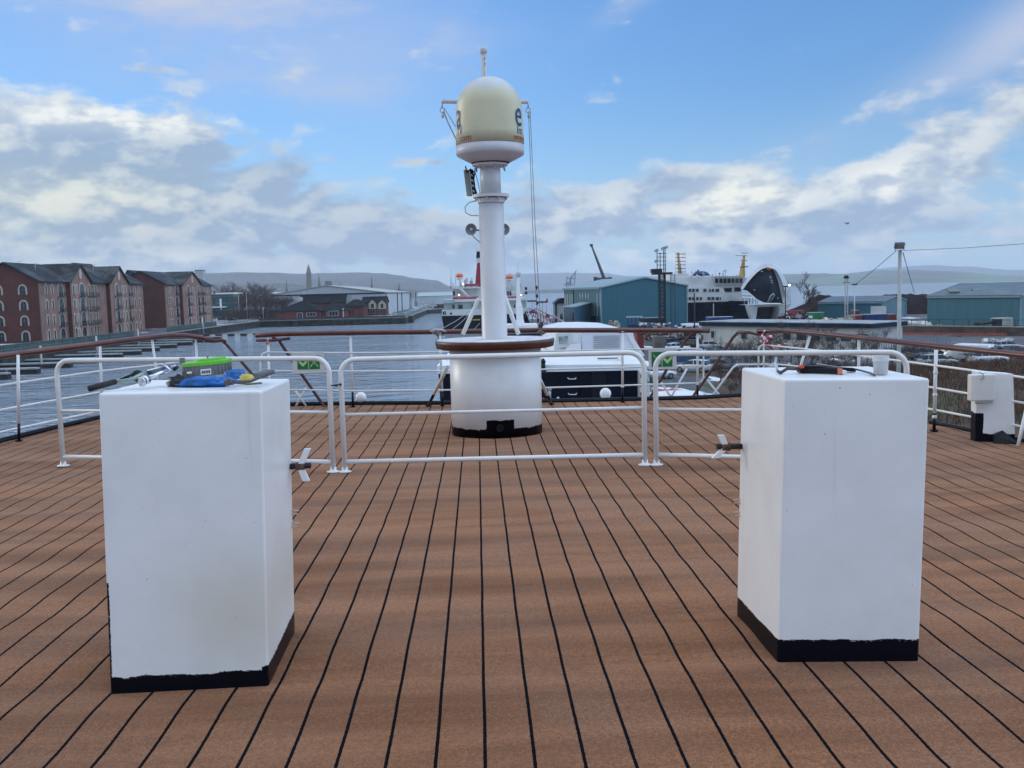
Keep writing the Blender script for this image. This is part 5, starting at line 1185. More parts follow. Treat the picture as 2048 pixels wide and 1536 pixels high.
tp1 = make_tree('bare_tree', 'bare brown tree behind the far car park, one of a thick row', 13, 3, .45, 1.2, tw=.045, levels=6)
tp2 = make_tree('bare_tree', 'bare brown tree behind the far car park, one of a thick row', 12, 8, .55, 1.3, tw=.05, levels=6)
tp3 = make_tree('bare_tree', 'bare brown tree behind the far car park, one of a thick row', 14, 21, .38, 1.2, tw=.045, levels=6)
protos = [tp1, tp2, tp3]; used = [False]*3
def put_tree(i, x, y, s, rz, label, grp, z=ZG):
    pr = protos[i]
    if not used[i]: used[i] = True; o = pr; o.location = (x, y, z); o.rotation_euler = (0, 0, rz); o.scale = (s,)*3; o['label'] = label
    else: o = dup(pr, (x, y, z), rz, label, s)
    o['group'] = grp; return o
rt = random.Random(5)
spots = [(474, 470, .95), (481, 500, 1.0), (488, 478, 1.05), (496, 505, 1.1), (503, 482, 1.05), (511, 510, 1.15), (518, 490, 1.1), (526, 470, 1.1), (533, 500, 1.2), (540, 478, 1.15), (547, 505, 1.15), (553, 462, 1.0), (560, 490, 1.1), (566, 470, .95), (573, 500, 1.05), (580, 478, 1.0), (588, 505, 1.0), (596, 500, .95), (535, 452, .85), (548, 448, .8), (562, 450, .75), (575, 455, .8), (507, 460, .8), (520, 455, .8)]
for i, (px, y, s) in enumerate(sorted(spots)): put_tree(i % 3, P2(px, y), y, s, rt.uniform(0, 6), 'bare brown tree, %s from left in the row behind far car park' % ORD[i], 'bare trees by the far car park')
for i, (px, pyt, y) in enumerate(sorted([(455, 568, 760), (463, 563, 800), (478, 566, 780), (487, 572, 740), (500, 566, 800), (511, 562, 820), (522, 563, 800), (530, 568, 760), (541, 572, 750), (447, 574, 720), (470, 574, 730), (495, 574, 740), (515, 575, 720)])):
    s = (zat(px, pyt, y)-ZG)/13.5; put_tree(i % 3, P2(px, y), y, s, rt.uniform(0, 6), 'hazy grey bare tree beyond the thick row, %s from the left' % ORD[i], 'hazy bare trees farther back')
mb = MB(); x = P2(463, 515); 
for i in range(260):
    a, b, c_ = rt.gauss(0, 1.4), rt.gauss(0, 1.2), abs(rt.gauss(1.8, 1.4)); s = .5; mb.add([(x+a, 515+b, ZG+c_), (x+a+s, 515+b, ZG+c_+.1), (x+a+.1, 515+b+s, ZG+c_+s)], [(0, 1, 2)])
tag(mb.build('evergreen_bush', mat('evergreen', (.02, .06, .02), rough=.8, var=.4), base=(x, 515, ZG)), 'round dark green bush in front of the glass office', 'bush')
# scrub at the foot of the trees
def scrub(name, label, polys, n, h, m, seed, lean=.3, w=.02, kind='stuff', z=ZG, cat='scrub', zf=None):
    rnd = random.Random(seed); mb = MB()
    for (xa, xb, ya, yb, cnt) in polys:
        for _ in range(cnt):
            x, y = rnd.uniform(xa, xb), rnd.uniform(ya, yb); hh = h*rnd.uniform(.4, 1.2); z0 = zf(x, y) if zf else z
            a = rnd.uniform(0, 6.28); l = rnd.uniform(0, lean)*hh; d = V((cos(a)*l, sin(a)*l, hh)); p = V((x, y, z0)); q = p+d*.6; e = p+d+V((rnd.uniform(-.1, .1), rnd.uniform(-.1, .1), 0))*hh
            s = V((w, 0, 0)); mb.add([p-s, p+s, q+s*.8, q-s*.8, e], [(0, 1, 2, 3), (3, 2, 4)])
            for _k in range(2):
                a = rnd.uniform(0, 6.28); f = q + V((cos(a), sin(a), .6))*hh*.28; mb.add([q-s*.6, q+s*.6, f], [(0, 1, 2)])
    o = mb.build(name, m); return tag(o, label, cat, kind=kind)
scrub('undergrowth', 'dark undergrowth between the far trees', [(P2(470, 480), P2(600, 480), 455, 510, 2600)], 0, 4.5, M_twig, 4, w=.16)
# ================================================================ boat moored astern
M_boatw = mat('boat white', (.74, .75, .76), rough=.4, var=.06, vs=.8)
M_boatg = mat('boat off white', (.58, .59, .56), rough=.5, var=.08, vs=.8)
M_navy = mat('navy black hull', (.004, .006, .016), rough=.3, var=.2, vs=.5, spec=.2)
YB = 32.0
def BB(px, py, y=YB): return at(px, py, y)
t = thing('harbour_boat', 'white topped boat with black stern panels moored right behind the rail', 'boat', BB(1090, 1200)); t.location.z = ZW
tl_, tr_, bl_ = BB(877, 748), BB(1290, 741), BB(877, 803)
mb = MB(); z1 = tl_.z; y = YB; xa, xb = tl_.x, tr_.x
mb.loft([[V((xa+.3, y+.6, ZW-.5)), V((xb-.3, y+.6, ZW-.5)), V((xb-1.5, y+30, ZW-.5)), V((xa+1.5, y+30, ZW-.5))], [V((xa, y, z1)), V((xb, y, tr_.z)), V((xb-.9, y+30, z1-.9)), V((xa+.9, y+30, z1-.9))]], smooth=False); mb.build('hull', M_navy, t)
# sloping white deck edge and top
mb = MB(); e = .06
mb.loft([[V((xa-.05, y-.1, z1+.02)), V((xb+.05, y-.1, tr_.z+.02)), V((xb-.8, y+20, z1-.4)), V((xa+.8, y+20, z1-.4))], [V((xa-.05, y-.1, z1+.28)), V((xb+.05, y-.1, tr_.z+.22)), V((xb-.8, y+20, z1-.1)), V((xa+.8, y+20, z1-.1))],
         [V((xa+.3, y+1.0, z1+.62)), V((xb-.25, y+1.0, tr_.z+.50)), V((xb-1.2, y+18, z1+.1)), V((xa+1.2, y+18, z1+.1))]], smooth=False); mb.build('deck_top', M_boatw, t)
# panel joints, handles, steps and lower white strip on the stern
for px, py in ((1144, 758), (1145, 789)):
    a, b = BB(px-8, py-2, y-.12), BB(px+8, py-2, y-.12); mb = MB(); mb.tube([a+V((0, .1, 0)), a, a+V((.015, -.03, -.03)), b+V((-.015, -.03, -.03)), b, b+V((0, .1, 0))], .014, n=6, smooth=False); mb.build('handle', M_boatw, t)
for a, b in (((1160, 738), (1160, 795)), ((900, 772), (1285, 771))):
    p, q = BB(*a, y-.02), BB(*b, y-.02); mb = MB(); mb.tube([p, q], .012, n=4); mb.build('panel_joint', M_black, t)
mb = MB(); p = BB(1183, 742, y-.04); q = BB(1212, 795, y-.04); mb.box(((p.x+q.x)/2, y-.02, (p.z+q.z)/2), (q.x-p.x, .05, p.z-q.z)); mb.build('hatch', M_black, t)
mb = MB(); p, q = BB(880, 806, y-.1), BB(1292, 797, y-.1); mb.tube([p, q], .06, n=6); mb.build('rub_strip', M_boatw, t)
mb = MB(); mb.obox(BB(1062, 800, y-.2), (.45, 0, 0), (0, .1, 0), (0, 0, .05)); mb.build('pink_mark', mat('faded red', (.5, .12, .12), rough=.6), t)
mb = MB(); mb.ball(BB(1116, 796, y-.1), .045, 8, 6); mb.build('lamp', M_boatw, t)
mb = MB(); mb.tube([BB(1099, 805, y-.2), BB(1099, 780, y-.2)], .06, n=8); mb.ball(BB(1099, 778, y-.2), (.09, .09, .06), 10, 6); mb.build('hose_reel', M_steel, t)
# right pillar with fittings
p, q = BB(1278, 742, y-.3), BB(1300, 800, y-.3); mb = MB(); mb.obox((p.x, y-.4, q.z), (q.x-p.x-.02, 0, 0), (0, 1.2, 0), (0, 0, p.z-q.z)); pl_ = bevel(mb.build('pillar', M_boatg, t), .03, 2)
for i in range(5): mb = MB(); c = BB(1283+(i % 2)*9, 752+i*9, y-.42); mb.box(c, (.07, .06, .10)); mb.build('fitting', M_steel if i % 2 else M_blackr, pl_)
mb = MB(); mb.ball(BB(1301, 750, y-.4), .07, 8, 6); mb.build('grey_lamp', M_steel, pl_)
# stanchion bits on deck
mb = MB(); c = BB(1086, 738, y-.2); mb.tube([c, BB(1086, 724, y-.2)], .08, n=8); mb.tube([BB(1086, 724, y-.2), BB(1086, 717, y-.2)], [.10, .04], n=8); mb.box(BB(1086, 743, y-.2), (.2, .2, .10)); mb.build('bitt', M_blackr, t)
mb = MB(); mb.loft([[BB(1100, 735, y+.7), BB(1275, 730, y+.7), BB(1275, 730, y+6), BB(1100, 735, y+6)], [BB(1120, 716, y+1.0), BB(1262, 712, y+1.0), BB(1255, 712, y+6), BB(1120, 716, y+6)]], smooth=False); mb.build('engine_casing', M_boatg, t)
mb = MB(); mb.tube([BB(1150, 722, y+.4), BB(1200, 723, y+.4), BB(1236, 721, y+.4), BB(1262, 724, y+.4)], .03, n=6); mb.tube([BB(1195, 717, y+.4), BB(1236, 716, y+.4)], .02, n=5); mb.build('pipe', M_blackr, t)
for px in (1237, 1243): mb = MB(); mb.tube([BB(px, 727, y+.3), BB(px, 712, y+.3)], .03, n=6); mb.build('vent_pipe', M_boatw, t)
# cabin
y2 = y+1.6
def ring(pts, y): return [BB(a, b, y) for a, b in pts]
front = ring([(1106, 708), (1276, 706), (1266, 664), (1248, 658), (1200, 656), (1150, 657), (1113, 666)], y2)
back = [p+V((0, 7, 0)) for p in front]
mb = MB(); mb.loft([front, back], smooth=False); cb = mb.build('cabin', M_boatw, t)
for i in range(9):
    a = BB(1187, 672.5+i*4.3, y2-.06); b = BB(1240, 671.5+i*4.3, y2-.06); mb = MB(); mb.obox(a, b-a, (0, -.03, 0), (0, .02, .022)); mb.build('louvre', mat('louvre grey', (.30, .32, .35), rough=.6, var=0), cb)
mb = MB(); p, q = BB(1164, 704, y2-.05), BB(1242, 667, y2-.05); mb.obox((p.x, y2-.03, p.z), (q.x-p.x, 0, 0), (0, -.02, 0), (0, 0, q.z-p.z)); mb.build('door_panel', mat('cabin panel', (.66, .68, .72), rough=.4, var=.04), cb)
p, q = BB(1113, 696, y2-.3), BB(1143, 668, y2-.3); mb = MB(); mb.obox((p.x, y2-.06, p.z), (q.x-p.x, 0, 0), (0, -.05, 0), (0, 0, q.z-p.z)); wf = mb.build('window_frame', M_boatg, cb)
mb = MB(); mb.obox((p.x+.1, y2-.115, p.z+.12), (q.x-p.x-.2, 0, 0), (0, -.01, 0), (0, 0, q.z-p.z-.2)); mb.build('pane', mat('grey pane', (.30, .33, .35), rough=.2, var=.4, vs=6), cb)
mb = MB(); mb.loft([ring([(1077, 715), (1118, 712), (1128, 700), (1142, 688), (1162, 686), (1162, 712)], y2-.5), ring([(1077, 715), (1118, 712), (1128, 700), (1142, 688), (1162, 686), (1162, 712)], y2-.08)], smooth=False); mb.build('side_step', M_boatw, t)
mb = MB(); mb.prism([BB(1252, 667, y2-.1), BB(1262, 667, y2-.1), BB(1290, 712, y2-.1), BB(1280, 712, y2-.1)], (0, .6, 0)); mb.build('raking_leg', M_boatw, t)
mb = MB(); mb.prism([BB(1262, 712, y2-.2), BB(1285, 712, y2-.2), BB(1298, 738, y2-.2), BB(1285, 738, y2-.2)], (0, .5, 0)); mb.build('ladder_side', M_boatg, t)
# radar mast, forward
ym = y+15
def C(px, py): return at(px, py, ym)
mb = MB(); mb.loft([[V((c.x-w, ym-w, c.z)), V((c.x+w, ym-w, c.z)), V((c.x+w, ym+w, c.z)), V((c.x-w, ym+w, c.z))] for c, w in ((C(1040, 652), .26), (C(1040, 640), .17), (C(1038, 612), .155), (C(1037, 600), .10), (C(1036, 560), .07), (C(1036, 545), .05))], smooth=False); rm_ = mb.build('radar_mast', M_boatw, t)
mb = MB(); mb.tube([C(1036, 560), C(1036, 552), C(1036, 545)], [.05, .09, .14], n=8); mb.build('mast_lamp', M_steel, rm_)
mb = MB(); mb.obox(C(1022, 585), (.8, 0, 0), (0, .04, 0), (0, 0, .03)); mb.obox(C(1034, 566), (.14, 0, 0), (0, .1, 0), (0, 0, .14)); mb.build('yard', M_boatw, rm_)
mb = MB(); mb.ball(C(1038, 614), (.17, .17, .24), 10, 6); mb.build('radar_bulge', M_boatw, rm_)
mb = MB(); mb.tube([C(1036, 545), C(1036, 520)], .008, n=4); mb.build('whip_aerial', M_steel, rm_)
for py in (574, 583): mb = MB(); c = C(1052, py); mb.tube([c, c-V((0, 0, .14))], .06, n=8); mb.build('signal_lantern', M_blackr, rm_)
mb = MB(); mb.obox(C(1015, 666), C(1077, 665)-C(1015, 666), (0, 1.5, 0), (0, 0, .42)); bevel(mb.build('wheelhouse_roof', M_boatw, t), .05, 2)
mb = MB(); mb.obox(C(1058, 662)+V((0, -.03, 0)), (.40, 0, 0), (0, .03, 0), (0, 0, .05)); mb.build('grille', M_navy, t)
mb = MB(); mb.obox(C(1000, 668)+V((0, .1, -4.2)), (3.3, 0, 0), (0, 5, 0), (0, 0, 4.15)); mb.build('wheelhouse', M_navy, t)
mb = MB(); p = BB(874, 747, y+.3); mb.prism([BB(872, 748, y+.3), BB(896, 748, y+.3), BB(896, 720, y+.3), BB(884, 728, y+.3)], (0, .5, 0)); mb.build('port_bulwark', M_boatw, t)

# ================================================================ white and black ferry beyond
YF = 300.0
def F(px, py, y=YF): return at(px, py, y)
t = thing('ferry', 'black and white car ferry with red funnel, moored beyond the mast', 'ferry', (F(972, 660).x, YF, ZW))
def fbox(name, px0, px1, pt, pb, m, par=None, dy=10, y=YF):
    a, b, c = F(px0, pb, y), F(px1, pb, y), F(px0, pt, y); mb = MB(); mb.obox((a.x, y, a.z), (b.x-a.x, 0, 0), (0, dy, 0), (0, 0, c.z-a.z)); return mb.build(name, m, par or t)
M_mint = mat('mint grey paint', (.33, .43, .40), rough=.5, var=.15, vs=.3)
a = F(883, 632); b = F(1058, 630); mb = MB(); mb.loft([[V((a.x+1, YF+2, ZW-1)), V((b.x-1, YF+2, ZW-1)), V((b.x-2, YF+70, ZW-1)), V((a.x+2, YF+70, ZW-1))], [V((a.x, YF, a.z)), V((b.x, YF, b.z)), V((b.x-.5, YF+70, a.z)), V((a.x+.5, YF+70, a.z))]], smooth=False); mb.build('hull', M_navy, t)
fbox('bulwark', 884, 1057, 620.5, 631.8, mat('ferry white', (.66, .67, .67), rough=.5, var=.08, vs=.2), dy=60)
FW = MATS['ferry white']
for px in (887, 1051):
    for k in (0, 3.5): mb = MB(); c = F(px+k, 626); mb.box((c.x, YF-.1, c.z), (.35, .4, 1.0)); mb.build('fairlead', M_black, t)
mb = MB(); c = F(902, 627); mb.ball((c.x, YF-.1, c.z), (.35, .15, .35), 10, 6); mb.build('hawse_hole', M_black, t)
fbox('stern_deckhouse', 888, 1053, 604, 620.6, mat('ferry grey green', (.36, .42, .38), rough=.5, var=.15, vs=.3), y=YF+4, dy=30)
for px, w in ((907, 5), (921, 9), (947, 7), (1012, 10), (1032, 8)): 
    c = F(px, 613.5, YF+3.9); mb = MB(); mb.box((c.x, YF+3.95, c.z), (w*.155, .2, 1.2)); mb.build('window', M_glass, t)
fbox('upper_band', 887, 1055, 600, 604.5, FW, y=YF+3, dy=34); fbox('port_cover', 887, 909, 600, 606.5, M_mint, y=YF+2, dy=4)
fbox('red_rail', 906, 957, 594, 599, mat('faded red paint', (.38, .07, .09), rough=.6, var=.3, vs=.4), y=YF+6, dy=.5); fbox('red_rail', 1008, 1035, 593, 598, MATS['faded red paint'], y=YF+6, dy=.5)
fbox('upper_deckhouse', 905, 1046, 577, 594.5, mat('ferry pale', (.50, .52, .50), rough=.5, var=.15, vs=.4), y=YF+10, dy=20)
for px, w in ((908, 4), (1016, 3.5), (1021, 4)):
    c = F(px, 587, YF+9.9); mb = MB(); mb.box((c.x, YF+9.95, c.z), (w*.15, .2, 1.4)); mb.build('window', M_glass, t)
fbox('deck_edge', 904, 958, 575.5, 577.5, FW, y=YF+8, dy=22); fbox('red_deck_rail', 930, 958, 568, 573, MATS['faded red paint'], y=YF+9, dy=.5)
mb = MB(); p, q = F(918, 577, YF+8), F(937, 596, YF+8); mb.prism([p, p+V((1, 0, 0)), q+V((1, 0, 0)), q], (0, .5, 0)); mb.build('stairs', FW, t)
rf_ = random.Random(2)
for i in range(26):
    px = rf_.uniform(903, 956) if i < 18 else rf_.uniform(1010, 1042); top = rf_.uniform(552, 572); c = F(px, top, YF+12); h_ = zat(px, 577, YF+12); mb = MB(); s = rf_.uniform(.25, .9); mb.box((c.x, YF+12+rf_.uniform(-2, 2), (c.z+h_)/2-.02*i*.1), (s, .8, c.z-h_)); mb.build('deck_fitting', rf_.choice((FW, MATS['ferry pale'], FW, M_steel)), t)
for px, py, lab in ((919, 552, 'l'), (1019, 555, 'r')):
    c = F(px, py, YF+9); lb = MB(); lb.ball(c, (1.15, 2.6, .85), 14, 8); o = lb.build('lifeboat', mat('lifeboat orange', (.72, .10, .02), rough=.4, var=.08), t)
    mb = MB(); mb.ball(c-V((0, .2, .75)), (1.0, 2.4, .55), 12, 6); mb.build('hull', FW, o)
    mb = MB(); mb.tube([c+V((-1.3, 0, -3)), c+V((-1.2, 0, .6)), c+V((.2, 0, 1.5)), c+V((.9, 0, .9))], .14, n=5); mb.build('davit', FW, t)
xf, xg = 949.5, 981; mb = MB(); mb.loft([[F(xf+dx, py, YF+y_) for dx, y_ in ((0, 14), (xg-xf, 14), (xg-xf, 22), (0, 22))] for py, dx0 in ((575, 0), (525, 3))], smooth=False)
mb = MB(); mb.prism([F(950, 573, YF+14), F(985, 573, YF+14), F(980, 522, YF+14), F(954, 526, YF+14)], (0, 8, 0)); fn = mb.build('funnel', mat('funnel red', (.30, .015, .035), rough=.45, var=.15, vs=.3), t)
mb = MB(); mb.prism([F(954, 526, YF+14), F(980, 522, YF+14), F(978, 513, YF+14), F(952, 517, YF+14)], (0, 8, 0)); mb.build('white_band', FW, fn)
mb = MB(); mb.prism([F(952.5, 517, YF+14.5), F(978, 513, YF+14.5), F(976, 502, YF+14.5), F(953, 503, YF+14.5)], (0, 7, 0)); mb.build('black_top', M_black, fn)
mb = MB(); mb.tube([F(902, 578, YF+8), F(902, 536, YF+8)], [.18, .06], n=5); mb.build('light_mast', M_steel, t)
mb = MB(); mb.tube([F(954, 505, YF+10), F(954, 488, YF+10)], .05, n=4); mb.build('whip_aerial', M_steel, t)
fbox('yellow_mark', 945, 960, 638.5, 641, mat('dull yellow', (.45, .38, .06), rough=.6), y=YF-.2, dy=.3)
for a_, b_ in (((940, 622), (885, 657)), ((940, 628), (900, 662)), ((1052, 622), (1064, 650)), ((960, 646), (940, 664))):
    mb = MB(); mb.tube([F(*a_, YF-1), F((a_[0]+b_[0])/2, (a_[1]+b_[1])/2+2, YF-10), F(*b_, YF-20)], .10, n=4); mb.build('mooring_line', mat('pale rope', (.38, .38, .36), rough=.9), t)
for px, py in ((918, 590), (926, 568), (1042, 590)): mb = MB(); mb.ball(F(px, py, YF+6), .28, 8, 5); mb.build('deck_lamp', mat('lit lamp', (1, .95, .85), var=0), t)
lm = MATS['lit lamp'].node_tree.nodes['Principled BSDF']; lm.inputs['Emission Color'].default_value = (1, .93, .8, 1); lm.inputs['Emission Strength'].default_value = 2.5

# ================================================================ boatyard on the right
M_teal = mat('teal cladding', (.018, .120, .160), rough=.5, var=.06, vs=.08, hook=sheet_hook(1.1, .06))
M_tealr = mat('pale teal roof', (.24, .33, .35), rough=.5, var=.1, vs=.1, hook=roof_hook(1.2, 1))
M_tealr2 = mat('grey teal roof', (.085, .115, .135), rough=.5, var=.1, vs=.1, hook=roof_hook(1.2, 0))
M_tealtrim = mat('pale teal trim', (.16, .27, .30), rough=.5)
def shed(name, label, a, b, back, eave, ridge, wall, roof, trim=M_tealtrim, z=ZG, group='teal sheds of the boatyard'):
    """gable end from a to b, pushed along back"""
    a, b = V((*a, z)), V((*b, z)); bk = V((*back, 0)); E = V((0, 0, eave-z)); t = thing(name, label, 'shed', (a+b)/2, group); c = (a+b)/2+V((0, 0, ridge-z))
    mb = MB(); mb.prism([a, b, b+E, c, a+E], bk); mb.build('wall', wall, t)
    u = (b-a).normalized(); k = bk.normalized(); mb = MB(); o = .25
    for s, p in ((-1, a), (1, b)):
        e = p+E+u*(s*.4)-V((0, 0, .1)); roof_slab(mb, e-k*o, e+bk+k*o, c+bk+k*o+V((0, 0, .06)), c-k*o+V((0, 0, .06)), .18)
    mb.build('roof', roof, t)
    mb = MB()
    for p in (a, b):
        mb.tube([p+E*.99-k*.3, c-k*.3-V((0, 0, .05))], .14, n=4, smooth=False); mb.build('verge', trim, t); mb = MB()
    mb.obox(a+E-u*.5-V((0, 0, .45)), bk, u*.12, (0, 0, .35)); mb.build('gutter', trim, t)
    mb = MB(); mb.obox(b+E+u*.4-V((0, 0, .45)), bk, u*.12, (0, 0, .35)); mb.build('gutter', trim, t)
    for p in (a, b):
        mb = MB(); mb.box(p+E/2-k*.05, (.35, .35, (eave-z)*.99)); mb.build('corner_trim', trim, t)
    return t
# hangar 1
ga, gb = P2(1203, 232), P2(1374, 240); y0 = 232
e1, r1_ = zat(1203, 574.5, 232), zat(1289, 555, 236)
bx = gx(1128, 272, 0) - ga
s1 = shed('boat_shed', 'large teal steel shed with pitched roof and white slits, centre right', (ga, 232), (gb, 240), (bx, 40), e1, r1_, M_teal, M_tealr)
M_slit = mat('pale slit', (.42, .47, .47), rough=.5)
def side_pt(px):       # point on the long side wall at a pixel column
    lo, hi = 0.0, 1.0
    for _ in range(40):
        m_ = (lo+hi)/2
        if proj((ga+bx*m_, 232+40*m_, 0))[0] > px: lo = m_
        else: hi = m_
    return lo
nrm = V((-40, bx, 0)).normalized(); ud = V((bx, 40, 0)).normalized()
for px, pt, pb in ((1131, 588, 611), (1135.5, 588, 611), (1140.5, 588, 611), (1145, 588, 611), (1161, 587, 597), (1166, 587, 597), (1172, 587, 597), (1177, 587, 597), (1195, 587, 632), (1201, 587, 632)):
    k = side_pt(px); p = V((ga+bx*k, 232+40*k, 0)); zt, zb = zat(px, pt, p.y), zat(px, pb, p.y); w = .55+.5*k
    mb = MB(); mb.obox(V((p.x, p.y, zb))-ud*w/2+nrm*.06, ud*w, nrm*.06, (0, 0, zt-zb)); mb.build('window_slit', M_slit, s1)
k = side_pt(1147); p = V((ga+bx*k, 232+40*k, 0)); mb = MB(); mb.box((p.x, p.y, (ZG+e1)/2), (.3, .3, e1-ZG)); mb.build('downpipe', M_black, s1)
# lean-to annex and roller door
k0, k1 = side_pt(1128.5), side_pt(1181); q0 = V((ga+bx*k0, 232+40*k0, 0)); q1 = V((ga+bx*k1, 232+40*k1, 0)); out = nrm*7.5
zf_, zn = zat(1147, 614, 250), zat(1180, 607, 240)
t = thing('shed_annex', 'low teal lean-to with sloping roof against the large teal shed', 'annex', (q1.x-4, q1.y, ZG), 'teal sheds of the boatyard')
aL, aR = V((P2(1128.5, 236), 236, 0)), V((P2(1150, 228), 228, 0)); aB = V((P2(1183, 240), 240, 0)); zL, zRr, zB = zat(1129, 615, 236), zat(1150, 615, 228), zat(1183, 606.5, 240)
aC = V((aL.x+(aB.x-aR.x), aL.y+(aB.y-aR.y), 0)); f = lambda p, z: V((p.x, p.y, z)); G_ = ZG
mb = MB(); mb.add([f(aL, G_), f(aR, G_), f(aB, G_), f(aC, G_), f(aL, zL), f(aR, zRr), f(aB, zB), f(aC, zB)], [(3,2,1,0), (4,5,6,7), (0,1,5,4), (1,2,6,5), (2,3,7,6), (3,0,4,7)]); mb.build('wall', mat('dark teal cladding', (.020, .075, .125), rough=.5, var=.08, vs=.1, hook=sheet_hook(1.1, .06)), t)
mb = MB(); n_ = V((0, 0, .22)); mb.prism([f(aL, zL)+V((-.3, -.3, .02)), f(aR, zRr)+V((-.1, -.5, .02)), f(aB, zB)+V((.1, -.3, .02)), f(aC, zB)+V((0, 0, .02))], n_); mb.build('roof', M_tealr, t)
mb = MB(); d_ = (aR-aL); mb.obox(f(aL+d_*.62, G_+.1)+V((-.05, -.12, 0)), d_*.25, (-.08, -.1, 0), (0, 0, 4.6)); mb.build('door', mat('navy door', (.012, .03, .08), rough=.5), t)
k = side_pt(1188); p = V((ga+bx*k, 232+40*k, 0)); mb = MB(); mb.obox(f(p, zat(1188, 632, p.y))-ud*1.3+nrm*.1, ud*4.4, nrm*.1, (0, 0, 2.9*1.0)); mb.build('roller_door', mat('roller grey', (.20, .22, .22), rough=.5), s1)
mb = MB(); mb.obox(f(p, ZG)-ud*1.3+nrm*.1, ud*4.2, nrm*.12, (0, 0, zat(1188, 632, p.y)-ZG)); mb.build('dark_opening', M_black, s1)
# crane on the roof line behind the shed
c = at(1205, 560, 330); t = thing('mobile_crane', 'long slanting crane jib sticking up behind the large teal shed', 'crane', (c.x, 330, ZG))
mb = MB(); b0_, b1_ = at(1208, 556, 330), at(1183, 491, 330); mb.tube([b0_+V((1.2, 0, -6)), b0_, b1_], [.75, .6, .28], n=4, smooth=False); mb.build('jib', mat('crane grey', (.08, .08, .085), rough=.6), t)
mb = MB(); mb.box(at(1182.5, 490.5, 330), (1.0, .8, .8)); mb.build('jib_head', MATS['crane grey'], t)
mb = MB(); mb.box(at(1205, 557.5, 330), (5.5, 2, .8)); mb.box(at(1205, 561, 330)+V((0, 0, -6)), (4.5, 3, 12)); mb.build('cab', MATS['crane grey'], t)
for px in (1191, 1220): mb = MB(); mb.box(at(px, 558.5, 330), (1.1, 1.5, 1.5)); mb.build('counterweight', M_black, t)
# harbour cranes far off
for px, lab, s in ((1140, 'larger hazy blue harbour crane far across the water', 1.0), (1176, 'smaller hazy harbour crane far across the water', .45)):
    y = 3000; k = lambda a, b: at(px+a*s, 579-b*s, y); t = thing('harbour_crane', lab, 'crane', k(0, 0), 'far harbour cranes'); mc = mat('far crane blue', (.10, .12, .16), rough=.7)
    mb = MB()
    for a_, b_ in (((-8, 0), (-6, 26)), ((0, 0), (2, 26)), ((8, 0), (11, 37)), ((-13, 10), (6, 10)), ((-6, 22), (10, 22)), ((0, 20), (13, 38)), ((-6, 0), (2, 26))): mb.tube([k(*a_), k(*b_)], 1.6*s, n=4, smooth=False)
    mb.build('frame', mc, t); mb = MB(); mb.box(k(-2, 12), (16*s, 6, 8*s)); mb.build('machinery_house', mc, t)
# hut and clutter at the quay edge
t = thing('quay_hut', 'dark roofed pale hut beside the left end of the large teal shed', 'hut', (P2(1120, 300), 300, ZG)); x0, x1 = P2(1111, 300), P2(1130, 300)
mb = MB(); mb.box(((x0+x1)/2, 304, (zat(1120, 607, 300)+ZG)/2), (x1-x0, 8, zat(1120, 607, 300)-ZG)); mb.build('wall', mat('hut grey', (.40, .40, .42), rough=.6, hook=sheet_hook(.8, .1, (.2, .2, .2))), t)
mb = MB(); zt = zat(1120, 607, 300); mb.prism([(x0-.5, 299.5, zt), (x1+1, 299.5, zt), (x1+1, 299.5, zt+1.7), (x0+1.5, 299.5, zt+1.6)], (0, 9, 0)); mb.build('roof', M_black, t)
mb = MB(); mb.box((x0+.2, 299.8, (zt+ZG)/2), (.5, .4, zt-ZG)); mb.build('corner_post', M_black, t)
def lump(name, label, cat, px, pyt, pyb, w, y, m, group=None, n=1, kind=None, seed=1, z=ZG):
    """small irregular stacked goods seen far off: a few chamfered boxes at angles"""
    x = P2(px, y); zt, zb = zat(px, pyt, y), max(z, zat(px, pyb, y)); W_ = w*y/1920; r = random.Random(seed); mb = MB(); H_ = zt-zb
    mb.bbox((x, y, zb+H_*.35), (W_, W_*.6, H_*.7), .08, rz=r.uniform(-.2, .2)); mb.bbox((x+W_*r.uniform(-.15, .15), y, zb+H_*.8), (W_*.6, W_*.45, H_*.5), .08, rz=r.uniform(-.4, .4))
    return tag(mb.build(name, m, base=(x, y, zb)), label, cat, group)
M_red = mat('dull red', (.22, .028, .028), rough=.6, var=.3, vs=.5); M_blue = mat('plain blue', (.012, .045, .16), rough=.5, var=.25, vs=.4); M_yel = mat('dull gold', (.42, .28, .05), rough=.6, var=.2, vs=1)
M_grn = mat('skip green', (.02, .22, .06), rough=.5, var=.2, vs=.6)
# red gangway
t = thing('gangway', 'long sloping red gangway on the quay right of the ferry', 'gangway', (P2(1085, 250), 250, ZG)); g0, g1_ = at(1064, 627, 275), at(1108, 652, 205)
for s in (-.8, .8):
    for dz in (0, 1.5): mb = MB(); mb.tube([g0+V((s, 0, dz)), g1_+V((s, 0, dz))], .13, n=4, smooth=False); mb.build('rail', M_red, t)
mb = MB(); d_ = g1_-g0; mb.obox(g0+V((-.8, 0, -.1)), d_, (1.6, 0, 0), (0, 0, .12)); mb.build('walkway', M_steel, t)
for i in range(9): mb = MB(); p = g0+d_*(i/8); mb.tube([p+V((-.8, 0, 0)), p+V((-.8, 0, 1.5))], .08, n=4); mb.build('post', M_red, t)
lump('crate_stack', 'blue heap of tarpaulined goods at the head of the red gangway', 'crates', 1067, 619, 628, 14, 290, M_blue, seed=3)
lump('red_machinery', 'red round topped machine at the foot of the red gangway', 'machine', 1119, 643, 655, 15, 200, M_red, seed=5)
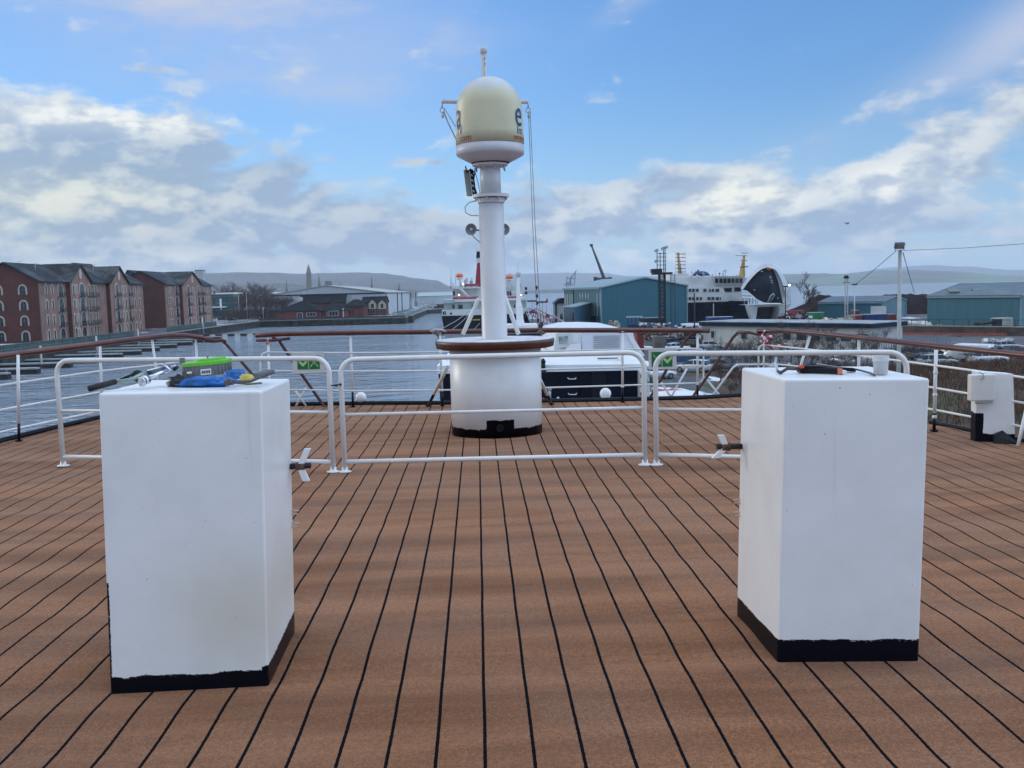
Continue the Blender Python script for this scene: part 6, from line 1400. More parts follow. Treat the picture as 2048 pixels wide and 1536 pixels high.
lump('drum_stack', 'dark and white bundle of gear between ferry and gangway', 'gear', 1082, 645, 656, 10, 200, M_blackr, seed=8); lump('work_float', 'pale blue tank on the quay near the gangway', 'tank', 1092, 649, 656, 7, 198, mat('pale blue', (.3, .5, .65), rough=.5), seed=9)
lump('pallet_stack', 'brown pallet stack left of the teal shed base', 'pallets', 1095, 628, 637, 9, 260, mat('pallet brown', (.10, .07, .055), rough=.9, var=.3), seed=11)
lump('gas_bottles', 'small green machine beside the teal annex', 'machine', 1123, 628, 642, 6, 240, mat('dark green', (.02, .09, .06), rough=.6), seed=12)
for px, py, y in ((1065, 602, 330), (1086, 604, 320)):
    x = P2(px, y); zt = zat(px, py, y); t = thing('quay_lamp', 'twin headed lamp post on the quay %s' % ('nearest the ferry' if px < 1070 else 'left of the dark roofed hut'), 'lamp post', (x, y, ZG), 'twin lamps on the quay')
    mb = MB(); mb.tube([(x, y, ZG), (x, y, zt)], .14, n=5); mb.build('post', M_steel, t); mb = MB(); mb.box((x, y, zt), (3.4, .5, .5)); mb.build('lamp_head', M_blackr, t)
x = P2(1095, 330); mb = MB(); mb.box((x, 330, zat(1095, 600, 330)), (.7, .1, 1.0)); mb.tube([(x-.3, 330, ZG), (x-.3, 330, zat(1095, 599, 330))], .06, n=4); tag(mb.build('flag', mat('pink flag', (.6, .06, .15), rough=.7), base=(x, 330, ZG)), 'small pink red flag on a pole beyond the twin lamps', 'flag')
mb = MB(); mb.tube([at(1104, 630, 260), at(1140, 652, 180)], .12, n=4); mb.tube([at(1104, 626, 260), at(1137, 650, 180)], .06, n=4); tag(mb.build('quay_handrail', M_steel, base=at(1140, 652, 180)), 'pale sloping handrail running down in front of the teal annex', 'handrail')
# lattice floodlight tower
y = 205; x = P2(1325, y); t = thing('lattice_tower', 'black lattice floodlight tower in front of the large teal shed', 'floodlight tower', (x, y, ZG)); zt = zat(1325, 547, y); M_lat = mat('tower black', (.008, .010, .016), rough=.6, var=.2)
mb = MB(); w = 1.15
cor = [(-w/2, -w/2), (w/2, -w/2), (w/2, w/2), (-w/2, w/2)]
for c_ in cor: mb.tube([(x+c_[0], y+c_[1], ZG), (x+c_[0], y+c_[1], zt)], .15, n=4, smooth=False)
n_ = 16
for i in range(n_):
    za, zb = ZG+(zt-ZG)*i/n_, ZG+(zt-ZG)*(i+1)/n_
    for j in range(4):
        a_, b_ = cor[j], cor[(j+1) % 4]; mb.tube([(x+a_[0], y+a_[1], za), (x+b_[0], y+b_[1], zb)], .085, n=3, smooth=False); mb.tube([(x+a_[0], y+a_[1], zb), (x+b_[0], y+b_[1], zb)], .06, n=3, smooth=False)
mb.build('lattice', M_lat, t)
mb = MB(); 
for dx_ in (1.9, 2.8): mb.tube([(x+dx_, y, ZG), (x+dx_, y, zt)], .07, n=3)
for i in range(26): mb.tube([(x+1.9, y, ZG+(zt-ZG)*i/26), (x+2.8, y, ZG+(zt-ZG)*i/26)], .05, n=3)
mb.build('ladder', M_lat, t)
mb = MB(); mb.box((x, y, zt), (4.0, 3.0, .45)); mb.box((x-1.2, y, zt+.6), (2.2, 2, .8)); mb.build('platform', M_lat, t)
for (px, pyt, pyb) in ((1315, 500, 545), (1321, 505, 545), (1328, 498, 545), (1331, 497, 545)):
    mb = MB(); mb.tube([(P2(px, y, 0), y, zat(px, pyb, y)), (P2(px, y, 0), y, zat(px, pyt, y))], .09, n=4); mb.build('upright', M_lat, t)
for py in (507, 514, 522, 530, 538): mb = MB(); a_, b_ = at(1314, py, y), at(1333, py, y); mb.tube([a_, b_], .06, n=4); mb.build('crossbar', M_lat, t)
for px, py in ((1313, 501), (1313, 522), (1326, 497), (1332, 495)):
    p = at(px, py, y); mb = MB(); mb.box(p, (.8, .5, .55), ry=-.4); mb.build('floodlight', M_steel, t)
# ferry with raised bow visor
YV = 262.0
def U(px, py, y=YV): return at(px, py, y)
t = thing('visor_ferry', 'ferry with its bow visor raised, behind the yard buildings', 'ferry', (U(1480, 640).x, YV+10, ZG))
VW = mat('visor white', (.66, .67, .65), rough=.45, var=.12, vs=.25)
def vbox(name, px0, px1, pt, pb, m, y=YV+12, dy=14, par=None):
    a, b, c = U(px0, pb, y), U(px1, pb, y), U(px0, pt, y); mb = MB(); mb.obox((a.x, y, a.z), (b.x-a.x, 0, 0), (0, dy, 0), (0, 0, c.z-a.z)); return mb.build(name, m, par or t)
hull_m = mat('ferry dark hull', (.004, .009, .020), rough=.4, var=.4, vs=.15, spec=.08)
vbox('hull', 1300, 1496, 607, 668, hull_m, dy=20)
mb = MB(); mb.tube([U(1427, 607, YV+11.8), U(1427, 660, YV+11.8)], .14, n=4); mb.build('draught_mark', FW, t)
mb = MB(); c = U(1417, 616, YV+11.9); mb.lathe([(.9, 0), (.9, .1)], c, 18, smooth=False, axis=(0, -1, 0), sy=.6); mb.build('hull_port', M_black, t)
vbox('lower_superstructure', 1300, 1440, 577, 607.5, VW); 
mb = MB(); mb.prism([U(1440, 577, YV+12), U(1447, 577, YV+12), U(1459, 607, YV+12), U(1440, 607, YV+12)], (0, 14, 0)); mb.build('raked_end', VW, t)
vbox('upper_superstructure', 1345, 1432, 556, 577.3, VW, y=YV+13, dy=12); vbox('poop_house', 1340, 1378, 548, 560, FW, y=YV+14, dy=10); vbox('bridge_front', 1430, 1484, 566, 602, VW, y=YV+13.5, dy=12)
mb = MB(); mb.prism([U(1428, 552, YV+11), U(1490, 552, YV+11), U(1490, 568, YV+12.5), U(1432, 570, YV+12.5)], (0, 12, 0)); mb.build('bridge', VW, t)
for i, px in enumerate((1433, 1442, 1450, 1458, 1466, 1474, 1482)):
    mb = MB(); mb.prism([U(px-2.6, 557, YV+10.9), U(px+2.9, 557, YV+10.9), U(px+3.1, 566, YV+11.6), U(px-2.9, 566, YV+11.6)], (0, .25, 0)); mb.build('bridge_window', M_glass, t)
for px0, px1, pt, pb in ((1448, 1463.5, 576, 584), (1469, 1482, 575, 583)): vbox('window', px0, px1, pt, pb, M_glass, y=YV+13.3, dy=.3)
for px, w in ((1380, 5), (1387, 5), (1395, 5), (1410, 6), (1420, 3), (1426, 5), (1435, 7)): vbox('window', px-w/2, px+w/2, 577.8, 583.5, M_glass, y=YV+11.8, dy=.3)
for px, w in ((1380, 5), (1387, 5), (1395, 5), (1402, 4), (1418, 6), (1426, 6), (1435, 6), (1441, 2)): vbox('window', px-w/2, px+w/2, 594.2, 600, M_glass, y=YV+11.8, dy=.3)
mb = MB(); mb.ball(U(1402, 549, YV+16), (2.4, 2, 1.0), 12, 6); mb.box(U(1402, 552, YV+16), (4.4, 3, .9)); mb.box(U(1396, 545, YV+16), (1.4, 1, .7)); mb.build('covered_boat', M_blue, t)
vbox('crane_base', 1384, 1422, 552, 557, FW, y=YV+14, dy=6); mb = MB(); mb.tube([U(1393, 550, YV+12), U(1403, 557, YV+12)], .22, n=5); mb.build('davit', FW, t)
for i in range(14):
    px = rf_.uniform(1380, 1480); mb = MB(); top = rf_.uniform(540, 551); mb.tube([U(px, 556, YV+14), U(px, top, YV+14)], .08, n=4); mb.box(U(px, top, YV+14), (.4, .3, .4)); mb.build('roof_fitting', rf_.choice((M_steel, FW, M_blackr)), t)
M_mastY = mat('mast ochre', (.42, .25, .07), rough=.6, var=.25, vs=.5)
mb = MB(); mb.tube([U(1484, 552, YV+16), U(1486, 530, YV+16), U(1488, 512, YV+16)], [1.0, .55, .35], n=5, smooth=False); rm2 = mb.build('main_mast', M_mastY, t)
for a_, b_, m_ in (((1471, 511), (1493, 511), M_steel), ((1482, 506), (1495, 506), M_steel), ((1481, 521), (1494, 521), M_mastY), ((1480, 535), (1496, 533), M_black)): mb = MB(); mb.tube([U(*a_, YV+15.5), U(*b_, YV+15.5)], .14, n=4); mb.build('yard_arm', m_, rm2)
mb = MB(); mb.tube([U(1362, 565, YV+17), U(1356, 505, YV+17)], [.75, .3], n=5, smooth=False); m3 = mb.build('aft_mast', M_mastY, t)
for i in range(8):
    py = 508+i*7.2; mb = MB(); mb.tube([U(1351+i*.3, py, YV+16), U(1371, py, YV+16)], .09, n=4); mb.build('scaffold_lift', M_blackr, m3)
for px in (1351, 1359, 1366, 1371): mb = MB(); mb.tube([U(px, 562, YV+16), U(px, 503, YV+16)], .055, n=3); mb.build('scaffold_pole', M_steel, m3)
# bow with its open mouth
yb = YV
mb = MB(); mb.prism([U(1495, 610, yb+2), U(1584, 607, yb+2), U(1578, 612, yb+2), U(1498, 615, yb+2)], (0, 14, 0)); mb.build('bow_deck', VW, t)
mb = MB(); mb.prism([U(1496, 611, yb), U(1516, 611, yb), U(1510, 650, yb), U(1506, 650, yb)], (0, 8, 0)); mb.build('bow_pillar', VW, t)
mb = MB(); mb.prism([U(1558, 610, yb), U(1584, 608, yb), U(1566, 630, yb), U(1554, 645, yb), U(1559, 622, yb)], (0, 8, 0)); mb.build('bow_pillar', VW, t)
mb = MB(); mb.prism([U(1512, 613, yb+6), U(1562, 612, yb+6), U(1562, 660, yb+6), U(1505, 660, yb+6)], (0, 4, 0)); mb.build('inner_ramp', mat('rusty inner', (.07, .055, .055), rough=.8, var=.4, vs=.5), t)
mb = MB(); mb.prism([U(1456, 607, yb+8), U(1497, 611, yb+2), U(1507, 652, yb+1), U(1470, 660, yb+8)], (0, 6, 0)); mb.build('bow_side', hull_m, t)
# visor: thick white arch round a dark curved plate
def visor_ring(k, y, dy=0):
    P = [(1481, 577), (1490, 563), (1500, 550), (1512, 538), (1522, 531), (1534, 527), (1546, 529), (1556, 536), (1566, 549), (1573, 562), (1578, 574)]
    Q = [(1486, 579), (1495, 566), (1505, 554), (1515, 544), (1524, 538), (1536, 534), (1547, 536), (1554, 543), (1561, 556), (1567, 572), (1572, 592)]
    return [U(*((P if k == 0 else Q)[i]), y) for i in range(11)]
o1, o2, i1, i2 = visor_ring(0, yb-4), visor_ring(0, yb+5), visor_ring(1, yb-5), visor_ring(1, yb+5); mb = MB(); n_ = 11
mb.add(o1+o2+i1+i2, [q for i in range(n_-1) for q in ((i, i+1, n_+i+1, n_+i), (2*n_+i, 2*n_+i+1, i+1, i), (2*n_+i, 3*n_+i, 3*n_+i+1, 2*n_+i+1), (n_+i, n_+i+1, 3*n_+i+1, 3*n_+i))], False); vz = mb.build('visor_rim', mat('visor rim', (.52, .55, .59), rough=.45, var=.12, vs=.25), t)
pts = [(1486, 579), (1497, 564), (1507, 553), (1517, 543), (1526, 537), (1536, 534), (1545, 537), (1550, 546), (1556, 563), (1562, 582), (1567, 606), (1545, 606), (1530, 605), (1516, 598), (1505, 588), (1496, 581)]
mb = MB(); ctr = U(1530, 575, yb-5.5); ring_ = [U(*p, yb-3.2) for p in pts]; n_ = len(ring_)
mb.add(ring_+[ctr]+[p+V((0, 1.2, 0)) for p in ring_], [(i, n_, (i+1) % n_) for i in range(n_)]+[tuple(range(n_+1, 2*n_+1))], True); mb.build('visor_plate', mat('visor navy', (.024, .031, .046), spec=.15, rough=.4, var=.4, vs=.3), t)
mb = MB(); mb.prism([U(1547, 538, yb-3.4), U(1556, 540, yb-3.4), U(1568, 560, yb-3.4), U(1574, 590, yb-3.4), U(1571, 608, yb-3.4), U(1566, 606, yb-3.4), U(1557, 565, yb-3.4)], (0, 3, 0)); mb.build('visor_side', VW, t)
mb = MB(); mb.ball(U(1538, 537.5, yb-5.2), (.55, .2, .42), 12, 8); mb.build('gold_crest', mat('gold', (.65, .28, .04), rough=.4), t)
mb = MB(); mb.ball(U(1538, 537.5, yb-5.5), (.24, .15, .2), 8, 6); mb.build('crest_centre', M_black, t)
for (a_, b_) in ((1524, 543), (1541, 556), (1543, 561), (1544, 565), (1541, 553), (1509, 580), (1556, 596)): mb = MB(); mb.ball(U(a_, b_, yb-6.2 if a_ < 1550 else yb-4), (.30, .1, .16), 6, 4); mb.build('scuff_mark', M_steel, t)
mb = MB(); mb.tube([U(1536, 604, yb-5), U(1541, 592, yb-5.5), U(1547, 587, yb-5.5), U(1549, 590, yb-5.5), U(1541, 603, yb-5)], .22, n=5); mb.build('anchor_pocket', M_steel, t)
for i in range(10):
    px = 1486+i*3.2; mb = MB(); mb.tube([U(px, 608, yb+2), U(px, 596+(i % 3)*2, yb+2)], .09, n=4); mb.build('foredeck_post', FW if i % 2 else mat('dark green', (.02, .09, .06)), t)
for py in (591, 597, 601): mb = MB(); mb.tube([U(1478, py, yb+3), U(1502, py+1, yb+3)], .12, n=4); mb.build('foredeck_rail', FW, t)
for px in (1572, 1576, 1580): mb = MB(); mb.tube([U(px, 608, yb+1), U(px, 572+abs(px-1576), yb+1)], .10, n=4); mb.build('ladder', M_steel, t)
mb = MB(); mb.lathe([(.2, 0), (.30, .2), (.25, .35)], U(1578, 570.5, yb-1), 10, axis=(.8, -1, .1)); mb.build('lit_floodlight', MATS['lit lamp'], t)
# site office
yA, yB_ = 158, 134; pA = V((P2(1407, yA), yA, ZG)); pB = V((P2(1738, yB_), yB_, ZG)); d_ = (pB-pA); u_ = d_.normalized(); k_ = V((-u_.y, u_.x, 0)); H_ = 3.55
t = thing('site_office', 'long low white cabin office with blue roof edge behind the bare bushes', 'building', pA)
mb = MB(); mb.obox(pA, d_, k_*9, (0, 0, H_)); mb.build('wall', mat('office cream', (.46, .47, .44), rough=.7, var=.12, vs=.25, hook=sheet_hook(2.4, .08, (.25, .25, .24))), t)
mb = MB(); mb.obox(pA-u_*.5-k_*.5+V((0, 0, H_)), d_+u_*1.0, k_*10, (0, 0, .62)); mb.build('fascia', mat('fascia navy', (.010, .022, .045), spec=.1, rough=.6, var=.2), t)
mb = MB(); mb.obox(pA-u_*.55-k_*.55+V((0, 0, H_+.62)), d_+u_*1.1, k_*10.1, (0, 0, .12)); mb.build('roof', mat('snowy roof', (.30, .33, .35), rough=.6, var=.3, vs=.4), t)
L_ = d_.length
for f_, w in ((.055, .8), (.12, .0), (.26, 1.0), (.52, 1.6), (.60, 1.9), (.68, 1.9), (.77, 1.9), (.85, 1.9), (.93, .9), (.97, .9)):
    if not w: continue
    p = pA+u_*(L_*f_)-k_*.06+V((0, 0, 1.5)); mb = MB(); mb.obox(p, u_*w, -k_*.08, (0, 0, 1.3)); wo_ = mb.build('window_frame', M_whitew, t); mb = MB(); mb.obox(p+u_*.1-k_*.09+V((0, 0, .1)), u_*(w-.2), -k_*.04, (0, 0, 1.1)); mb.build('pane', M_glass, wo_)
# small shed, heaps, right hangar
a2 = (P2(1764, 262), 262); a2b = (P2(1812, 276), 276)
gA = (P2(1764, 250), 250); gB = (P2(1811, 268), 268); bk = (P2(1636, 262)-gA[0], 262-gA[1])
shed('small_shed', 'smaller teal shed with grey ribbed roof beyond the lamp posts', gA, gB, bk, zat(1764, 603, 250), zat(1787, 592.5, 259), M_teal, M_tealr2)
gA = (P2(2041, 196), 196); gB = (P2(2150, 225), 225); bk = (P2(1854, 216)-gA[0], 216-gA[1])
s3 = shed('boat_shed', 'large teal shed with plain grey roof at the far right', gA, gB, bk, zat(2041, 590.5, 196), zat(2041, 566, 196+15), M_teal, M_tealr2)
for px in (1906, 1957, 2006):
    y = 213; p = at(px, 581, y); mb = MB(); mb.box(p+V((0, 0, -.05)), (2.4, 1.6, .35), rx=.45); mb.build('roof_light', mat('roof light', (.11, .13, .13), rough=.4), s3)
M_heap = mat('dark spoil', (.024, .018, .019), spec=.05, rough=.95, var=.45, vs=.6, bump=.8, bs=3)
def heap(label, pts, y, dy):
    t_ = MB(); P = [at(a, b, y) for a, b in pts]; n = 40; rows_ = []
    for j in range(9):
        g = j/8; prof_ = sin(g*pi)**.8 if g <= .5 else sin(g*pi); row = []
        for i in range(n+1):
            x = P[0].x+(P[-1].x-P[0].x)*i/n; k = 0
            while k < len(P)-2 and P[k+1].x < x: k += 1
            f_ = (x-P[k].x)/(P[k+1].x-P[k].x+1e-6); h = P[k].z+(P[k+1].z-P[k].z)*f_-ZG
            row.append(V((x, y-dy+2*dy*g, ZG-.1+max(0, h*prof_*(1+.10*mnoise.noise(V((x*.5, g*4, 3))))))))
        rows_.append(row)
    m_ = n+1; t_.add([p for r in rows_ for p in r], [(j*m_+i, j*m_+i+1, (j+1)*m_+i+1, (j+1)*m_+i) for j in range(8) for i in range(n)], True)
    return tag(t_.build('spoil_heap', M_heap, base=((P[0].x+P[-1].x)/2, y, ZG)), label, 'heap', 'dark heaps in the yard')
heap('dark brown heap rising to a crest left of the smaller teal shed', [(1575, 622), (1592, 614), (1605, 609), (1618, 602), (1630, 593), (1642, 588.5), (1655, 589), (1668, 596), (1700, 640)], 288, 12)
heap('dark brown heap between the smaller teal shed and the far right shed', [(1740, 640), (1768, 589), (1790, 588), (1797, 585), (1806, 588), (1830, 588), (1857, 588), (1900, 610), (1930, 640)], 300, 14)
# containers, skips, barrels
def container(label, px0, px1, pyt, y, m, depth=3.0, rz=0, name='container', cat='container'):
    a, b = P2(px0, y), P2(px1, y); zt = zat((px0+px1)/2, pyt, y); t = thing(name, label, cat, ((a+b)/2, y, ZG), 'containers and skips in the yard')
    mb = MB(); mb.box(((a+b)/2, y+depth/2, (zt+ZG)/2), (b-a, depth, zt-ZG)); mb.build('body', m, t)
    n = max(3, int((b-a)/.6))
    mb = MB()
    for i in range(n): mb.box((a+(b-a)*(i+.5)/n, y-.04, (zt+ZG)/2), ((b-a)/n*.45, .08, (zt-ZG)*.86))
    tag(mb.build('ribs', m, t), kind='stuff'); mb = MB(); mb.box(((a+b)/2, y+depth/2, zt+.04), (b-a+.1, depth+.1, .1)); mb.build('top', M_steel, t); return t
container('long blue container with pale top edge in front of the smaller teal shed', 1729, 1775, 629, 222, M_blue)
container('bright green skip left of the lattice lamp post', 1622, 1648, 625.5, 225, M_grn, name='skip', cat='skip')
container('red skip with white notices beside the blue container', 1706, 1724, 631, 222, M_red, name='skip', cat='skip')
container('dark red container end behind the blue container', 1776, 1792, 629, 228, M_red); container('gold box between the lamp post and the red skip', 1698, 1706, 633, 222, M_yel, name='skip', cat='skip')
container('blue container under the bow of the visor ferry', 1418, 1466, 634.5, 205, M_blue); container('dark green container at the foot of the lattice tower', 1281, 1333, 636, 212, mat('dark olive', (.02, .03, .028), rough=.6))
container('red container standing alone behind the boat cabin', 1275, 1288, 664, 150, M_red); container('low blue container behind the parked white car', 1352, 1420, 704, 128, mat('hoarding blue', (.03, .10, .20), rough=.6, var=.2))
container('tiny red container roof beyond the small building on the right', 1711, 1718, 621, 236, M_red)
t = thing('open_cage', 'blue steel cage stand in front of the large teal shed', 'cage', (P2(1272, 205), 205, ZG), 'containers and skips in the yard'); x0, x1 = P2(1256, 205), P2(1287, 205); zt = zat(1272, 635, 205)
for i in range(5): 
    xx = x0+(x1-x0)*i/4; mb = MB(); mb.box((xx, 205, (ZG+zt)/2), (.25, .25, zt-ZG)); mb.build('post', M_blue, t)
mb = MB(); mb.box(((x0+x1)/2, 206, zt+.1), (x1-x0, 2.5, .3)); mb.build('top', mat('pale cage top', (.3, .36, .42)), t); mb = MB(); mb.box(((x0+x1)/2, 206, ZG+1.2), (x1-x0-.5, 2, 2)); mb.build('load', mat('dark load', (.012, .02, .05), rough=.7, var=.4), t)
lump('timber_stack', 'sawn timber ends stacked in front of the teal shed', 'timber', 1221, 641, 655, 10, 190, mat('sawn wood', (.35, .26, .18), rough=.8, var=.35, vs=1.2), seed=21)
lump('timber_stack', 'pale bagged timber beside the sawn ends', 'timber', 1234, 642, 655, 12, 190, mat('mixed wood', (.42, .38, .30), rough=.8, var=.6, vs=1.6), seed=22)
for px, py, y, lab in ((1716, 641, 200, 'gold drum behind the roof of the site office'), (1879, 649, 190, 'gold drum by the yard fence in front of the far right shed'), (2008, 660, 178, 'gold drum at the right end of the yard wall')):
    x = P2(px, y); zt = zat(px, py, y); mb = MB(); mb.tube([(x, y, zt-2.0 if px < 1720 else zt-1.0), (x, y, zt)], .48, n=12); tag(mb.build('gold_drum', M_yel, base=(x, y, zt-1)), lab, 'drum', 'gold drums in the yard')
rs_ = random.Random(11)
def scatter(name, label, cat, px0, px1, py0, py1, y0_, y1_, n, mats, sz, seed, z=ZG):
    r = random.Random(seed); mb = [MB() for _ in mats]
    for i in range(n):
        y = r.uniform(y0_, y1_); px = r.uniform(px0, px1); x = P2(px, y); py = r.uniform(py0, py1); zt = zat(px, py, y); zz_ = max(z+.1, zt)
        mb[r.randrange(len(mats))].box((x, y, zz_), (sz*r.uniform(.4, 1.8), sz*r.uniform(.3, 1), sz*r.uniform(.2, .7)), rz=r.uniform(0, 3), ry=r.uniform(-.5, .5))
    for k, m_ in zip(mb, mats): tag(k.build(name, m_), label, cat, kind='stuff')
scatter('scrap_pile', 'jumbled scrap and timber under patches of snow', 'scrap', 1288, 1400, 656, 678, 165, 190, 150, [M_blackr, M_whitew, mat('rust brown', (.12, .06, .04), rough=.9), M_steel], 1.0, 3)
scatter('yard_clutter', 'small clutter in front of the smaller teal shed', 'clutter', 1640, 1700, 637, 646, 195, 215, 90, [M_blackr, M_whitew, M_yel, mat('cold grey', (.25, .27, .3))], .7, 4)
scatter('white_sacks', 'white sacks heaped behind the yard fence', 'sacks', 1805, 1860, 644, 654, 200, 208, 120, [M_whitew, M_boatw], .8, 6)
scatter('yard_clutter', 'small dark and white things before the teal shed', 'clutter', 1280, 1350, 648, 656, 180, 200, 90, [M_blackr, M_whitew, M_blue], .8, 7)
scatter('yard_clutter', 'small machinery below the visor ferry bow', 'clutter', 1560, 1622, 625, 645, 215, 235, 80, [M_blackr, M_steel, M_red], 1.0, 9)
t = thing('mixer_truck', 'red and white lorry parked beside the dark heap', 'lorry', (P2(1592, 240), 240, ZG)); x = P2(1590, 240); zt = zat(1590, 620, 240)
mb = MB(); mb.bbox((x, 240, zt-1.0), (4.2, 2.4, 1.8), .1); mb.build('cab', M_red, t); mb = MB(); mb.ball((x+2.2, 240, zt-2.2), (1.9, 1.2, 1.1), 14, 8); mb.build('tank', M_whitew, t); mb = MB(); mb.box((x+1, 240, zt-3.6), (7, 2.4, .6)); mb.build('chassis', M_blackr, t)
for dx_ in (-1.6, 2.2, 3.6): mb = MB(); mb.tube([(x+dx_, 238.6, ZG+.55), (x+dx_, 239.0, ZG+.55)], .55, n=14); mb.build('wheel', M_blackr, t)
# site signboard and stone wall with fence
mb = MB(); mb.box(at(1757, 620, 245), (4.0, .2, 2.0)); tag(mb.build('notice_board', M_whitew, base=at(1757, 622, 245)), 'small white notice board on the wall of the smaller teal shed', 'sign')
wa, wb = V((P2(1790, 180), 184, ZG)), V((P2(2300, 160), 140, ZG))
t = thing('yard_wall', 'long dark stone wall under the fence before the far right shed', 'wall', wa); mb = MB(); d_ = wb-wa; k_ = V((-d_.y, d_.x, 0)).normalized(); mb.obox(wa, d_, k_*1.2, (0, 0, 1.45)); mb.build('stones', mat('brown stone', (.085, .065, .055), rough=.9, var=.4, vs=.4, bump=.6, bs=2), t)
mb = MB(); mb.obox(wa-k_*.1+V((0, 0, 1.45)), d_, k_*1.4, (0, 0, .15)); mb.build('coping', M_coping, t)
fence_line('yard_fence', 'thin steel fence along the top of the dark stone wall', (wa.x, wa.y+.6), (wb.x, wb.y+.6), 1.2, 2.6, M_blackr, None, (1.0, .15), .05, z=ZG+1.55)
mb = MB(); mb.obox((wa.x-4, wa.y-6, ZG+.3), (wb.x-wa.x)*.45*V((1, 0, 0))+V((0, (wb.y-wa.y)*.35, 0)), (0, .5, 0), (0, 0, .28)); tag(mb.build('red_pipe', mat('orange red', (.40, .06, .04), rough=.6, var=.3), base=(wa.x, wa.y-6, ZG)), 'long low orange red pipe lying below the dark stone wall', 'pipe')
mb = MB(); p = at(1991, 684, 150); 
scatter('graffiti_panels', 'speckled white panels leaning below the stone wall', 'panels', 1968, 2020, 681, 690, 148, 152, 110, [M_whitew, mat('cold grey', (.25, .27, .3))], .8, 14)
# excavator and lorry right
y = 186; x = P2(1985, y); t = thing('excavator', 'parked tracked excavator with long lowered arm against the far right shed', 'excavator', (x, y, ZG)); gz = zat(1985, 655, y)
mb = MB(); a_ = at(1988, 652, y); mb.bbox((P2(2003, y), y, zat(2003, 645, y)), (3.4, 2.2, 1.9), .12); mb.build('body', mat('machine cream', (.34, .35, .32), rough=.5, var=.25, vs=1), t)
mb = MB(); mb.bbox((P2(1993, y-1), y-1, zat(1993, 646, y)), (1.5, 1.4, 1.8), .1); mb.build('cab', M_glass, t)
mb = MB(); mb.tube([at(1999, 640, y-1), at(1980, 645, y-1), at(1958, 648, y-1)], [.28, .30, .2], n=4, smooth=False); mb.build('arm', M_blackr, t); mb = MB(); mb.bbox(at(1954, 650, y-1), (1.0, 1.0, 1.1), .1); mb.build('bucket', M_blackr, t)
mb = MB(); mb.bbox(at(1994, 656, y), (4.6, 2.4, .8), .2); mb.build('track', M_blackr, t)
mb = MB(); mb.bbox(at(1987, 661, y-6), (1.9, 1.0, .45), .1); tag(mb.build('rubble_bag', M_whitew, base=at(1987, 662, y-6)), 'pale rubble bag lying in front of the excavator', 'bag')
# floodlight pole with guy wires
y = 46; x = P2(1801, y, 0); pz = at(1800, 500, y)
t = thing('floodlight_pole', 'tall grey floodlight pole with guy wires on the right', 'floodlight', (x, y, ZG)); mb = MB(); mb.tube([(pz.x+.02, y, ZG), (pz.x, y, pz.z)], [.105, .085], n=14); mb.build('pole', mat('pole grey', (.36, .38, .37), rough=.5, var=.08), t)
mb = MB(); mb.box(at(1799, 500, y-.1), (.46, .12, .05)); mb.tube([at(1790, 500, y-.15), at(1790, 490, y-.15)], .02, n=5); mb.tube([at(1808, 500, y-.15), at(1807, 490, y-.15)], .02, n=5); fl = mb.build('bracket', M_chrome, t)
mb = MB(); c = at(1799, 491, y-.25); mb.box(c, (.44, .16, .28), rx=.45); mb.build('lamp_body', mat('lamp dark', (.06, .055, .055), rough=.4), t); mb = MB(); mb.box(c+V((0, -.09, -.03)), (.38, .012, .20), rx=.45); mb.build('lamp_glass', mat('lamp glass', (.25, .20, .19), rough=.2), t)
for p0, p1, y1_, lab in (((1792, 502), (1712, 568), 60, 'guy wire from the floodlight pole down left to the thin lamp post'), ((1806, 505), (1829, 586), 70, 'guy wire from the floodlight pole down right'), ((1808, 501), (2070, 486), 40, 'thin overhead wire running off to the right from the floodlight pole')):
    mb = MB(); mb.tube([at(*p0, y), (at(*p0, y)+at(*p1, y1_))/2-V((0, 0, .04)), at(*p1, y1_)], .018 if p1[0] < 1900 else .010, n=4); tag(mb.build('guy_wire', M_blackr, base=at(*p0, y)), lab, 'wire', 'wires of the floodlight pole')
y = 150; t = thing('ladder_mast', 'twin pole steel mast with small arms left of the floodlight pole', 'mast', (P2(1692, y), y, ZG)); zt = zat(1692, 553, y)
for px in (1690.2, 1695.0): mb = MB(); mb.tube([(P2(px, y, -3), y, ZG), (P2(px, y, -3), y, zt)], .10, n=6); mb.build('pole', mat('mast grey', (.33, .34, .35), rough=.5), t)
for i in range(9): mb = MB(); z_ = ZG+(zt-ZG)*(i+.5)/9; mb.box((P2(1692.6, y, -3), y, z_), (.4, .08, .12)); mb.build('spacer', M_steel, t)
for py in (555, 565): mb = MB(); mb.box(at(1692.6, py, y), (1.0, .12, .12)); mb.build('arm', M_blackr, t)
mb = MB(); mb.box(at(1692.6, 554, y), (.5, .5, .5)); mb.build('lamp_head', M_blackr, t)
y = 175; t = thing('yard_lamp', 'thin lamp post with short crossarm between mast and floodlight pole', 'lamp post', (P2(1709, y), y, ZG), 'lamp posts of the boatyard'); zt = zat(1709, 569, y); mb = MB(); mb.tube([(P2(1709, y, -3), y, ZG), (P2(1709, y, -3), y, zt)], .11, n=6); mb.build('post', M_steel, t); mb = MB(); mb.box((P2(1709, y, -3), y, zt), (1.0, .2, .22)); mb.build('crossarm', M_blackr, t)
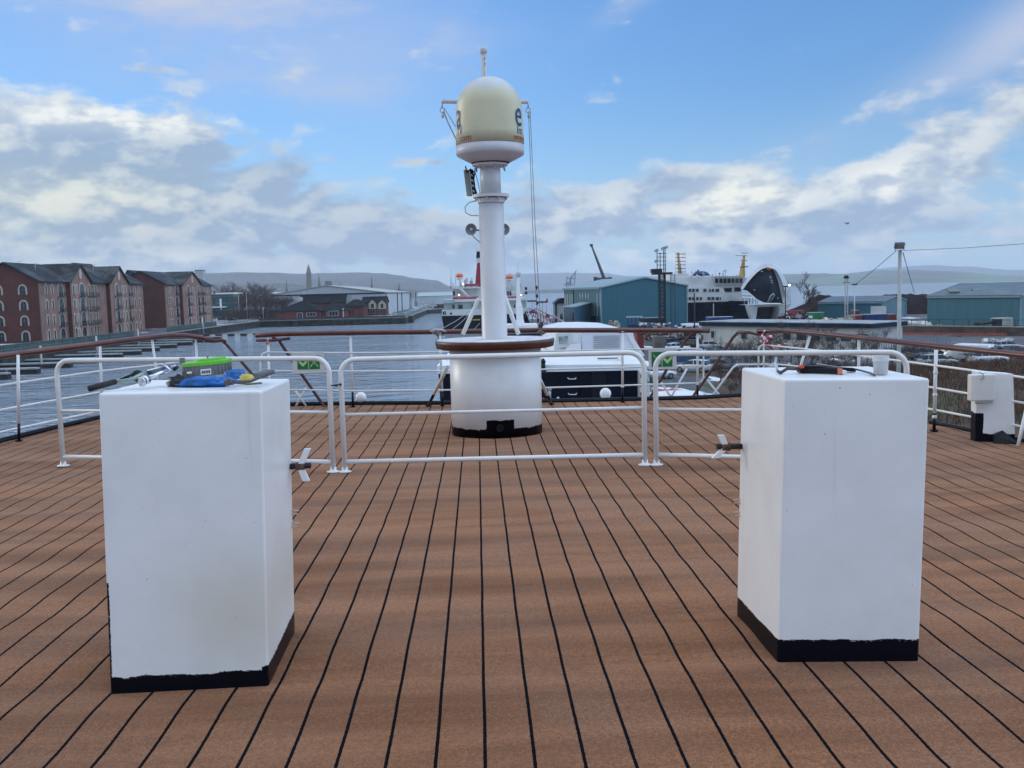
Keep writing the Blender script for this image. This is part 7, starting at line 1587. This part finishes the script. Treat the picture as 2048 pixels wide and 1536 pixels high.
for px, pyt, yq, lab in ((1389, 588, 160, 'dark thin post beside the white van'), (1571, 573, 200, 'lamp post with crossarm in front of the bow of the visor ferry')):
    t = thing('yard_lamp', lab, 'lamp post', (P2(px, yq), yq, ZG), 'lamp posts of the boatyard'); zt = zat(px, pyt, yq); mb = MB(); mb.tube([(P2(px, yq, -3), yq, ZG), (P2(px, yq, -3), yq, zt)], .11, n=6); mb.build('post', M_blackr, t)
    if px > 1500: mb = MB(); mb.box((P2(px, yq, -3), yq, zt), (1.1, .2, .25)); mb.build('crossarm', M_blackr, t)
    else: mb = MB(); mb.ball((P2(px, yq, -3), yq, zt), .14, 6, 4); mb.build('cap', M_blackr, t)

# ---------------------------------------------------------------- vehicles (local: length along x, nose at +x)
M_tyre = mat('tyre', (.015, .015, .016), rough=.8, var=.1); M_rim = mat('wheel rim', (.30, .31, .32), rough=.35, metal=.7)
M_tail = mat('tail light', (.30, .01, .01), rough=.3, var=0); M_head = mat('head light', (.55, .57, .60), rough=.15, var=0)
def section(x, z0, z1, w, k=.12):
    return [V((x, y, z)) for y, z in ((-w+k, z0), (w-k, z0), (w, z0+k), (w, z1-k*1.2), (w-k*.9, z1), (-w+k*.9, z1), (-w, z1-k*1.2), (-w, z0+k))]
def car(label, paint, px, pyb, rz, kind='saloon', group='cars parked in the boatyard car park', z=ZG, y=None):
    if y is None:
        q = onz(px, pyb, z); x, y = q.x, q.y
    else: x = P2(px, y, z)
    t = thing('parked_car' if kind != 'van' else 'parked_van', label, 'car' if kind != 'van' else 'van', (x, y, z), group, rz, local=True)
    if kind == 'van':
        L, w = 5.4, 1.0; lo = [(-2.7, .45, 1.0, .93), (-2.66, .35, 2.15, .98), (1.1, .32, 2.2, 1.0), (1.55, .32, 2.05, 1.0), (2.0, .32, 1.35, .98), (2.55, .35, 1.15, .95), (2.7, .42, .9, .86)]
        gl = None
    elif kind == 'small_van':
        w = .88; lo = [(-2.1, .4, 1.0, .8), (-2.06, .3, 1.78, .86), (.35, .3, 1.84, .88), (.75, .3, 1.75, .88), (1.2, .3, 1.15, .88), (1.9, .32, .98, .84), (2.08, .4, .8, .76)]; gl = None
    else:
        w = .88; lo = [(-2.2, .42, .80, .76), (-2.12, .28, .95, .84), (-1.2, .24, .98, .88), (.6, .24, .97, .88), (1.2, .24, .93, .88), (1.95, .28, .80, .84), (2.2, .40, .64, .74)]
        gl = {'saloon': [(-1.75, .93, .80, .78), (-1.15, .95, 1.36, .66), (-.2, .95, 1.44, .66), (.35, .95, 1.40, .66), (1.15, .90, .98, .78)],
              'estate': [(-2.05, .92, .98, .80), (-1.75, .95, 1.42, .68), (-.3, .95, 1.47, .67), (.35, .95, 1.42, .67), (1.15, .90, .98, .80)],
              'suv': [(-2.05, .92, 1.1, .80), (-1.85, .95, 1.58, .70), (-.3, .95, 1.64, .69), (.45, .95, 1.58, .69), (1.15, .92, 1.02, .80)]}[kind]
    mb = MB(); mb.loft([section(*s) for s in lo]); mb.build('body', paint, t)
    if gl:
        mb = MB(); rings = [[V((x_, y_, z_)) for y_, z_ in ((-wt-.12 if zt_ > 1.2 else -wt, z0), (wt+.12 if zt_ > 1.2 else wt, z0), (wt, zt_-.04), (wt-.12, zt_), (-wt+.12, zt_), (-wt, zt_-.04))] for x_, z0, zt_, wt in gl]
        mb.loft(rings, smooth=False); mb.build('windows', M_glass, t)
        mb = MB(); (xa_, _, za_, wa_), (xb_, _, zb_, wb_) = gl[1], gl[3]; xm_, zm_ = gl[2][0], gl[2][2]
        mb.loft([[V((x_, y_, z_)) for y_, z_ in ((-wt+.02, zt_-.05), (wt-.02, zt_-.05), (wt-.1, zt_+.03), (-wt+.1, zt_+.03))] for x_, zt_, wt in ((xa_-.05, za_-.02, wa_), (xm_, zm_, .67), (xb_+.05, zb_-.02, wb_))], smooth=True); mb.build('roof', paint, t)
        for s in (-1, 1):
            for xp in (-1.15 if kind == 'saloon' else -1.35, -.3):
                mb = MB(); mb.tube([(xp-.02, s*(.80), .95), (xp+.05, s*.665, gl[2][2]-.04)], .045, n=4, smooth=False); mb.build('pillar', paint, t)
    else:
        zt_ = lo[2][2]; s0 = lo[3][0]; mb = MB(); wv = lo[2][3]
        mb.prism([V((lo[3][0]+.06, -wv+.12, lo[3][2]-.08)), V((lo[4][0]-.02, -wv+.1, lo[4][2]+.05)), V((lo[4][0]-.02, wv-.1, lo[4][2]+.05)), V((lo[3][0]+.06, wv-.12, lo[3][2]-.08))], V((.06, 0, .05)))
        mb.build('windscreen', M_glass, t)
        for s in (-1, 1):
            mb = MB(); q = [V((lo[3][0]-.75, s*(wv+.005), lo[4][2]+.08)), V((lo[4][0]-.30, s*(wv+.005), lo[4][2]+.08)), V((lo[3][0]-.05, s*(wv-.01), lo[3][2]-.22)), V((lo[3][0]-.75, s*(wv-.01), lo[3][2]-.22))]; mb.prism(q, V((0, s*.02, 0))); mb.build('side_window', M_glass, t)
        mb = MB(); mb.box((lo[0][0]-.0, 0, 1.55*zt_/2.2), (.06, wv*1.5, .5)); mb.build('rear_window', M_glass, t)
        for s in (-1, 1): mb = MB(); mb.box((-.6, s*(wv+.004), .95), (2.6, .02, .07)); mb.build('side_strip', M_blackr, t)
    xw = (-1.35, 1.38) if kind not in ('van',) else (-1.7, 1.75)
    for xx in xw:
        for s in (-1, 1):
            mb = MB(); r = .33 if kind != 'suv' else .37; mb.tube([(xx, s*(w-.20), r), (xx, s*(w+.015), r)], r, n=18, smooth=False); wh = mb.build('wheel', M_tyre, t); mb = MB(); mb.tube([(xx, s*(w+.01), r), (xx, s*(w+.03), r)], r*.62, n=12, smooth=False); mb.build('rim', M_rim, wh)
    for s in (-1, 1):
        mb = MB(); mb.ball((lo[0][0]+.07, s*(w-.17), .80 if gl else 1.0), (.06, .15, .10 if gl else .22), 8, 5); mb.build('tail_light', M_tail, t)
        mb = MB(); mb.ball((lo[-1][0]-.12, s*(w-.20), .68 if gl else .8), (.14, .16, .09), 8, 5); mb.build('headlight', M_head, t)
    mb = MB(); mb.box((lo[0][0]-.01, 0, .62), (.03, .52, .11)); mb.build('number_plate', mat('plate yellow', (.6, .5, .1), rough=.5), t)
    return t
def paint(n, c, r=.28): return mat('car paint '+n, c, rough=r, var=.08, vs=2, metal=.2)
SIL, WHT, BLK, NAVY, GRY, RDD = paint('silver', (.42, .45, .46)), paint('white', (.66, .68, .70)), paint('black', (.015, .017, .02)), paint('navy', (.015, .03, .07)), paint('grey', (.13, .14, .15)), paint('red', (.18, .02, .02))
car('silver saloon car behind the stern rail gap, side on', SIL, 1421, 700, pi-.25+pi, 'saloon')
car('dark hatchback left of the silver saloon, brake lights showing', BLK, 1390, 697, .9, 'estate'); car('dark blue car with snowy roof beside the concrete block', NAVY, 1345, 694, .5, 'estate'); car('white car just behind the top of the right exit sign', WHT, 1352, 704, .2, 'saloon')
car('white hatchback with snowy roof parked beside the right exit sign', WHT, 1387, 744, pi/2+.95, 'estate'); car('grey estate car half hidden by the bare bush', GRY, 1446, 742, -.6, 'estate'); car('white car low behind the right gate post', WHT, 1312, 758, .3, 'saloon')
car('grey silver estate car partly covered by twigs on the right', SIL, 1875, 737, -.05, 'estate', y=110); car('silver coupe side on, rightmost of the near parked cars', WHT, 1976, 735, .02, 'saloon', y=112)
car('white panel van seen from behind on the right', WHT, 1936, 728, pi/2+.75, 'van', y=116); car('dark people carrier seen from behind beside the white panel van', BLK, 1900, 725, pi/2+.25, 'suv', y=119)
car('navy car parked behind the silver coupe', NAVY, 1988, 717, .5, 'estate', y=122); car('dark blue car at the right end of the back row', NAVY, 2030, 722, .2, 'saloon', y=121)
car('grey estate car between the silver estate and the white panel van', GRY, 1850, 722, .15, 'estate', y=121); car('red hatchback in the back row at the far right edge', RDD, 2062, 722, .3, 'estate', y=118); car('silver saloon behind the navy car at the far right', SIL, 2010, 712, .1, 'saloon', y=131)
car('white high van parked in front of the teal shed', WHT, 1376, 655, pi+.1, 'van', y=205); car('small white van end on beside the dark thin post', WHT, 1382, 658, pi/2, 'small_van', y=178)
car('white snow topped van behind the roof of the site office', WHT, 1440, 656, pi-.1, 'van', y=196)
G2_ = 'cars parked on the left quay'
car('dark car parked nearest the second apartment block', BLK, 443, 640, 0, 'estate', G2_, y=452); car('black car with pale windscreen, nearest the left quay railing', BLK, 465, 643, -.15, 'estate', G2_, y=437); car('dark hatchback alone on the right of the left quay car park', NAVY, 512, 640, -.2, 'estate', G2_, y=450)
car('white car parked on the verge, leftmost of the white cars', WHT, 474, 622, .5, 'saloon', G2_, y=512); car('white car parked on the verge, in the middle', WHT, 480, 622, .5, 'saloon', G2_, y=508); car('white car parked on the verge, rightmost of the white cars', WHT, 487, 622, .5, 'saloon', G2_, y=512)
mb = MB(); y = 140; x0, x1 = P2(1307, y), P2(1329, y); mb.bbox(((x0+x1)/2, y, (zat(1318, 672, y)+ZG)/2), (x1-x0, 1.3, zat(1318, 672, y)-ZG), .05); mb.bbox(((x0+x1)/2, y-.8, ZG+.45), (.7, .5, .9), .04)
tag(mb.build('concrete_block', mat('old concrete', (.13, .115, .095), rough=.9, var=.3, vs=.8), base=((x0+x1)/2, y, ZG)), 'brown grey concrete block left of the parked cars', 'concrete block')
y = 118; fence_line('palisade_fence', 'pale blue palisade fence among the bare bushes', (P2(1400, 122), 122), (P2(1480, 124), 124), 2.0, .5, mat('palisade', (.16, .24, .28), rough=.5), None, (.9, .2), .05)
fence_line('palisade_fence', 'grey palisade fence behind the bushes on the right', (P2(1660, 128), 128), (P2(1900, 139), 139), 2.1, .5, mat('palisade grey', (.20, .22, .26), rough=.5), None, (.9, .2), .05)
# overturned white dinghy with red stripe on the ground
t = thing('upturned_dinghy', 'white upturned dinghy with red stripe lying beyond the stern rail', 'boat', onz(1340, 795, ZG)); c = onz(1345, 792, ZG+.3)
mb = MB(); mb.ball(c, (2.6, 1.6, .55), 20, 10); mb.build('hull', M_boatw, t); mb = MB(); mb.ball(c+V((-.2, 0, .45)), (1.3, .35, .16), 14, 8); mb.build('red_stripe', mat('boat red', (.5, .03, .04), rough=.5), t)

# ---------------------------------------------------------------- scrub bank and bushes
def bankz(x, y):
    k = max(0, min(1, (108-y)/50)); return ZG + .1 + 2.2*sin(k*pi*.5)*max(0, min(1, (x-24)/10)) + .5*mnoise.noise(V((x*.15, y*.15, 0)))
mb = MB(); nx_, ny_ = 60, 40; X0_, X1_, Y0_, Y1_ = 22, 75, 22, 112
for j in range(ny_+1):
    for i in range(nx_+1):
        x, y = X0_+(X1_-X0_)*i/nx_, Y0_+(Y1_-Y0_)*j/ny_; e = min(1, min(i, nx_-i, j, ny_-j)/4); mb.v.append(V((x, y, ZG-.05+(bankz(x, y)-ZG+.05)*e)))
for j in range(ny_):
    for i in range(nx_): k = j*(nx_+1)+i; mb.f.append((k, k+1, k+nx_+2, k+nx_+1)); mb.s.append(True)
tag(mb.build('scrub_bank', mat('brown scrub ground', (.060, .036, .022), rough=.95, var=.5, vs=.5, bump=1.0, bs=3, hook=lambda B, o, c, bsdf: B.mix(B.mr(B.noise(o, .12, 4, .6), .55, .7), c, (.06, .075, .03)))), kind='structure')
M_scrub = mat('scrub stems', (.105, .060, .038), rough=.95, var=.5, vs=.3)
scrub('scrub', 'dense brown leafless scrub', [(26, 72, 55, 107, 15000), (30, 56, 30, 60, 5000)], 0, .95, M_scrub, 8, lean=.9, w=.020, zf=bankz)
bp1 = make_tree('bare_bush', 'bush', 4.6, 31, .62, 1.5, .018, levels=6, tw=.010, mt=M_bark, mtw=mat('grey twigs', (.07, .056, .050), rough=.95, var=.3, vs=1.5), up=.9)
bp2 = make_tree('bare_bush', 'bush', 5.0, 44, .55, 1.5, .016, levels=6, tw=.010, mt=M_bark, mtw=MATS['grey twigs'], up=1.0)
protos += [bp1, bp2]; used += [False, False]
bushes = [(1440, 96, .8, 'bare twiggy bush in front of the grey estate car'), (1462, 104, .9, ''), (1480, 92, 1.0, ''), (1500, 110, 1.05, ''), (1520, 100, 1.0, ''), (1540, 118, 1.15, ''), (1560, 108, 1.05, ''), (1582, 120, 1.2, ''), (1600, 105, 1.05, ''), (1622, 118, 1.1, ''), (1645, 110, 1.0, ''), (1668, 120, 1.05, ''), (1690, 108, .95, ''), (1712, 118, 1.0, ''), (1735, 110, .9, ''), (1760, 118, .95, ''), (1785, 112, .9, ''), (1815, 116, .8, ''), (1845, 110, .6, ''), (1463, 84, .6, ''), (1496, 86, .7, ''), (1530, 88, .8, ''), (1575, 90, .8, ''), (1620, 92, .8, ''), (1665, 90, .75, ''), (1710, 92, .7, ''), (1760, 92, .65, ''), (1815, 92, .6, ''), (1870, 98, .55, ''), (1930, 98, .45, ''), (1990, 96, .45, '')]
for i, (px, y, s, lab) in enumerate(sorted(bushes)):
    x = P2(px, y); put_tree(3+i % 2, x, y, s, rt.uniform(0, 6), lab or 'bare twiggy bush in the brown thicket beyond the rail, %s from the left' % ORD[i], 'bare bushes on the bank', z=bankz(x, y)-.1)
x = P2(1615, 210); o = make_tree('bare_tree', 'slender bare tree standing alone left of the dark heap', 13.0, 77, .30, 1.0, .013, levels=6, tw=.03); o.location = (x, 215, ZG)
# gull
t = thing('gull', 'single gull gliding in the sky over the yard', 'bird', at(1694, 447, 120)); c = at(1694, 447, 120)
mb = MB(); mb.loft([[c+V((x_, r_*cos(a_), r_*sin(a_)-.02)) for a_ in [2*pi*k/8 for k in range(8)]] for x_, r_ in ((-.25, .02), (-.12, .06), (.05, .08), (.18, .06), (.26, .045), (.33, .008))]); mb.build('body', mat('gull body', (.22, .22, .22), rough=.8), t)
for s, tip in ((-1, (-.50, -.05, .10)), (1, (.48, .05, .16))):
    mb = MB(); m_ = c+V((tip[0]*.5, tip[1]*.5, .12)); e = c+V(tip); mb.add([c+V((-.08, 0, .03)), c+V((.08, 0, .03)), m_+V((.07, 0, 0)), e, m_+V((-.07, 0, 0)), c+V((-.08, 0, .05)), c+V((.08, 0, .05)), m_+V((.07, 0, .015)), e+V((0, 0, .01)), m_+V((-.07, 0, .015))], [(0, 1, 2, 4), (4, 2, 3), (5, 9, 7, 6), (9, 8, 7), (0, 5, 6, 1), (1, 6, 7, 2), (2, 7, 8, 3), (3, 8, 9, 4), (4, 9, 5, 0)]); mb.build('wing', mat('gull wing', (.10, .10, .11), rough=.8), t)

# ================================================================ the air
hb = MB(); hb.obox((-13000, -300, ZW-3), (26000, 0, 0), (0, 13400, 0), (0, 0, 250))
hm = bpy.data.materials.new('haze air'); hm.use_nodes = True; hn = hm.node_tree; hn.nodes.clear()
vp = hn.nodes.new('ShaderNodeVolumePrincipled'); ho = hn.nodes.new('ShaderNodeOutputMaterial'); hn.links.new(vp.outputs[0], ho.inputs['Volume'])
vp.inputs['Color'].default_value = (.80, .88, 1.0, 1); vp.inputs['Density'].default_value = .00009; vp.inputs['Anisotropy'].default_value = .2
tag(hb.build('haze', hm), kind='stuff')
